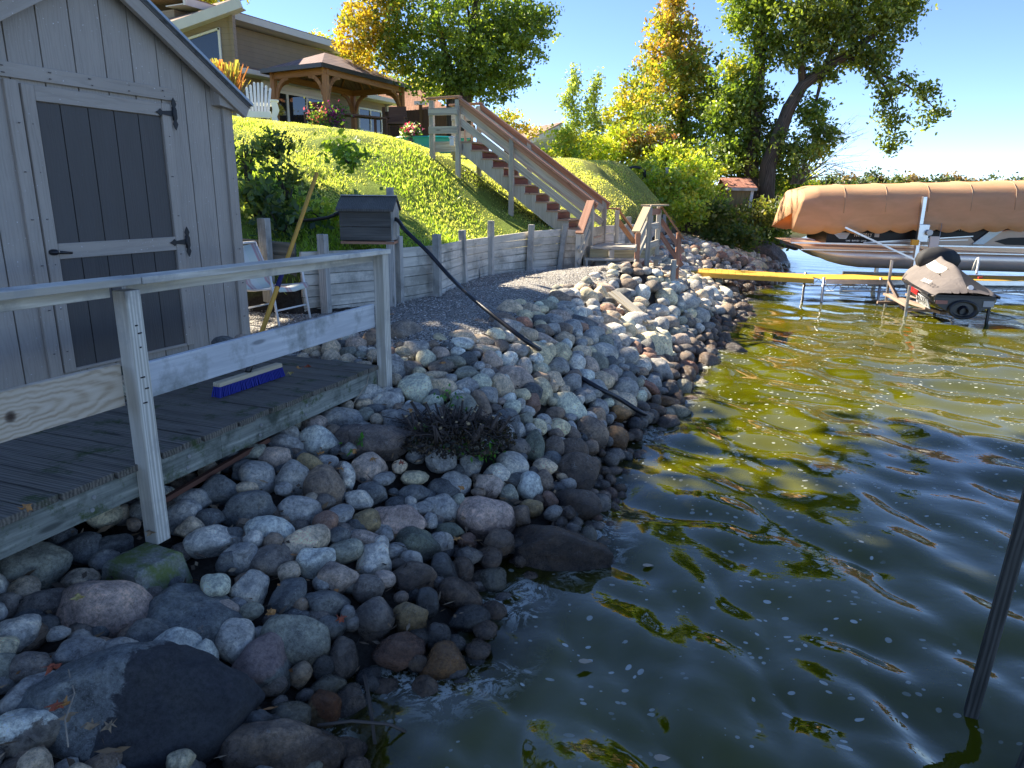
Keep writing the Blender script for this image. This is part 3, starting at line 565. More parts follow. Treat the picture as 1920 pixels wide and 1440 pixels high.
HANDSET=set(range(220))
ROCKDATA='''-2366 3150 468 160 127 113 -20 G
-2250 3368 470 111 88 77 0 d
-2490 3183 506 79 65 60 0 d
-2107 3422 459 85 70 64 0 d
-2118 3122 437 76 60 52 0 t
-1890 2915 395 181 161 159 20 P
-1622 2975 218 289 239 219 15 D
-2147 2882 441 112 85 71 5 v
-2273 2838 467 60 57 60 0 v
-2105 2636 456 97 83 79 0 l
-1818 2581 410 96 77 69 10 g
-1693 2650 384 78 54 41 0 g
-1626 2775 356 83 78 81 0 d
-1496 2711 322 117 99 93 0 w
-1364 2751 284 55 60 74 0 w
-1913 2440 442 70 64 66 -30 v
-1983 2400 457 52 54 63 0 G
-1838 2317 426 108 82 69 -20 g
-1751 2145 384 116 102 99 -10 w
-1474 2393 259 363 270 223 8 D
-1279 2882 270 89 91 104 0 l
-1382 3032 333 64 55 51 0 p
-1324 3228 331 92 86 89 20 l
-1442 3429 391 88 80 80 0 g
-1642 3548 424 139 100 80 5 l
-945 2393 79 214 150 117 10 b
-1117 2786 172 130 131 147 20 D
-1039 2999 183 153 137 135 20 G
-967 2831 128 49 51 59 20 t
-848 2836 65 79 57 45 -5 G
-830 2711 39 81 75 77 30 o
-735 2803 -7 81 77 81 0 v
-940 2600 91 92 73 64 10 G
-1057 2468 154 77 62 55 -10 d
-941 3426 278 114 97 91 0 p
-1067 3520 330 96 89 90 0 w
-774 3666 252 97 91 94 0 l
-1163 3639 366 135 104 90 -25 t
-942 3675 306 91 76 70 -10 G
-865 3835 298 85 66 57 10 p
-584 3970 189 137 117 111 0 M
-441 4050 163 77 73 77 0 g
-566 3627 165 133 104 91 5 b
-408 3813 105 89 90 102 0 d
-776 3425 223 80 75 78 0 v
-949 3247 235 120 93 79 10 d
-912 3120 176 83 72 69 0 d
-699 3248 150 91 101 124 10 v
-520 3298 120 98 88 87 0 o
-287 3638 49 131 106 95 20 b
-455 3457 119 70 68 73 0 d
-228 3439 31 108 84 73 -5 d
-368 3233 60 64 66 75 0 d
-553 3098 55 133 101 85 -25 r
-331 3103 -1 120 99 91 -10 A
-456 3052 35 45 44 48 0 b
-581 2919 -23 77 64 59 0 b
-222 2970 -71 86 68 60 0 d
-812 2997 89 72 82 103 0 v
-884 2907 107 48 48 53 0 d
-1284 3448 370 103 89 86 0 v
-1062 3177 268 46 45 48 0 b
-1133 3216 280 81 89 108 40 d
-1266 3064 308 52 46 44 0 G
-791 2532 30 41 41 45 0 d
-1384 3695 414 130 111 106 10 w
-1538 3859 471 156 123 106 5 d
-1767 3972 538 115 98 93 0 d
-1882 3879 527 94 78 72 10 g
-1885 3727 486 106 92 88 0 g
-1587 4144 556 106 103 110 0 g
-1395 4200 524 108 107 118 30 g
-1270 3906 436 130 104 92 10 g
-1193 4190 451 138 133 141 0 b
-1080 4360 476 49 67 102 0 l
-1051 3968 388 97 79 71 -5 g
-968 4193 390 95 70 58 15 l
-918 4302 394 111 83 69 10 d
-972 4537 467 120 107 105 10 p
-889 3993 325 78 80 91 10 o
-1336 4382 551 84 75 74 20 o
-1225 4455 535 64 59 61 0 g
-1547 4379 587 108 98 98 0 p
-1548 4570 622 112 84 69 10 g
-1357 4699 601 130 110 104 0 w
-1436 4890 659 100 81 73 0 p
-1277 5068 652 159 119 99 0 g
-1013 3765 353 71 62 59 0 d
-1814 4279 615 102 87 82 0 d
-1679 4182 582 84 71 67 0 d
-1732 3716 470 91 71 61 0 d
-1543 3615 436 45 42 45 0 d
-1500 3380 396 56 53 56 0 d
-1168 5533 700 125 110 108 -20 l
-977 5378 676 117 99 92 -10 l
-766 5613 718 143 142 156 35 W
-585 5644 730 118 106 105 0 t
-383 5718 726 93 84 84 10 g
-397 5943 789 124 88 69 0 G
-753 5239 635 99 88 86 20 g
-889 5135 623 109 95 93 10 g
-597 5254 632 70 74 87 0 g
-409 5333 622 129 127 137 0 G
-256 5490 625 90 102 129 -20 b
-199 5679 651 102 90 88 0 g
-224 5988 751 74 68 69 0 l
-87 5918 665 101 110 133 -15 t
4 6202 693 167 129 110 5 p
264 6241 555 111 110 121 0 T
184 5952 524 84 79 84 0 r
392 6554 575 137 103 86 10 t
586 6719 507 104 94 94 0 g
507 6300 403 186 157 147 20 W
61 5806 561 54 52 54 0 g
-31 5458 507 111 102 103 0 d
124 5642 476 58 61 71 0 G
-187 5246 526 91 74 66 10 g
60 5407 453 51 58 73 0 g
35 5193 403 87 74 70 15 v
185 5334 345 80 106 156 0 M
343 5477 294 78 82 96 0 b
402 5842 342 97 83 78 10 T
382 5725 334 59 54 54 0 b
531 5857 265 65 68 79 0 b
233 5668 413 76 65 63 20 T
278 5792 425 64 56 55 0 g
712 6050 190 138 140 157 -15 b
970 6284 96 139 114 104 10 A
788 6424 264 91 91 101 0 b
1064 6737 201 106 87 79 0 A
853 6596 286 103 90 88 20 g
-302 4815 389 77 71 73 0 g
12 4937 328 122 110 110 15 l
-104 4799 320 89 78 77 20 l
-390 4598 331 111 88 78 10 g
-647 4408 339 96 73 61 -5 d
-447 4532 311 128 92 73 15 d
-154 4669 291 94 84 83 25 p
137 4801 238 89 88 97 0 w
244 4938 224 75 75 83 0 b
-9 4628 238 60 67 82 -15 G
272 4731 171 65 60 61 0 r
-469 4376 259 110 101 103 0 g
-718 4125 273 174 142 127 5 P
-180 4394 160 178 164 168 0 P
70 4464 162 80 73 73 0 b
145 4568 174 78 65 59 0 o
-405 4179 183 96 71 58 5 M
-272 4139 130 61 57 58 0 r
529 5276 113 189 176 181 20 B
499 5592 206 133 122 124 20 B
484 4839 82 176 136 117 10 B
278 4225 -20 377 233 159 8 B
321 5298 261 85 70 63 0 d
-295 3881 78 65 69 81 0 b
-1035 4833 545 266 179 133 -5 V
994 6081 19 107 68 48 10 d
-1017 6612 981 149 136 138 0 v
-848 6276 927 127 104 95 25 g
-966 6217 895 94 82 79 0 G
-1007 5952 797 86 108 151 0 g
-871 5970 818 106 85 76 0 v
-671 6442 984 76 64 59 0 T
-497 6558 989 137 94 71 -5 t
-315 6626 951 145 81 50 3 t
-295 6428 901 157 88 54 0 t
-657 6196 903 94 73 63 0 p
-723 6328 952 64 58 59 0 b
-489 6253 907 69 57 53 0 w
-590 6303 944 69 55 48 0 d
-394 6182 861 73 67 68 0 d
-524 6080 854 103 76 62 0 G
-619 5993 830 102 81 71 0 v
-635 5832 795 99 64 45 0 t
-201 6285 824 96 91 96 0 p
-43 6462 800 104 85 76 0 w
22 6700 830 113 90 79 0 g
59 6956 862 123 88 70 0 t
268 6905 745 145 146 163 15 T
498 7169 700 103 108 127 10 T
658 7118 600 90 99 120 0 l
826 7287 544 93 94 105 0 p
455 6879 639 116 96 87 0 g
312 7284 820 177 108 73 15 p
571 7615 762 109 94 89 0 t
787 7903 688 113 86 73 0 t
1014 7930 554 180 143 127 10 l
1902 9410 289 221 198 197 0 T
1875 8842 202 172 123 97 0 t
2324 9343 43 182 140 119 0 R
557 8472 850 141 108 92 10 p
695 8225 767 137 117 110 0 g
854 8728 756 203 141 109 15 d
1288 9483 641 181 139 118 10 t
1018 8546 645 143 121 114 0 g
120 7617 933 95 87 89 0 R
60 7399 931 68 58 56 0 p
-109 7392 970 154 124 111 20 b
305 7581 871 127 89 70 0 b
212 8374 946 125 108 104 0 t
409 8826 942 132 102 88 0 G
-41 8124 983 162 133 121 10 t
66 8582 995 92 77 71 0 T
1074 10242 833 152 149 161 0 T
668 9079 886 135 101 83 0 g
801 9636 881 112 98 96 0 b
1327 9988 698 149 120 108 0 r
1309 10668 831 123 125 141 0 T
1391 11042 904 200 134 100 0 p
2502 11526 682 171 148 143 0 T
3256 13230 367 186 171 175 0 t
2278 11087 532 156 135 129 0 l
1237 7505 323 134 115 110 -10 d
1074 7463 428 104 93 92 0 g
1538 7772 193 139 91 66 25 R
1819 8038 85 137 108 94 0 d
1704 7679 65 180 103 66 5 A
1514 7285 77 131 90 68 0 b
1426 7478 193 99 79 70 -20 t
1672 8164 199 95 84 82 0 d
-1092 2082 161 90 91 97 19 W
-741 2048 61 101 106 70 14 b
-437 2689 -95 102 95 82 -8 b
-290 2244 -153 93 87 56 4 p
330 3155 -208 110 92 79 4 p
-2901 3651 662 110 82 89 23 t
-377 2086 -102 66 71 61 29 b
-270 2027 -160 72 59 52 -21 b
-1623 2006 375 55 53 54 3 t
-674 2497 -2 72 65 62 -26 b
61 2834 -173 94 92 58 -4 b
-2688 3616 619 94 102 78 3 v
-2387 2921 508 70 68 71 18 l
-1502 2009 324 58 63 47 -19 t
-1272 2073 225 66 46 44 -9 d
-621 2380 -5 67 75 56 -4 b
-1478 3159 388 96 67 54 -2 W
-2078 3835 568 106 68 65 22 w
410 3560 -182 110 85 61 6 b
-2265 3611 546 88 83 70 14 T
-2585 3504 582 84 62 68 13 t
-2632 3157 555 87 59 54 12 w
-2067 2497 483 73 52 43 8 T
-2471 4770 779 104 86 89 -3 r
-605 2192 13 63 75 42 -8 g
1853 7024 -164 147 159 133 10 v
-2799 3385 606 69 86 71 17 T
-497 4747 453 115 89 78 1 g
672 3886 -186 100 118 68 -1 p
-146 2719 -153 69 63 53 -24 G
-576 2052 -5 53 59 42 -14 G
-72 4170 116 90 85 79 6 b
658 4256 -59 98 78 76 9 g
-2313 4122 662 89 125 72 -23 b
-395 2919 -12 67 66 57 9 b
234 3851 -66 97 74 63 -6 b
-2360 2814 505 61 41 53 -28 T
-2254 4340 696 78 83 85 18 r
818 6812 425 164 106 93 10 g
616 4063 -103 88 76 72 -25 b
1147 6923 241 131 130 120 2 t
-932 2214 131 44 60 50 24 g
-1231 2195 224 49 52 43 -14 T
1199 7261 315 131 128 129 22 g
-2995 4250 768 97 81 60 14 T
-1753 4573 685 86 76 78 19 T
-2716 3899 670 77 67 64 5 g
-2247 5232 808 101 95 83 19 d
-2877 4373 770 92 83 65 -20 W
-2564 6161 956 132 124 85 -23 d
-96 3550 3 77 56 59 -10 b
-1933 4896 742 110 110 66 -19 g
-2413 3964 640 79 89 63 4 p
-2531 4417 736 81 76 73 -6 r
-2788 6191 966 121 103 89 -12 l
2775 9878 -25 154 234 178 15 b
-1092 3841 410 92 66 51 8 r
-2677 4308 736 74 88 74 13 b
-563 2483 -57 60 60 40 -10 b
-2553 3355 557 77 75 46 -25 G
-1787 4742 709 89 63 73 -25 t
-64 7165 966 136 140 100 2 g
1820 8477 202 138 176 141 -25 g
-2265 2940 487 65 73 43 -13 t
1716 10002 546 172 218 151 -22 g
-2920 4645 810 93 59 64 -22 t
-1785 3599 480 69 70 57 4 t
-130 4033 82 95 80 53 -25 b
675 4962 26 98 103 74 -28 g
-104 3879 32 94 88 50 18 G
-2906 5424 895 86 103 91 -8 r
-244 2132 -175 58 52 31 9 b
-663 4878 542 84 99 78 -13 v
3512 10988 -106 194 184 158 3 v
3112 9813 -200 164 186 152 -6 g
-1266 2612 275 59 59 38 7 g
-2273 2741 495 59 57 40 -12 g
-1934 5581 820 92 102 85 20 T
795 4512 -79 90 73 64 -16 g
-1405 2865 341 57 53 44 4 v
=
2005 7254 -186 133 104 102 8 v
904 7053 452 124 143 99 -4 t
139 7166 897 127 116 96 -23 t
-2091 3694 535 66 54 56 0 d
-259 4003 115 89 74 50 -27 g
2091 7931 -68 141 131 108 10 b
-603 2708 -42 65 63 35 -11 p
-272 2442 -174 51 59 39 -15 b
-2915 5650 918 81 96 91 -27 p
1516 9404 537 166 135 120 0 T
3092 11717 357 182 176 166 9 g
-1507 5242 728 79 75 81 0 W
1841 7515 -28 132 92 100 -7 W
-1161 3350 359 57 59 52 -17 t
1626 7069 -26 111 141 105 18 b
765 4039 -177 87 63 50 27 b
-574 2589 -64 53 66 38 21 b
-1126 5708 760 82 110 89 7 g
-3000 6044 961 91 101 88 23 g
-1136 2498 215 45 63 40 8 b
-1589 6050 870 93 69 85 27 t
-263 5038 507 90 72 64 -27 g
2855 11732 584 190 226 149 -2 g
1336 8217 443 130 155 110 12 g
1306 9051 596 150 145 113 -25 l
-1921 5423 795 83 78 77 7 t
-876 2022 87 41 36 31 24 b
-2519 5902 918 96 85 76 -4 v
-2202 6111 931 97 78 80 7 t
-2478 3036 521 48 58 47 -11 l
209 3644 -104 62 78 54 -17 b
-63 3062 -44 65 53 39 19 g
2098 7494 -175 120 94 102 -25 p
-2840 3796 671 74 64 44 -4 l
259 5085 283 97 87 60 10 t
1122 5189 -207 87 80 71 10 b
1605 6629 -144 117 101 81 23 d
1297 6057 -137 95 98 85 12 r
2079 8357 24 134 129 108 18 W
-2382 3401 530 57 56 47 16 d
-1633 6254 920 88 134 89 -29 t
-1704 4375 648 78 99 53 -2 G
2386 10745 393 160 158 140 0 v
927 7445 549 103 123 108 27 G
-1313 6529 970 86 134 96 0 b
1181 5436 -203 86 124 75 16 p
-1523 6534 966 97 77 84 9 w
-2707 4599 780 67 75 64 -20 b
-265 5827 750 94 81 71 24 W
-1204 2530 244 39 40 42 -25 G
-1431 6386 940 101 105 76 -27 p
1656 10313 640 154 194 126 -7 g
678 5801 178 91 69 74 15 b
919 4692 -131 77 100 62 -10 g
-1681 5231 747 73 84 72 22 G
-2440 5051 804 73 76 67 17 g
-690 3508 235 59 60 46 -13 p
2204 10510 415 149 139 134 6 g
-1417 3551 436 52 49 52 -5 l
-173 6813 956 104 81 81 25 W
-2864 5016 845 79 61 61 23 T
1055 4729 -206 72 86 66 15 d
-1732 5571 793 76 87 75 -1 G
-130 3356 25 68 67 37 16 b
-759 6081 895 83 91 80 -4 W
-2473 4178 688 77 78 44 -5 W
-1552 5386 747 81 81 66 -19 r
-1875 4113 613 53 63 62 -19 t
1571 9721 560 144 112 113 7 W
3135 12814 331 220 142 127 3 v
-661 4529 414 83 66 48 -6 T
-2942 5217 875 76 85 65 -15 t
827 8964 826 115 111 117 -26 w
1060 4965 -193 80 105 61 -28 g
2041 11278 792 157 108 133 -4 w
1532 8239 327 139 142 84 -26 l
-2241 3801 579 55 65 50 -14 g
2470 9999 149 160 118 105 -24 v
1699 8677 306 122 125 104 -11 r
180 6087 596 81 98 79 -4 d
-150 3183 20 60 63 35 24 b
-1142 4030 454 63 54 48 -27 v
113 6433 740 76 77 91 13 l
-2326 3862 604 63 49 43 28 d
48 3390 -55 51 57 46 -12 b
537 4439 38 61 86 60 -6 G
1095 8300 595 108 128 101 -12 G
2366 9572 103 152 138 97 -5 b
1765 9150 352 110 157 121 21 d
2457 10286 227 146 115 114 -6 p
-2423 3532 555 51 59 44 1 d
2293 9019 25 113 156 116 12 b
2437 8852 -87 112 135 114 15 W
2231 8105 -113 107 115 101 -26 p
552 7902 823 127 113 76 -26 b
6 5660 577 81 71 64 -26 W
701 6602 425 104 100 68 -28 g
2457 8319 -195 129 135 87 -23 r
1017 7303 449 119 99 71 25 p
4142 13651 109 155 229 181 -20 b
-763 3807 285 49 51 53 -28 l
454 8129 880 128 140 78 -11 g
-2127 5559 835 71 89 68 -5 g
-575 3780 207 53 71 48 21 g
1231 8582 561 111 95 99 -18 g
133 3538 -88 45 57 52 -15 g
315 3693 -129 47 61 54 -29 b
387 3879 -97 65 73 42 0 r
677 5529 110 64 86 78 -25 b
1656 10873 793 146 170 116 -21 d
609 9312 954 108 151 114 13 b
-2543 3615 590 44 61 49 -1 p
-2142 5705 858 83 74 59 -27 g
4419 13252 -172 185 184 136 -18 b
1380 7326 205 100 74 80 -14 W
-1314 3566 423 49 62 44 20 b
-2563 5413 858 70 83 62 -16 l
-42 5258 492 63 67 68 -4 g
-2983 5866 943 70 103 71 -29 w
-2166 4138 646 56 73 48 -21 t
-2035 5159 776 74 66 53 22 g
1723 9597 456 107 113 120 21 w
-1292 5971 831 82 81 62 -28 t
-2366 4400 714 56 60 52 2 p
1159 5854 -111 90 70 59 26 b
-1958 5816 857 80 52 60 -19 G
739 6954 524 95 85 73 -1 w
-29 3716 -21 54 57 44 13 g
-1721 6476 963 96 62 60 0 p
1566 8829 409 120 85 91 29 r
-614 5378 701 72 64 58 -6 W
-1461 6216 901 84 82 64 17 G
1918 7858 10 97 80 91 -28 b
1436 6546 -74 105 107 60 10 W
-463 6395 971 102 108 55 -4 w
4624 15452 200 191 155 165 21 w
-780 2335 77 41 43 26 0 W
952 5138 -121 90 85 45 -6 d
-2555 4266 712 50 59 52 28 g
104 3043 -126 44 47 37 26 g
-769 4598 467 65 49 48 -24 t
-2826 4728 807 65 48 48 -1 v
-432 5489 710 76 62 54 26 l
-1974 4347 669 52 60 52 22 w
-1887 6455 968 76 62 72 6 g
-2103 4925 758 59 67 57 18 T
-1963 4202 639 56 35 46 0 b
712 6249 292 72 77 76 -3 g
3608 14079 514 152 185 163 15 g
144 3327 -101 48 65 38 -28 g
1636 7952 201 84 91 99 -11 g
-2593 5239 840 84 78 43 -16 l
5170 14456 -192 179 184 146 -28 r
531 3944 -118 56 55 43 27 b
929 8227 674 90 112 95 1 g
1981 8636 131 117 119 82 4 b
2253 7829 -182 88 87 92 21 g
1112 9831 793 112 152 106 -21 g
293 4553 153 61 75 48 5 g
1192 5581 -187 80 63 55 -24 b
3297 14685 727 213 222 120 -26 t
648 4421 -18 64 61 44 -16 G
-1937 2661 451 45 41 25 29 g
129 3951 -14 54 57 43 18 b
747 7443 660 97 111 71 16 t
-1824 4996 738 59 76 54 -4 T
3779 12595 -79 163 145 119 28 b
2428 8554 -139 111 132 84 4 r
1438 8425 415 100 95 88 -22 W
884 5847 54 68 69 67 -7 g
1877 10714 637 132 142 103 15 t
1360 6951 102 88 91 70 26 g
2668 10402 152 125 108 105 -15 b
-2503 6347 972 73 75 66 14 p
831 9446 874 118 110 88 -3 l
1097 7697 489 90 78 80 -9 d
3886 14206 392 140 200 165 3 g
-1173 5901 808 84 75 50 -25 w
-1842 4487 679 55 53 46 24 G
992 5731 -42 78 61 55 -1 b
1397 8845 509 101 106 90 -7 g
1673 7347 23 111 102 60 -14 W
-1401 4055 529 53 51 41 -7 g
914 9160 809 102 118 93 -17 l
-2736 5711 907 72 62 54 28 d
1960 10985 689 147 103 92 -10 t
1606 8476 323 98 78 85 -6 t
-460 5021 552 60 43 52 15 t
1342 9722 674 117 141 91 -15 t
431 4453 81 56 51 47 5 g
1354 7106 155 89 92 68 -12 v
3472 10518 -200 130 108 99 2 g
-1607 4002 555 54 65 38 25 t
-1566 4691 674 57 83 47 2 l
4059 14645 370 165 144 142 3 w
-650 2893 34 41 37 30 -9 d
4026 13060 -52 170 181 112 -26 b
930 5968 57 86 94 51 -23 g
444 7771 854 104 81 65 -12 g
5128 16771 106 176 162 173 -1 b
-1106 5136 671 65 67 48 8 G
2067 9787 309 107 121 101 26 g
708 4655 -19 54 47 52 4 b
1084 8795 674 127 99 67 0 p
1469 7067 67 75 72 79 16 v
-1229 6174 890 71 76 60 -23 t
-354 4443 291 49 43 51 -24 W
-2036 4112 627 49 64 43 17 l
-1146 5309 696 69 49 48 3 t
-117 6617 900 83 86 59 -22 v
-1562 4824 689 49 53 57 5 T
-1806 6227 924 67 85 65 -3 t
-2343 6198 949 79 69 55 10 t
1829 11352 914 136 122 101 22 b
3427 12989 213 152 135 120 -14 t
1226 6704 107 81 78 65 -16 d
-513 4182 254 46 63 49 -14 g
-2681 6315 971 81 74 54 15 r
-570 4282 303 62 68 37 11 g
4144 18199 763 236 187 145 -21 v
-2300 4582 734 60 64 41 4 p
-2668 5351 860 61 64 53 18 w
311 7994 917 109 100 62 -14 d
381 5975 430 74 88 55 10 b
-2597 4629 770 54 54 46 -25 b
1353 7913 369 105 92 66 24 d
4785 14754 33 178 195 128 15 b
266 6425 646 89 79 51 -1 b
-1179 6341 938 87 64 50 -28 l
-2615 4983 813 60 48 46 -9 t
-827 3204 218 40 34 34 -27 g
1721 8904 332 103 120 83 -24 r
3633 14460 555 157 161 136 9 T
-2291 6320 964 72 81 59 24 T
3213 10549 -70 131 122 91 5 g
-2646 4785 794 60 60 42 11 t
-2116 4783 742 61 54 42 14 t
121 7950 966 96 99 68 13 T
-1664 4769 696 57 66 44 8 W
-1598 5104 724 56 67 51 21 l
-1945 4677 715 51 54 48 20 l
-935 5506 722 68 60 49 27 g
-1683 5450 768 54 53 60 -17 t
410 4614 121 54 53 47 16 b
1477 8033 317 110 93 62 23 b
566 5738 234 70 51 53 2 d
1203 6514 56 80 83 59 2 b
2169 8702 32 82 86 98 -16 b
734 10027 939 130 124 76 8 g
-2636 3423 576 38 33 37 -24 t
2916 10335 15 104 138 106 7 g
-1863 5907 864 66 61 55 -25 g
-1442 5947 831 69 79 54 -12 W
436 5017 167 58 68 49 -3 g
-2263 5856 892 53 78 66 17 t
-2048 4596 713 47 58 49 21 b
825 8387 746 88 67 80 4 r
-1869 5202 763 57 75 50 0 d
935 4430 -171 49 52 48 13 b
4435 13619 -61 161 122 113 -24 r
6741 19265 95 222 181 159 -18 r
-1703 5078 732 60 49 45 -19 T
2271 8310 -97 81 106 88 11 b
1010 10576 928 111 113 97 4 t
2147 10051 327 99 128 101 -9 W
-1268 5838 791 72 49 49 4 w
1650 6886 -98 79 88 64 20 v
-850 4433 442 51 77 42 12 g
275 6588 690 77 88 57 16 W
3016 13112 508 169 118 97 -17 r
2808 9226 -204 112 140 77 0 g
-2483 5734 891 63 81 52 -16 T
4805 14268 -68 178 148 109 3 b
2468 9088 -60 110 126 75 -5 W
783 5010 -37 49 53 57 -8 b
1216 6231 -44 76 73 54 -1 b
-648 5110 619 54 49 50 -23 g
-2659 5965 931 75 60 47 26 t
-2132 5092 777 55 54 48 1 g
-1333 5511 733 59 44 52 13 p
770 4150 -146 47 66 43 -28 g
-1053 5238 681 72 48 39 -18 d
3453 15633 727 184 158 121 5 g
3568 10746 -196 107 96 104 1 d
2946 16220 928 167 212 141 -23 t
-1807 6363 948 80 61 49 -20 d
580 8858 912 103 89 71 1 g
85 5951 611 75 81 47 -8 T
608 6850 571 86 79 53 0 b
-2087 4014 608 42 47 41 -17 t
4761 17424 366 165 154 166 -24 T
-1114 4633 571 45 43 50 -18 g
795 5264 -17 55 53 54 -13 r
2714 14184 895 167 128 108 -23 t
837 7591 633 89 89 62 -29 T
1008 4578 -194 43 57 54 13 b
-2767 5057 837 67 53 38 2 l
1092 5619 -125 63 69 53 -6 G
-1269 5243 699 58 49 47 -4 t
3017 12405 406 108 106 129 9 W
-20 5780 622 68 53 48 -11 w
-564 5064 590 62 59 41 -26 b
-977 5774 777 63 50 51 -20 t
-1980 5250 779 63 50 42 -27 l
2686 10203 91 107 130 91 -9 b
3807 15042 534 142 191 142 8 G
3515 11611 -1 101 129 123 -2 b
1393 7615 274 72 84 77 17 G
229 6717 752 78 66 54 -16 w
-2004 6104 914 57 58 62 3 g
3502 12309 30 125 161 111 26 b
3094 15852 866 179 161 121 1 g
-2479 5157 818 54 52 47 -20 b
2536 11200 507 110 148 102 23 l
-624 5492 729 58 46 49 0 d
2154 8543 11 80 101 86 -18 v
3523 15109 662 127 136 155 12 g
-1490 5088 709 56 54 44 5 w
3656 13804 418 131 111 127 2 t
5634 16147 -187 177 158 130 14 v
-816 4938 587 59 56 40 6 g
-2159 5448 821 53 48 52 19 d
-1444 6086 867 65 74 52 17 t
-709 5032 600 63 55 39 -29 d
2696 11990 825 123 88 101 28 w
6050 18242 -2 186 144 155 19 b
-1480 5712 782 65 59 46 17 T
-2652 5581 884 68 51 42 -21 T
-532 4922 527 53 43 44 -22 v
-2283 5486 838 59 59 46 1 t
-63 6917 929 79 84 54 -9 l
-2009 6312 952 74 74 48 28 g
3068 11021 140 110 111 97 6 b
-2978 4945 848 45 59 50 -13 g
-2484 5555 867 66 78 41 0 b
-1110 6072 863 73 48 44 -7 T
-2004 5001 755 47 43 48 1 g
-2832 5172 856 56 57 43 29 t
-79 5122 464 55 55 44 6 v
2467 9771 93 93 109 89 -27 g
-2034 5469 811 63 50 43 -23 T
2248 11547 875 116 149 95 -28 v
5361 17601 128 212 191 120 -12 b
4148 15915 458 172 162 120 9 t
1015 5399 -123 74 59 38 -23 b
-2177 3672 540 33 35 39 14 t
2992 11982 487 108 112 110 16 g
2737 13921 860 128 145 122 -12 g
3221 12005 254 118 114 101 4 T
4009 13316 50 150 129 97 25 d
5359 19723 766 173 155 177 9 g
-1413 5449 735 62 51 42 19 b
5208 14726 -167 165 123 108 21 g
907 5442 -54 51 59 54 -8 b
3012 10533 21 92 122 101 26 p
5425 18389 316 170 222 158 -24 g
2075 9212 181 78 79 91 -1 b
-1097 6219 911 65 72 49 -24 r
-1828 6041 887 61 62 50 8 t
824 5490 6 60 51 46 3 b
-585 3404 186 38 39 30 16 b
736 5181 7 61 54 41 -14 p
-410 3652 130 41 35 32 -23 g
4398 16052 360 170 159 118 12 t
2851 12558 569 123 155 101 11 G
-1281 4832 646 58 59 35 28 b
2754 14983 929 155 193 110 17 l
-2365 5347 828 52 56 45 23 W
2767 12241 746 129 113 89 21 g
4620 14464 58 133 117 122 17 b
4691 15894 212 160 158 121 21 l
2436 10510 293 89 102 99 8 G
2895 9530 -176 105 128 71 -11 W
303 7104 811 71 47 57 11 w
1822 10523 606 95 91 90 -14 g
979 5273 -122 61 60 41 -29 G
1828 11160 823 135 111 70 -6 g
6869 20370 396 214 179 145 -5 W
-2668 5111 832 53 62 40 27 G
1259 8421 518 75 101 75 -17 g
66 4071 42 45 41 34 -29 b
-752 3918 292 37 48 38 23 g
528 5950 321 59 45 50 14 g
-2086 3586 509 36 53 32 -3 b
-244 5333 608 49 57 48 20 b
3571 15355 660 155 151 113 12 T
723 10445 939 94 84 87 -8 t
3580 16686 746 131 173 156 29 G
1576 7479 119 65 98 69 15 b
661 8723 862 72 89 80 -26 g
5024 14968 -49 166 132 102 -16 p
-2048 5335 795 47 58 49 3 g
291 8191 934 96 95 53 -4 T
1500 6748 -52 65 65 58 26 g
-2454 5383 842 59 58 39 2 T
-366 5146 580 44 61 50 -5 T
1229 5700 -186 57 48 49 -5 b
1392 10445 778 126 106 64 8 d
-2441 3756 597 38 38 32 18 G
-2031 4459 691 45 53 36 -27 W
-1771 5866 845 69 50 39 -4 T
157 5509 444 49 54 50 7 g
-1341 5604 747 57 54 44 23 g
8067 20569 -112 217 209 141 29 b
-2806 6033 946 72 48 38 3 l
-2784 5477 884 52 57 45 -22 l
376 6396 566 60 64 54 0 t
-2116 5251 793 54 68 40 0 b
2068 10351 437 84 81 94 6 g
-2746 5270 858 53 62 40 -1 v
501 9083 966 83 95 72 -25 W
1026 9039 736 86 76 69 -12 g
1302 11416 1026 106 75 87 2 l
2902 11507 440 93 105 103 16 T
6743 21942 635 206 192 161 -11 t
-1256 5720 762 56 53 44 -9 p
877 10158 907 94 112 78 25 l
-1016 5080 650 45 66 45 21 t
3184 13887 668 118 142 115 -27 g
866 4930 -91 59 50 35 -13 g
1106 9452 748 93 77 69 -5 g
3243 12260 212 138 114 78 21 l
-1441 5357 728 51 61 43 21 t
818 10601 940 119 87 66 -26 v
303 7726 901 75 74 57 -2 T
-2063 6422 970 63 50 48 -13 v
5000 18659 567 202 154 117 15 p
885 6119 129 57 49 51 20 g
2754 14725 914 148 155 99 -4 r
1553 9065 455 103 109 57 -29 l
-1950 5957 881 52 51 50 -6 W
2119 9055 126 87 92 68 26 b
357 8556 946 98 70 52 4 T
-796 5870 819 56 53 45 -26 T
3139 14194 737 149 97 91 0 g
1303 6801 89 62 71 56 -15 g
-1223 4032 478 40 44 32 -25 t
-1388 5167 704 58 49 34 -6 r
622 4615 22 53 45 33 -15 g
-1515 5569 762 56 59 40 -14 w
-878 5263 677 49 51 42 -3 b
898 5325 -69 49 60 45 -28 b
580 7439 750 64 56 60 -20 w
-1008 5584 733 55 59 41 -19 l
-282 5151 555 50 44 39 -23 p
-2157 5878 885 46 55 53 29 g
5934 17730 -106 164 124 128 26 b
791 5591 48 49 56 49 23 b
-1583 5870 825 59 55 41 -20 g
2598 8877 -173 86 98 65 -8 b
594 9887 940 91 106 72 15 G
682 7310 666 79 71 47 -19 g
-1806 5393 776 57 64 37 -5 G
3365 10301 -204 98 96 76 10 b
1208 10416 840 90 116 80 -12 t
-2324 5744 878 56 58 41 -8 t
845 6305 217 54 54 54 9 g
-2590 5681 891 64 59 35 -15 b
-519 5781 793 54 57 43 -17 g
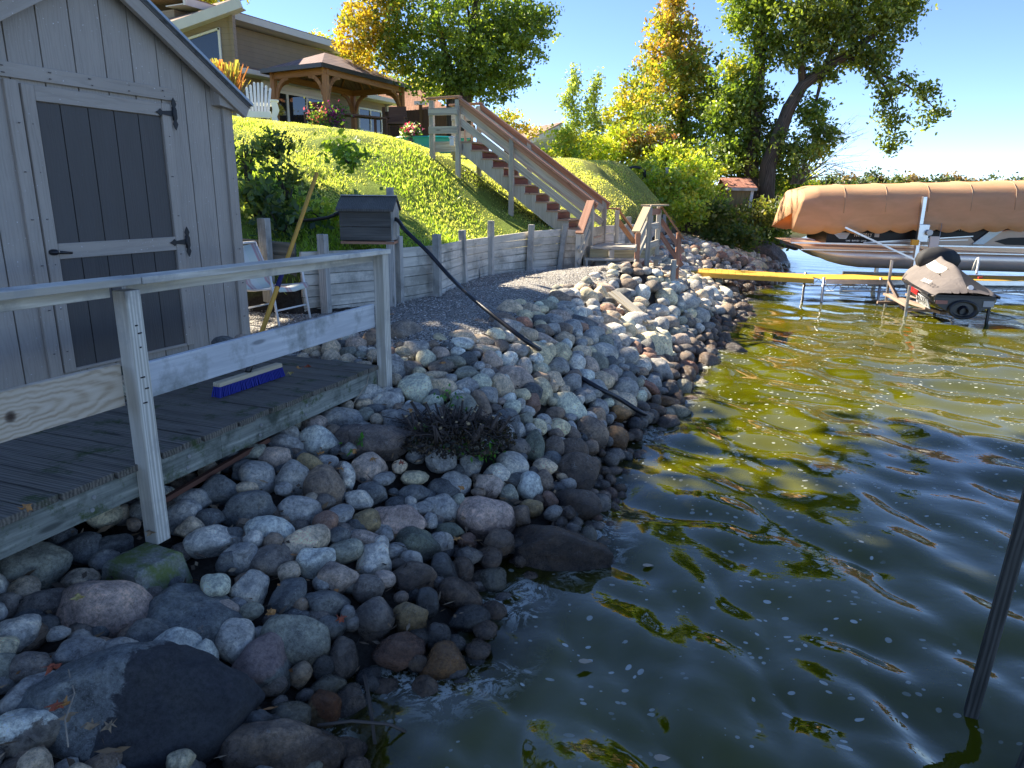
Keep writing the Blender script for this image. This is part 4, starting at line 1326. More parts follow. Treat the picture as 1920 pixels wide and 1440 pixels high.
-2215 4786 750 42 33 40 26 g
7148 20753 334 169 136 165 18 T
1143 11080 974 93 86 87 -22 G
1913 8287 102 81 75 60 -14 b
3373 12101 121 113 116 87 29 b
-1021 6313 945 55 49 49 24 b
-2829 5784 921 47 58 50 27 W
5414 16320 -77 153 98 115 -26 g
-1674 5803 821 51 57 45 -22 r
1575 11236 915 93 84 87 3 g
6754 18830 -77 186 200 123 -15 r
2681 10680 222 103 110 74 14 v
-1356 6276 912 58 50 46 -11 g
-2750 5565 891 63 63 34 19 W
-2259 5642 857 64 61 34 27 t
769 7758 697 69 69 58 -25 g
3572 11876 -21 121 119 77 -18 g
-145 6401 860 58 49 47 1 w
5443 15625 -155 120 162 131 0 b
4225 13360 -45 124 115 93 18 b
-1627 5715 799 65 60 34 -17 T
-2753 4222 727 41 36 31 20 w
1090 5318 -177 43 63 49 -12 b
2133 7693 -151 80 62 51 -28 p
4553 16772 364 147 147 119 29 T
3911 13505 174 110 149 105 6 g
1330 6447 -46 70 50 41 17 d
3287 11797 189 126 110 71 29 g
1132 5728 -127 52 53 46 -21 g
2810 11199 355 109 81 73 -1 v
-1351 6179 887 52 53 48 3 G
1159 6134 -41 58 55 45 23 b
-2388 5643 869 51 75 41 -29 r
3833 13694 284 119 91 97 -6 t
1038 10821 936 88 79 81 17 g
-1802 5773 831 46 62 47 0 l
2086 10690 520 109 86 65 12 g
808 8524 771 74 80 61 -26 g
-1367 5752 777 55 62 39 0 t
-1909 6270 937 55 53 46 -22 l
1044 5828 -52 60 58 40 24 b
3722 12120 -108 103 91 90 16 b
3748 11288 -191 86 89 94 -4 b
1921 9025 234 83 77 62 -24 r
2820 11340 416 105 71 75 -1 t
2584 10791 305 98 101 73 10 t
2486 10992 428 83 93 88 -7 w
932 6486 222 56 49 49 13 g
3171 17354 936 145 193 120 -9 b
1413 6201 -167 57 51 46 -11 v
1291 5782 -202 57 58 40 26 b
-939 3908 363 32 43 34 9 d
1606 10597 725 97 78 69 24 p
2615 9223 -112 81 83 66 -10 b
2407 11327 646 97 108 78 -7 l
1739 7229 -53 62 52 54 -28 b
1622 11386 957 107 91 71 2 d
1662 11880 1112 84 84 97 11 T
4145 14910 356 145 99 89 24 v
2975 10124 -70 85 91 74 29 b
4023 16800 588 132 133 122 -8 g
1821 11565 985 111 90 69 16 t
-2752 4396 754 39 37 32 -19 g
-2975 5051 858 52 50 31 8 r
1979 10080 418 80 97 75 19 T
5743 19880 696 151 176 145 16 r
3177 13628 599 123 115 85 -14 l
-2371 6050 927 48 61 45 1 t
4029 12557 -208 99 113 94 -5 W
-1912 5080 753 39 40 41 -15 g
5283 15116 -145 134 119 98 3 b
1383 10254 741 107 109 56 18 d
-2173 4272 671 32 39 37 21 W
2053 11825 1076 106 89 73 6 b
6386 20103 540 159 153 140 -27 b
2660 11116 397 95 88 74 7 G
-2276 5006 780 44 38 34 -5 t
3709 12868 25 95 96 100 -23 b
7455 23441 535 218 208 136 -20 t
1857 9721 404 87 77 62 -24 p
1085 9611 776 77 95 67 17 w
1105 9181 714 83 87 57 2 l
515 4016 -88 37 41 30 -15 W
-225 4555 299 48 52 28 -4 b
1233 7671 393 62 87 56 22 b
4449 15733 305 132 166 103 -5 v
2221 9177 91 91 88 53 5 g
640 10305 944 75 90 78 18 G
1870 11980 1145 96 89 80 26 p
1022 6455 151 64 53 39 25 b
4033 13882 231 136 113 78 -10 l
-2291 4787 757 43 33 32 -24 b
3256 15333 780 128 123 98 -11 r
1181 8895 633 72 65 62 7 T
528 6089 364 57 60 39 -24 g
2779 10905 250 103 111 64 11 d
2478 11680 851 85 109 87 -24 g
125 6821 829 69 51 38 -7 g
-294 6077 827 48 64 44 22 g
-660 4307 339 34 39 35 0 g
703 5647 118 49 53 39 0 G
645 6478 415 48 55 50 -14 l
6439 19534 316 185 154 108 21 d
3395 13558 466 99 113 98 18 t
-2849 5941 939 46 68 42 -7 t
2952 16553 934 110 106 128 21 T
6038 20231 709 179 146 116 -6 g
-459 4860 484 38 33 37 9 d
1103 6401 79 62 68 38 24 b
3053 10268 -71 105 77 55 22 v
1869 10334 533 85 79 67 -10 r
5307 17254 83 167 116 93 15 W
3485 12783 107 114 112 76 -24 b
4862 13908 -183 112 124 92 29 b
8506 21360 -186 190 216 123 -3 g
955 6768 310 64 68 40 14 W
3969 14870 436 129 115 88 18 g
8604 24614 281 229 210 133 -8 t
1690 9399 433 68 77 69 -9 G
888 5689 10 46 70 41 21 p
3060 16747 915 139 129 101 9 G
3108 15118 820 127 138 90 10 G
2890 10815 163 87 113 71 8 b
2166 9341 155 82 77 57 -9 b
2610 9389 -73 86 69 56 6 r
1487 10139 673 86 110 61 -15 r
2639 9677 -20 88 69 57 -13 g
3175 11477 218 78 101 88 10 v
2563 9541 -13 72 74 67 -14 b
5109 16302 60 121 139 110 -25 g
3614 13329 256 106 77 85 8 t
2738 12726 674 82 107 99 5 g
495 6480 515 57 59 40 0 t
1625 11668 1055 80 102 84 14 W
4901 16546 181 134 148 102 14 W
4354 17475 542 146 121 103 9 g
-2130 6267 949 57 65 36 7 g
1011 6964 342 56 83 46 1 t
4371 15206 285 145 149 79 18 t
7683 24827 612 202 217 146 0 T
-1398 5845 800 38 47 47 19 g
4354 18729 812 115 144 145 22 W
-1576 6412 943 52 67 40 5 d
5423 20333 900 133 159 147 -23 l
4104 14374 300 116 97 87 27 g
2120 10873 563 88 93 66 13 g
2624 11781 808 77 111 88 -1 g
3596 13161 194 125 104 69 5 G
1143 8082 527 66 55 50 29 t
1997 10485 506 91 69 60 -17 r
6999 22165 549 188 189 124 29 w
1534 6880 -33 55 77 46 20 g
2402 11969 1038 96 100 71 -11 w
5016 17643 292 152 179 98 -27 w
4513 18417 679 146 135 110 25 g
8403 23269 155 180 185 142 25 b
1644 8349 274 68 63 53 13 b
2072 11975 1139 81 101 84 15 b
1519 6387 -171 48 63 47 5 r
751 8072 742 58 75 56 -11 l
2646 9038 -167 81 97 52 -17 b
148 7745 947 64 64 46 10 T
575 9637 971 75 99 59 -10 g
3325 14977 729 106 110 100 12 t
2201 11898 1084 96 103 69 -10 g
2968 14543 831 114 83 86 -9 p
2727 13659 822 104 125 83 -10 t
8263 21075 -125 176 131 117 -7 g
-2132 4694 732 45 42 25 -25 v
5256 16507 12 115 113 111 -15 b
8412 21674 -112 147 195 147 18 G
3299 11053 17 91 97 65 -5 r
2794 13236 691 113 115 72 -26 d
1881 11812 1088 86 108 74 -18 d
1254 7839 414 73 70 41 0 g
3073 10826 73 89 104 63 -11 b
1957 8097 36 73 68 45 7 b
3868 11796 -209 90 93 74 9 b
1499 9211 507 84 67 48 14 t
638 5119 58 46 47 30 1 p
1047 9306 758 67 73 60 13 v
6146 23016 907 168 222 138 26 t
3705 11114 -196 75 77 79 -11 b
4788 16728 251 133 109 95 9 t
-1744 6136 897 50 49 36 9 t
4058 15364 444 135 108 79 24 g
2284 11738 961 101 111 61 7 T
2886 12192 599 88 116 76 25 g
2575 8625 -211 76 55 48 13 W
3478 11249 -41 76 111 77 -11 b
8980 24472 130 214 202 122 -29 d
2130 10221 372 73 75 65 -8 W
883 9791 874 68 95 63 -6 v
3681 13563 318 93 114 88 26 l
-137 5372 572 50 52 28 -2 g
6875 24716 814 167 184 156 -14 p
3962 12372 -210 90 108 78 29 G
5881 18607 193 155 127 98 10 p
1226 7960 456 66 75 45 -20 g
81 5061 367 43 43 29 -27 d
-2455 4591 749 40 49 26 13 d
2730 13068 700 81 77 91 -7 t
1060 5517 -129 51 41 31 -22 b
324 8705 969 65 50 51 8 W
392 5083 201 45 35 29 -12 t
4808 15671 132 129 119 83 16 b
3213 11191 107 94 71 60 7 b
-123 5538 611 44 49 33 23 v
6774 19723 243 134 160 124 4 l
3902 16159 578 105 120 106 22 d
3228 15662 806 124 81 83 13 g
7558 20094 4 179 151 96 -19 g
2863 12906 564 84 80 85 -6 G
4201 16332 468 119 121 95 6 p
3258 11361 125 78 62 73 0 b
4875 15360 66 111 106 91 -27 b
-2973 4778 828 29 43 36 -10 g
7202 21723 420 161 170 120 27 t
3590 17960 888 128 131 103 2 t
1083 6145 7 43 43 42 16 b
4985 19800 890 134 130 119 24 r
6508 23929 861 184 151 126 -14 w
4011 15591 485 108 94 93 15 l
2984 11218 258 70 77 77 19 l
1436 6387 -126 43 50 44 -20 b
362 6149 494 43 51 39 -13 T
2975 13317 600 91 92 80 7 g
-2686 5211 843 42 38 29 16 t
6966 23309 678 150 159 145 23 v
3040 14379 792 100 99 84 26 l
3225 10102 -191 84 80 53 15 d
1497 6291 -188 51 44 36 6 W
2687 11393 528 93 83 58 21 G
6727 21193 581 126 128 142 23 T
3401 14161 619 84 107 97 -29 g
4095 15145 406 128 137 73 16 G
827 5176 -49 37 46 35 8 r
1466 11758 1083 73 65 76 29 v
8661 23828 152 168 146 134 -27 v
2787 9621 -107 68 56 58 9 b
3791 15847 600 117 111 86 3 T
631 4733 27 32 43 33 12 r
4724 18364 586 114 142 116 -22 g
3316 12761 191 80 99 83 8 r
5603 16530 -144 108 98 101 28 d
4625 17921 516 137 103 91 -7 g
8316 22932 127 161 214 127 8 g
-801 5336 691 37 37 33 20 w
4582 18772 746 119 109 113 0 l
5437 19341 618 133 123 107 20 v
-2569 5097 819 39 42 28 19 W
2758 14483 895 101 71 80 -18 l
7831 21941 163 142 104 129 7 v
7819 23705 444 164 157 129 -15 l
7399 19272 -171 157 147 91 -21 b
3437 13376 368 93 96 75 -13 T
3446 17505 867 113 139 101 -29 g
5454 17070 -13 108 135 103 3 b
6440 18576 -52 119 125 109 -6 b
2917 9720 -144 80 73 48 -10 g
5164 15378 -63 93 83 97 -14 p
969 6568 226 45 46 40 15 v
3817 13117 64 73 91 90 -10 r
-379 5607 725 40 36 32 15 w
6371 21758 758 140 130 122 28 T
2318 9857 187 66 69 57 -25 p
6716 18462 -207 141 137 90 -13 b
2188 9544 185 71 56 50 0 W
-59 6067 722 40 38 36 13 l
4599 14245 21 121 106 63 17 g
1483 8700 431 74 76 40 4 g
-2760 5938 932 42 47 32 4 g
5427 18920 482 131 119 99 -24 v
2931 15141 877 122 82 68 -14 t
7022 21492 476 160 130 103 24 T
3119 10031 -161 71 65 55 12 b
-2328 5109 796 33 44 32 2 t
-1731 6050 877 39 32 36 20 b
2960 12677 444 91 82 65 28 l
2314 10196 271 74 71 53 13 g
7386 23849 611 138 191 144 24 v
3813 18265 872 111 91 106 6 g
5682 18536 250 131 123 93 20 v
3822 15546 562 93 78 92 -25 w
3074 16991 926 103 110 97 12 d
6507 23638 841 159 138 121 -3 v
2948 13710 728 92 103 72 9 T
6227 20584 722 141 95 104 -20 t
5832 19667 592 131 135 103 2 b
285 7451 879 53 66 38 -5 d
7946 24109 459 157 166 127 -10 T
3355 11289 42 67 67 70 4 b
4824 15036 49 107 110 75 12 G
3727 11481 -155 68 81 71 -1 b
8681 21950 -183 145 128 115 25 b
6250 23836 918 169 120 113 -1 r
657 8592 844 64 51 41 16 v
3821 13873 344 87 105 77 8 l
6815 20653 473 122 124 118 17 p
4504 13801 -45 112 88 60 25 r
5019 15512 17 86 99 97 12 g
3323 14326 673 104 82 67 -26 T
791 5859 115 40 35 33 -27 b
4346 13975 84 106 86 63 -29 r
2847 10491 84 58 68 67 5 g
1163 7596 420 54 52 38 23 T
622 8091 803 56 56 40 15 w
2958 11372 337 68 76 64 -25 t
3670 13020 97 93 88 62 -8 d
8886 24152 118 187 165 102 -6 g
-1274 6290 916 47 33 29 -11 l
3522 16228 728 103 92 83 -13 g
-683 5743 787 36 39 32 22 T
7233 22941 541 140 143 120 -18 t
7307 19728 10 145 113 88 -10 r
1734 7893 124 60 67 37 7 g
8309 23998 308 138 148 133 9 r
2069 9583 259 67 90 47 22 d
6581 20506 557 117 140 115 -27 l
5433 16650 -54 119 145 76 26 b
-1551 5645 776 36 41 31 0 g
-1780 5677 810 33 41 33 18 g
4762 17151 316 92 110 103 15 r
3040 14783 820 94 99 74 4 g
6517 23000 790 172 132 96 -4 b
5519 20567 918 111 104 120 -20 t
6415 22554 790 161 129 99 27 t
4382 14886 237 87 101 83 -4 g
2834 14353 863 90 95 73 0 g
4624 16327 280 125 105 69 4 b
5624 17852 61 106 105 96 11 b
5423 18672 400 121 96 92 8 T
2031 9935 356 59 81 56 18 v
3833 18466 905 117 92 91 21 G
3317 10726 -80 67 100 58 -27 g
3730 11956 -123 76 55 62 -28 r
2576 11888 902 68 93 66 -1 T
5946 18901 271 137 113 82 -29 T
-2896 6260 969 35 38 38 26 l
3438 16893 805 110 87 81 27 t
4614 19187 845 113 96 100 20 l
4436 14699 185 83 127 82 9 b
3482 16430 755 112 78 74 -7 t
3987 17045 624 104 90 86 -4 t
-84 5679 628 39 42 28 27 p
4617 17728 478 124 101 78 -4 g
-2215 5988 906 36 39 33 -6 g
4297 15009 293 97 76 73 5 t
6201 17921 -175 103 133 98 7 r
6254 19322 308 127 138 90 -16 W
4940 19578 845 129 84 90 -11 G
4472 18038 601 117 98 85 3 v
-226 6128 815 39 37 31 10 p
2973 15667 890 98 74 76 -18 p
2627 15606 955 94 94 78 -9 g
2701 15447 930 95 96 75 27 w
5133 15845 1 106 113 73 8 b
1435 7723 271 50 56 39 8 T
6255 23516 900 137 140 119 -25 g
7375 20531 182 125 126 101 19 g
2802 15684 912 97 94 75 -17 g
3450 11814 57 74 55 59 -26 b
6544 24662 883 134 176 132 10 l
2546 15218 958 109 100 63 29 l
5866 20506 821 125 92 98 -16 l
4246 14699 277 72 90 90 21 g
6327 19018 162 119 112 90 3 g
1484 9898 628 61 85 49 -16 t
8529 24193 253 139 125 123 -16 g
3472 11394 -11 62 64 65 -16 b
8918 22453 -190 151 173 99 -14 b
3405 12552 97 78 103 62 29 g
5047 17920 338 105 143 90 18 p
2777 15280 931 103 91 66 -9 l
4317 16763 460 113 98 73 -14 t
3339 11636 125 71 80 58 6 p
-1354 6073 857 43 40 26 -11 g
6350 24414 916 167 108 101 15 p
4992 14236 -167 86 89 71 4 b
3342 15969 780 90 122 81 -2 G
6603 20927 610 118 138 105 -11 W
4809 17857 425 120 99 77 9 t
8053 22610 170 134 146 109 -25 b
7886 24627 533 146 154 118 29 g
2813 15878 916 114 95 63 -26 t
4609 14037 -35 72 70 80 28 b
6946 21735 528 130 114 102 -23 T
7524 22144 323 117 164 118 -14 l
7157 19503 -1 120 89 91 -25 b
6875 20094 312 117 95 98 2 t
4957 18426 509 127 85 76 17 g
3032 12137 431 75 82 57 -25 t
7809 20814 31 140 125 88 -1 b
8815 24889 226 160 128 108 3 p
5253 15523 -86 113 118 62 -27 r
3163 15492 820 81 112 83 19 t
2005 11600 960 62 93 61 -18 g
6342 18066 -193 99 95 94 9 g
2418 11811 943 66 95 59 12 T
5822 20118 738 137 96 81 23 g
4689 15118 121 94 92 68 -27 g
3750 13398 213 89 98 57 -5 t
5608 15852 -209 89 116 79 14 b
1549 11493 1010 63 57 57 11 t
-871 5776 784 32 47 31 12 g
5852 17956 -12 114 101 77 -18 b
8192 21936 5 146 97 88 8 b
6124 18777 152 107 111 88 8 b
7286 21133 317 101 146 116 14 t
6993 19434 44 98 101 103 26 W
1490 10707 801 63 42 49 13 T
4369 15405 304 99 104 64 2 d
7469 21284 249 118 115 100 11 t
3827 14479 456 88 99 63 6 g
8070 21142 -39 117 89 101 -27 b
3174 12497 246 66 71 63 0 b
-963 6068 870 32 45 32 -25 T
1388 11582 1052 62 50 56 -16 v
4250 14256 200 90 95 59 -2 T
-331 6273 896 45 43 24 2 g
7187 23214 590 123 118 110 -5 v
3039 15389 856 84 106 71 27 w
3597 15879 678 72 91 89 1 l
3724 17707 804 106 96 75 -26 w
-2242 6227 946 42 44 25 -23 T
7521 20948 182 112 114 99 -1 v
2869 10637 115 58 88 52 -17 g
7846 20262 -86 99 106 105 -26 r
8891 22939 -95 126 108 105 8 g
4817 18038 463 108 104 75 3 t
3853 14647 462 82 64 66 -24 l
4941 15898 93 76 114 85 15 g
6054 19967 616 122 110 80 3 t
5707 21058 927 102 84 106 6 p
2658 15796 954 86 112 71 29 v
3994 16421 559 96 75 70 -17 t
5409 15982 -111 93 97 69 4 b
6591 21616 666 107 143 106 -11 T
7466 22595 403 131 91 95 -17 t
1962 10219 457 64 80 42 -20 p
5969 21475 878 119 117 93 29 T
6111 21850 849 119 116 97 -3 g
3771 16478 652 101 100 65 21 l
3078 13477 595 73 93 62 -10 r
7822 19903 -158 97 101 100 7 b
4833 19254 793 88 108 101 8 t
4533 15168 200 86 103 66 17 v
4952 16191 117 88 110 73 -23 b
2936 13484 672 86 87 51 16 r
897 10320 914 61 53 43 -18 b
3289 12487 160 66 49 59 -12 b
6519 21206 667 134 103 80 -29 t
8296 20822 -176 138 139 76 26 b
7205 21442 386 120 98 91 -12 g
4658 13690 -153 91 79 51 19 G
3772 19043 1006 99 81 86 8 t
7970 21538 53 105 161 105 -15 b
5286 16119 -43 105 89 60 -3 b
7834 23035 326 123 101 102 -8 W
4512 17159 425 88 96 79 10 g
3804 13294 141 73 73 59 -19 b
4170 16645 509 85 123 77 -8 T
3834 18796 942 86 84 95 -10 r
5796 20298 795 117 126 81 -25 g
3151 11294 175 57 47 54 -24 p
3440 17316 845 91 113 76 -24 l
6845 21008 507 113 107 89 -28 v
3700 15659 621 72 88 79 9 T
7104 24573 751 119 120 115 -8 b
4720 19556 904 102 90 85 -23 p
1492 7890 272 45 46 34 5 g
8134 23499 290 138 96 91 -14 g
3485 18234 928 98 91 77 7 w
6564 18322 -199 89 100 88 20 v
8243 21299 -93 93 120 112 10 W
5061 15183 -43 77 83 71 -29 g
7575 20326 46 94 116 101 0 b
3517 14852 638 77 117 66 24 W
4185 17734 648 83 92 86 18 l
4586 18994 803 113 136 72 20 d
7407 24693 680 138 116 98 -8 b
5816 18146 61 102 81 74 26 b
4064 18938 913 86 86 93 -8 g
3573 12532 2 80 85 46 27 b
8603 22470 -71 134 146 85 -27 g
700 10184 924 54 58 44 2 T
3432 13756 512 74 72 58 12 d
5204 17043 97 80 117 83 25 d
2055 11118 695 66 64 43 -25 t
5015 18213 426 98 87 76 26 g
4985 18888 634 95 83 84 14 r
3767 18060 847 89 75 81 -5 g
5606 16865 -113 84 71 77 23 v
3807 15309 549 79 89 66 -28 t
6074 22399 886 118 90 92 -24 g
4973 15676 53 81 66 68 -25 b
4051 17527 664 82 108 82 7 l
5784 19459 534 107 104 78 22 g
883 10468 936 64 68 38 -19 W
6015 19444 444 89 114 93 -14 v
3268 10890 -14 65 49 42 -8 b
6780 22567 663 105 127 105 -14 r
6453 19206 181 89 123 91 -16 g
4552 14826 145 75 79 66 -23 v
3337 13807 572 63 61 67 28 t
6728 23148 733 127 107 90 -29 r
8349 22433 19 113 95 96 -4 b
7620 22390 313 96 135 112 29 v
5297 15800 -79 84 83 66 -5 G
6047 20921 821 94 89 99 13 v
5766 16933 -177 101 97 62 8 b
6308 18828 95 102 99 75 21 g
3635 18365 910 98 97 73 -3 v
7377 20190 103 115 91 75 -11 d
4010 12833 -132 66 50 55 16 b
5742 20874 903 123 87 73 -5 T
7474 20742 171 113 105 80 -20 b
7602 24148 577 130 117 93 -2 g
7405 24246 649 132 134 92 28 b
3226 12613 215 64 88 54 -7 p
8170 24544 422 126 92 98 -2 g
2289 8744 -33 42 51 41 -5 b
4416 14241 110 72 78 60 -23 b
2125 8807 72 49 36 36 29 b
2923 11062 230 54 65 49 -20 b
7607 20638 92 101 106 88 9 b
6469 19755 381 100 139 81 -5 g
3525 14695 620 80 79 56 -27 t
5925 21137 873 90 103 101 21 v
3645 18560 943 77 98 91 -3 d
4238 13102 -149 74 59 50 21 b
6158 22220 852 94 133 106 -4 d
4000 18469 856 100 104 69 26 g
3187 10379 -108 46 52 52 -1 v
4407 16317 374 94 78 59 3 T
4620 18132 565 92 117 73 6 T
5357 14928 -206 91 98 52 -1 d
4020 19119 964 95 85 77 8 T
7840 20085 -123 118 101 70 -29 g
6474 20725 640 110 98 78 7 r
6221 21064 774 113 129 78 -16 l
4292 17838 626 87 72 74 0 w
5812 19031 370 98 104 75 14 w
4382 19453 945 110 92 68 12 d
5172 19073 623 113 102 64 6 v
5651 18204 151 84 95 80 1 g
6260 18505 -6 93 98 75 -14 g
4889 19098 729 95 93 76 1 g
3989 12717 -155 56 65 60 20 g
7771 21112 88 95 96 93 29 g
3867 12184 -187 66 56 47 0 W
1456 11201 938 47 53 53 -14 g
6126 19573 448 105 78 72 -23 g
7023 19035 -115 102 80 70 0 G
3226 16173 827 70 76 72 0 g
4570 20399 1063 104 87 76 -21 t
7465 19581 -103 97 100 78 23 b
2860 12060 637 59 62 49 8 g
3688 14833 560 74 99 58 -13 T
7545 21778 267 105 88 87 4 l
4186 12958 -173 66 64 52 -17 W
4119 19550 1029 97 85 75 -29 t
5721 17182 -124 94 112 62 13 b
3977 19283 1009 90 98 78 -12 g
7297 24462 696 135 122 84 0 g
4158 17230 579 98 84 58 -15 W
4686 20835 1091 116 85 70 21 b
3432 17064 820 67 74 82 11 t
4603 16496 305 84 88 62 -23 g
5180 22446 1088 106 74 88 -29 T
4307 13829 63 61 74 61 -5 b
5714 21330 912 96 81 88 -17 t
8005 24446 473 126 120 88 -24 t
2962 14134 794 80 60 47 -25 v
4273 14519 234 64 52 63 18 g
8214 24190 366 114 88 95 -9 l
8520 23580 159 109 130 94 22 g
3795 17307 724 77 74 72 -29 d
3737 16257 647 64 85 77 19 l
4418 17010 444 76 93 71 9 w
6121 22770 892 100 87 94 21 t
3846 12058 -185 61 57 46 24 b
3923 17850 761 87 130 67 -20 d
4852 21097 1084 111 86 72 1 t
4898 16349 156 89 70 56 0 b
4831 20212 979 94 93 78 5 d
3956 17207 653 95 85 57 26 t
7003 22959 621 122 92 78 -19 t
6650 20100 418 102 131 72 -12 g
4513 17439 466 85 72 65 -28 t
1503 10003 635 47 35 40 8 l
5263 18113 291 79 75 76 -20 T
5190 18337 387 81 69 75 1 g
5407 20013 824 90 122 79 8 d
5004 14725 -83 71 68 57 19 b
594 10142 945 47 50 40 -7 g
4907 22079 1129 109 69 78 -22 r
4531 14603 120 71 73 55 -25 G
7134 20449 276 93 86 81 8 g
5573 23086 1021 102 74 91 -22 T
3759 16810 683 91 78 55 -11 g
4159 17368 597 78 71 68 -14 g
2792 11440 482 61 42 39 -29 g
4515 19578 937 96 103 69 7 G
4963 21769 1104 108 84 76 14 p
5539 18091 164 81 88 72 -28 b
1741 11031 802 51 39 43 27 d
5287 21126 1000 99 89 78 -6 t
5338 20722 948 101 93 74 27 l
4861 20916 1066 84 91 90 -4 b
5732 19168 450 85 127 76 -8 l
2836 13102 625 63 65 48 13 g
5010 21268 1067 92 89 84 9 G
7705 23394 431 126 115 75 -1 W
6777 23696 768 135 131 71 16 t
2747 16077 940 76 87 59 29 l
5125 20908 1014 98 92 75 -15 G
3154 17133 911 80 62 63 26 W
7892 21723 106 110 94 74 -19 g
5373 21416 1000 80 89 96 29 t
8214 22159 27 118 104 71 -4 g
5734 22617 963 129 80 66 15 g
4283 14414 210 65 55 56 9 T
6197 20807 760 79 116 92 -17 t
2725 11530 579 50 68 47 -28 l
6817 22289 624 103 95 81 -2 l
5189 17740 228 88 85 61 -7 t
6799 24403 812 130 97 76 -17 W
3900 15227 499 82 66 49 25 t
5132 21604 1062 94 89 82 -18 G
4245 18958 895 90 61 66 4 v
4331 20620 1134 94 98 74 20 g
5287 22898 1080 87 80 99 23 T
5445 20979 953 104 95 70 -20 t
5595 20777 928 90 130 79 14 b
4975 20532 998 108 89 64 7 w
3188 10796 2 56 64 37 -2 b
4706 21490 1138 98 91 77 21 T
4218 19805 1051 94 85 68 -23 d
4646 20643 1078 110 99 63 10 g
3041 11482 317 45 59 51 -13 g
7087 24212 729 121 90 78 -13 t
4476 20123 1043 87 105 75 -1 g
7982 24838 508 97 114 104 -17 g
4372 20351 1095 109 103 61 -29 G
6655 19941 363 85 94 77 11 r
5357 17918 197 68 99 78 24 g
7099 21959 481 98 121 80 4 r
5408 22357 1034 104 86 77 -15 T
5731 21828 930 88 90 86 3 t
3703 12437 -79 58 51 45 3 g
5856 18407 129 79 88 70 -9 b
4012 14028 275 75 68 43 -8 t
5842 22179 914 104 88 74 2 g
5766 22009 928 109 90 70 -29 T
4068 19718 1069 90 112 68 -3 g
5266 20561 941 101 103 66 5 w
4593 20004 998 75 109 83 28 b
3272 16766 847 91 93 49 8 G
4583 19741 952 102 113 60 -9 g
8027 20908 -54 85 96 82 10 b
5578 22778 1010 120 86 67 -26 t
5354 15290 -160 58 81 65 12 d
6163 24033 912 107 78 83 -13 l
7704 20506 23 88 119 75 9 b
4985 22346 1124 82 90 93 -19 g
4478 14005 22 56 59 56 -24 g
4846 20420 1009 106 107 60 8 r
977 8863 732 46 45 28 26 b
5225 19234 653 70 83 81 25 r
5636 22433 981 105 90 73 8 b
5105 19589 797 84 115 70 12 G
5729 23664 1000 88 82 95 14 r
4743 19928 948 89 115 67 -26 T
6115 19778 527 89 94 66 -13 r
3694 17081 733 78 74 56 5 l
2990 14016 766 68 65 44 -25 T
3837 17033 676 68 80 65 -28 v
5209 20280 933 79 80 78 14 G
5559 21941 980 78 97 91 11 w
5846 22391 922 95 93 78 -21 T
3972 15743 511 78 74 48 2 W
7199 20165 178 80 71 76 15 b
4513 21127 1147 90 105 73 0 t
8382 22135 -46 86 72 85 -10 b
3314 15148 741 64 98 54 -15 p
5521 23753 1046 93 84 88 29 p
7001 24374 763 97 96 89 8 t
8561 22905 20 97 82 80 -24 G
5361 21259 993 78 76 83 0 g
4541 20771 1111 100 111 62 -27 t
6403 20999 698 89 137 72 14 g
1352 11273 984 45 63 42 0 t
3070 12568 333 50 48 48 0 l
5272 22051 1052 97 99 72 22 t
4873 20673 1038 89 112 69 22 l
7024 19186 -60 74 97 73 18 b
6955 19781 177 86 96 66 18 r
4755 18752 675 79 63 64 5 g
4551 18604 708 91 91 55 26 W
5088 16007 34 70 79 54 -17 g
5617 18679 321 83 79 61 -20 t
4704 18902 735 78 91 66 -21 l
8891 23261 -39 88 83 88 4 r
5222 19911 846 98 63 57 -29 T
4625 16140 258 74 75 51 8 l
6986 24964 785 100 96 87 22 l
5024 21957 1101 90 102 75 -23 T
5401 23204 1063 97 92 77 -21 b
5434 22199 1021 108 100 64 3 l
4150 14081 213 60 66 48 7 g
3931 17678 728 79 79 56 -2 G
6190 21583 809 94 129 69 4 t
5854 21680 918 93 87 70 -23 G
6365 20486 644 79 65 74 -12 W
5584 21720 964 73 105 89 26 T
4872 21500 1108 84 108 76 5 p
6600 19433 205 71 82 75 -10 w
6791 23514 745 98 82 78 -8 g
3633 17358 785 75 82 56 -27 l
5144 19389 726 73 68 72 -10 v
5176 21298 1035 104 110 60 -28 g
7661 21321 162 84 81 76 -24 b
6896 24132 772 82 105 98 -18 g
5858 22993 946 96 95 75 27 g
8001 21322 11 93 100 69 -1 W
4290 19999 1065 81 126 67 6 v
4314 17682 587 79 67 55 21 g
5330 21679 1023 85 108 75 -22 v
5699 21579 928 84 108 75 26 v
6728 21396 592 92 110 68 4 T
5647 22939 999 109 97 65 2 T
6359 22035 772 96 89 68 0 g
7183 22409 491 103 87 67 -6 g
5076 22570 1114 83 100 82 18 g
6579 21402 654 84 105 74 -24 g
2898 15520 905 67 68 49 -12 r
4785 16975 277 87 68 46 -8 p
5916 23609 955 91 92 82 -17 t
6547 24290 864 98 93 80 1 W
4921 17121 236 70 87 58 20 T
4387 16634 413 66 87 57 27 p
4217 15450 375 58 72 57 -22 d
5008 21058 1051 84 118 69 -7 v
6621 20703 569 90 95 63 2 w
6853 22892 665 102 83 68 0 l
5571 21449 955 96 114 63 23 w
5989 23447 931 94 87 76 -7 T
5638 23896 1023 83 93 89 -4 d
5657 23368 1009 107 97 66 3 g
7878 21236 55 105 103 57 7 b
8702 23489 74 84 118 87 17 g
7591 23142 431 87 72 81 -23 W
3586 12077 -33 53 66 38 16 b
8024 21884 67 97 83 65 27 W
6694 24189 825 81 101 92 5 t
5818 23226 966 76 99 90 16 t
3167 14512 752 64 67 42 -2 r
4334 17203 503 61 76 62 -12 t
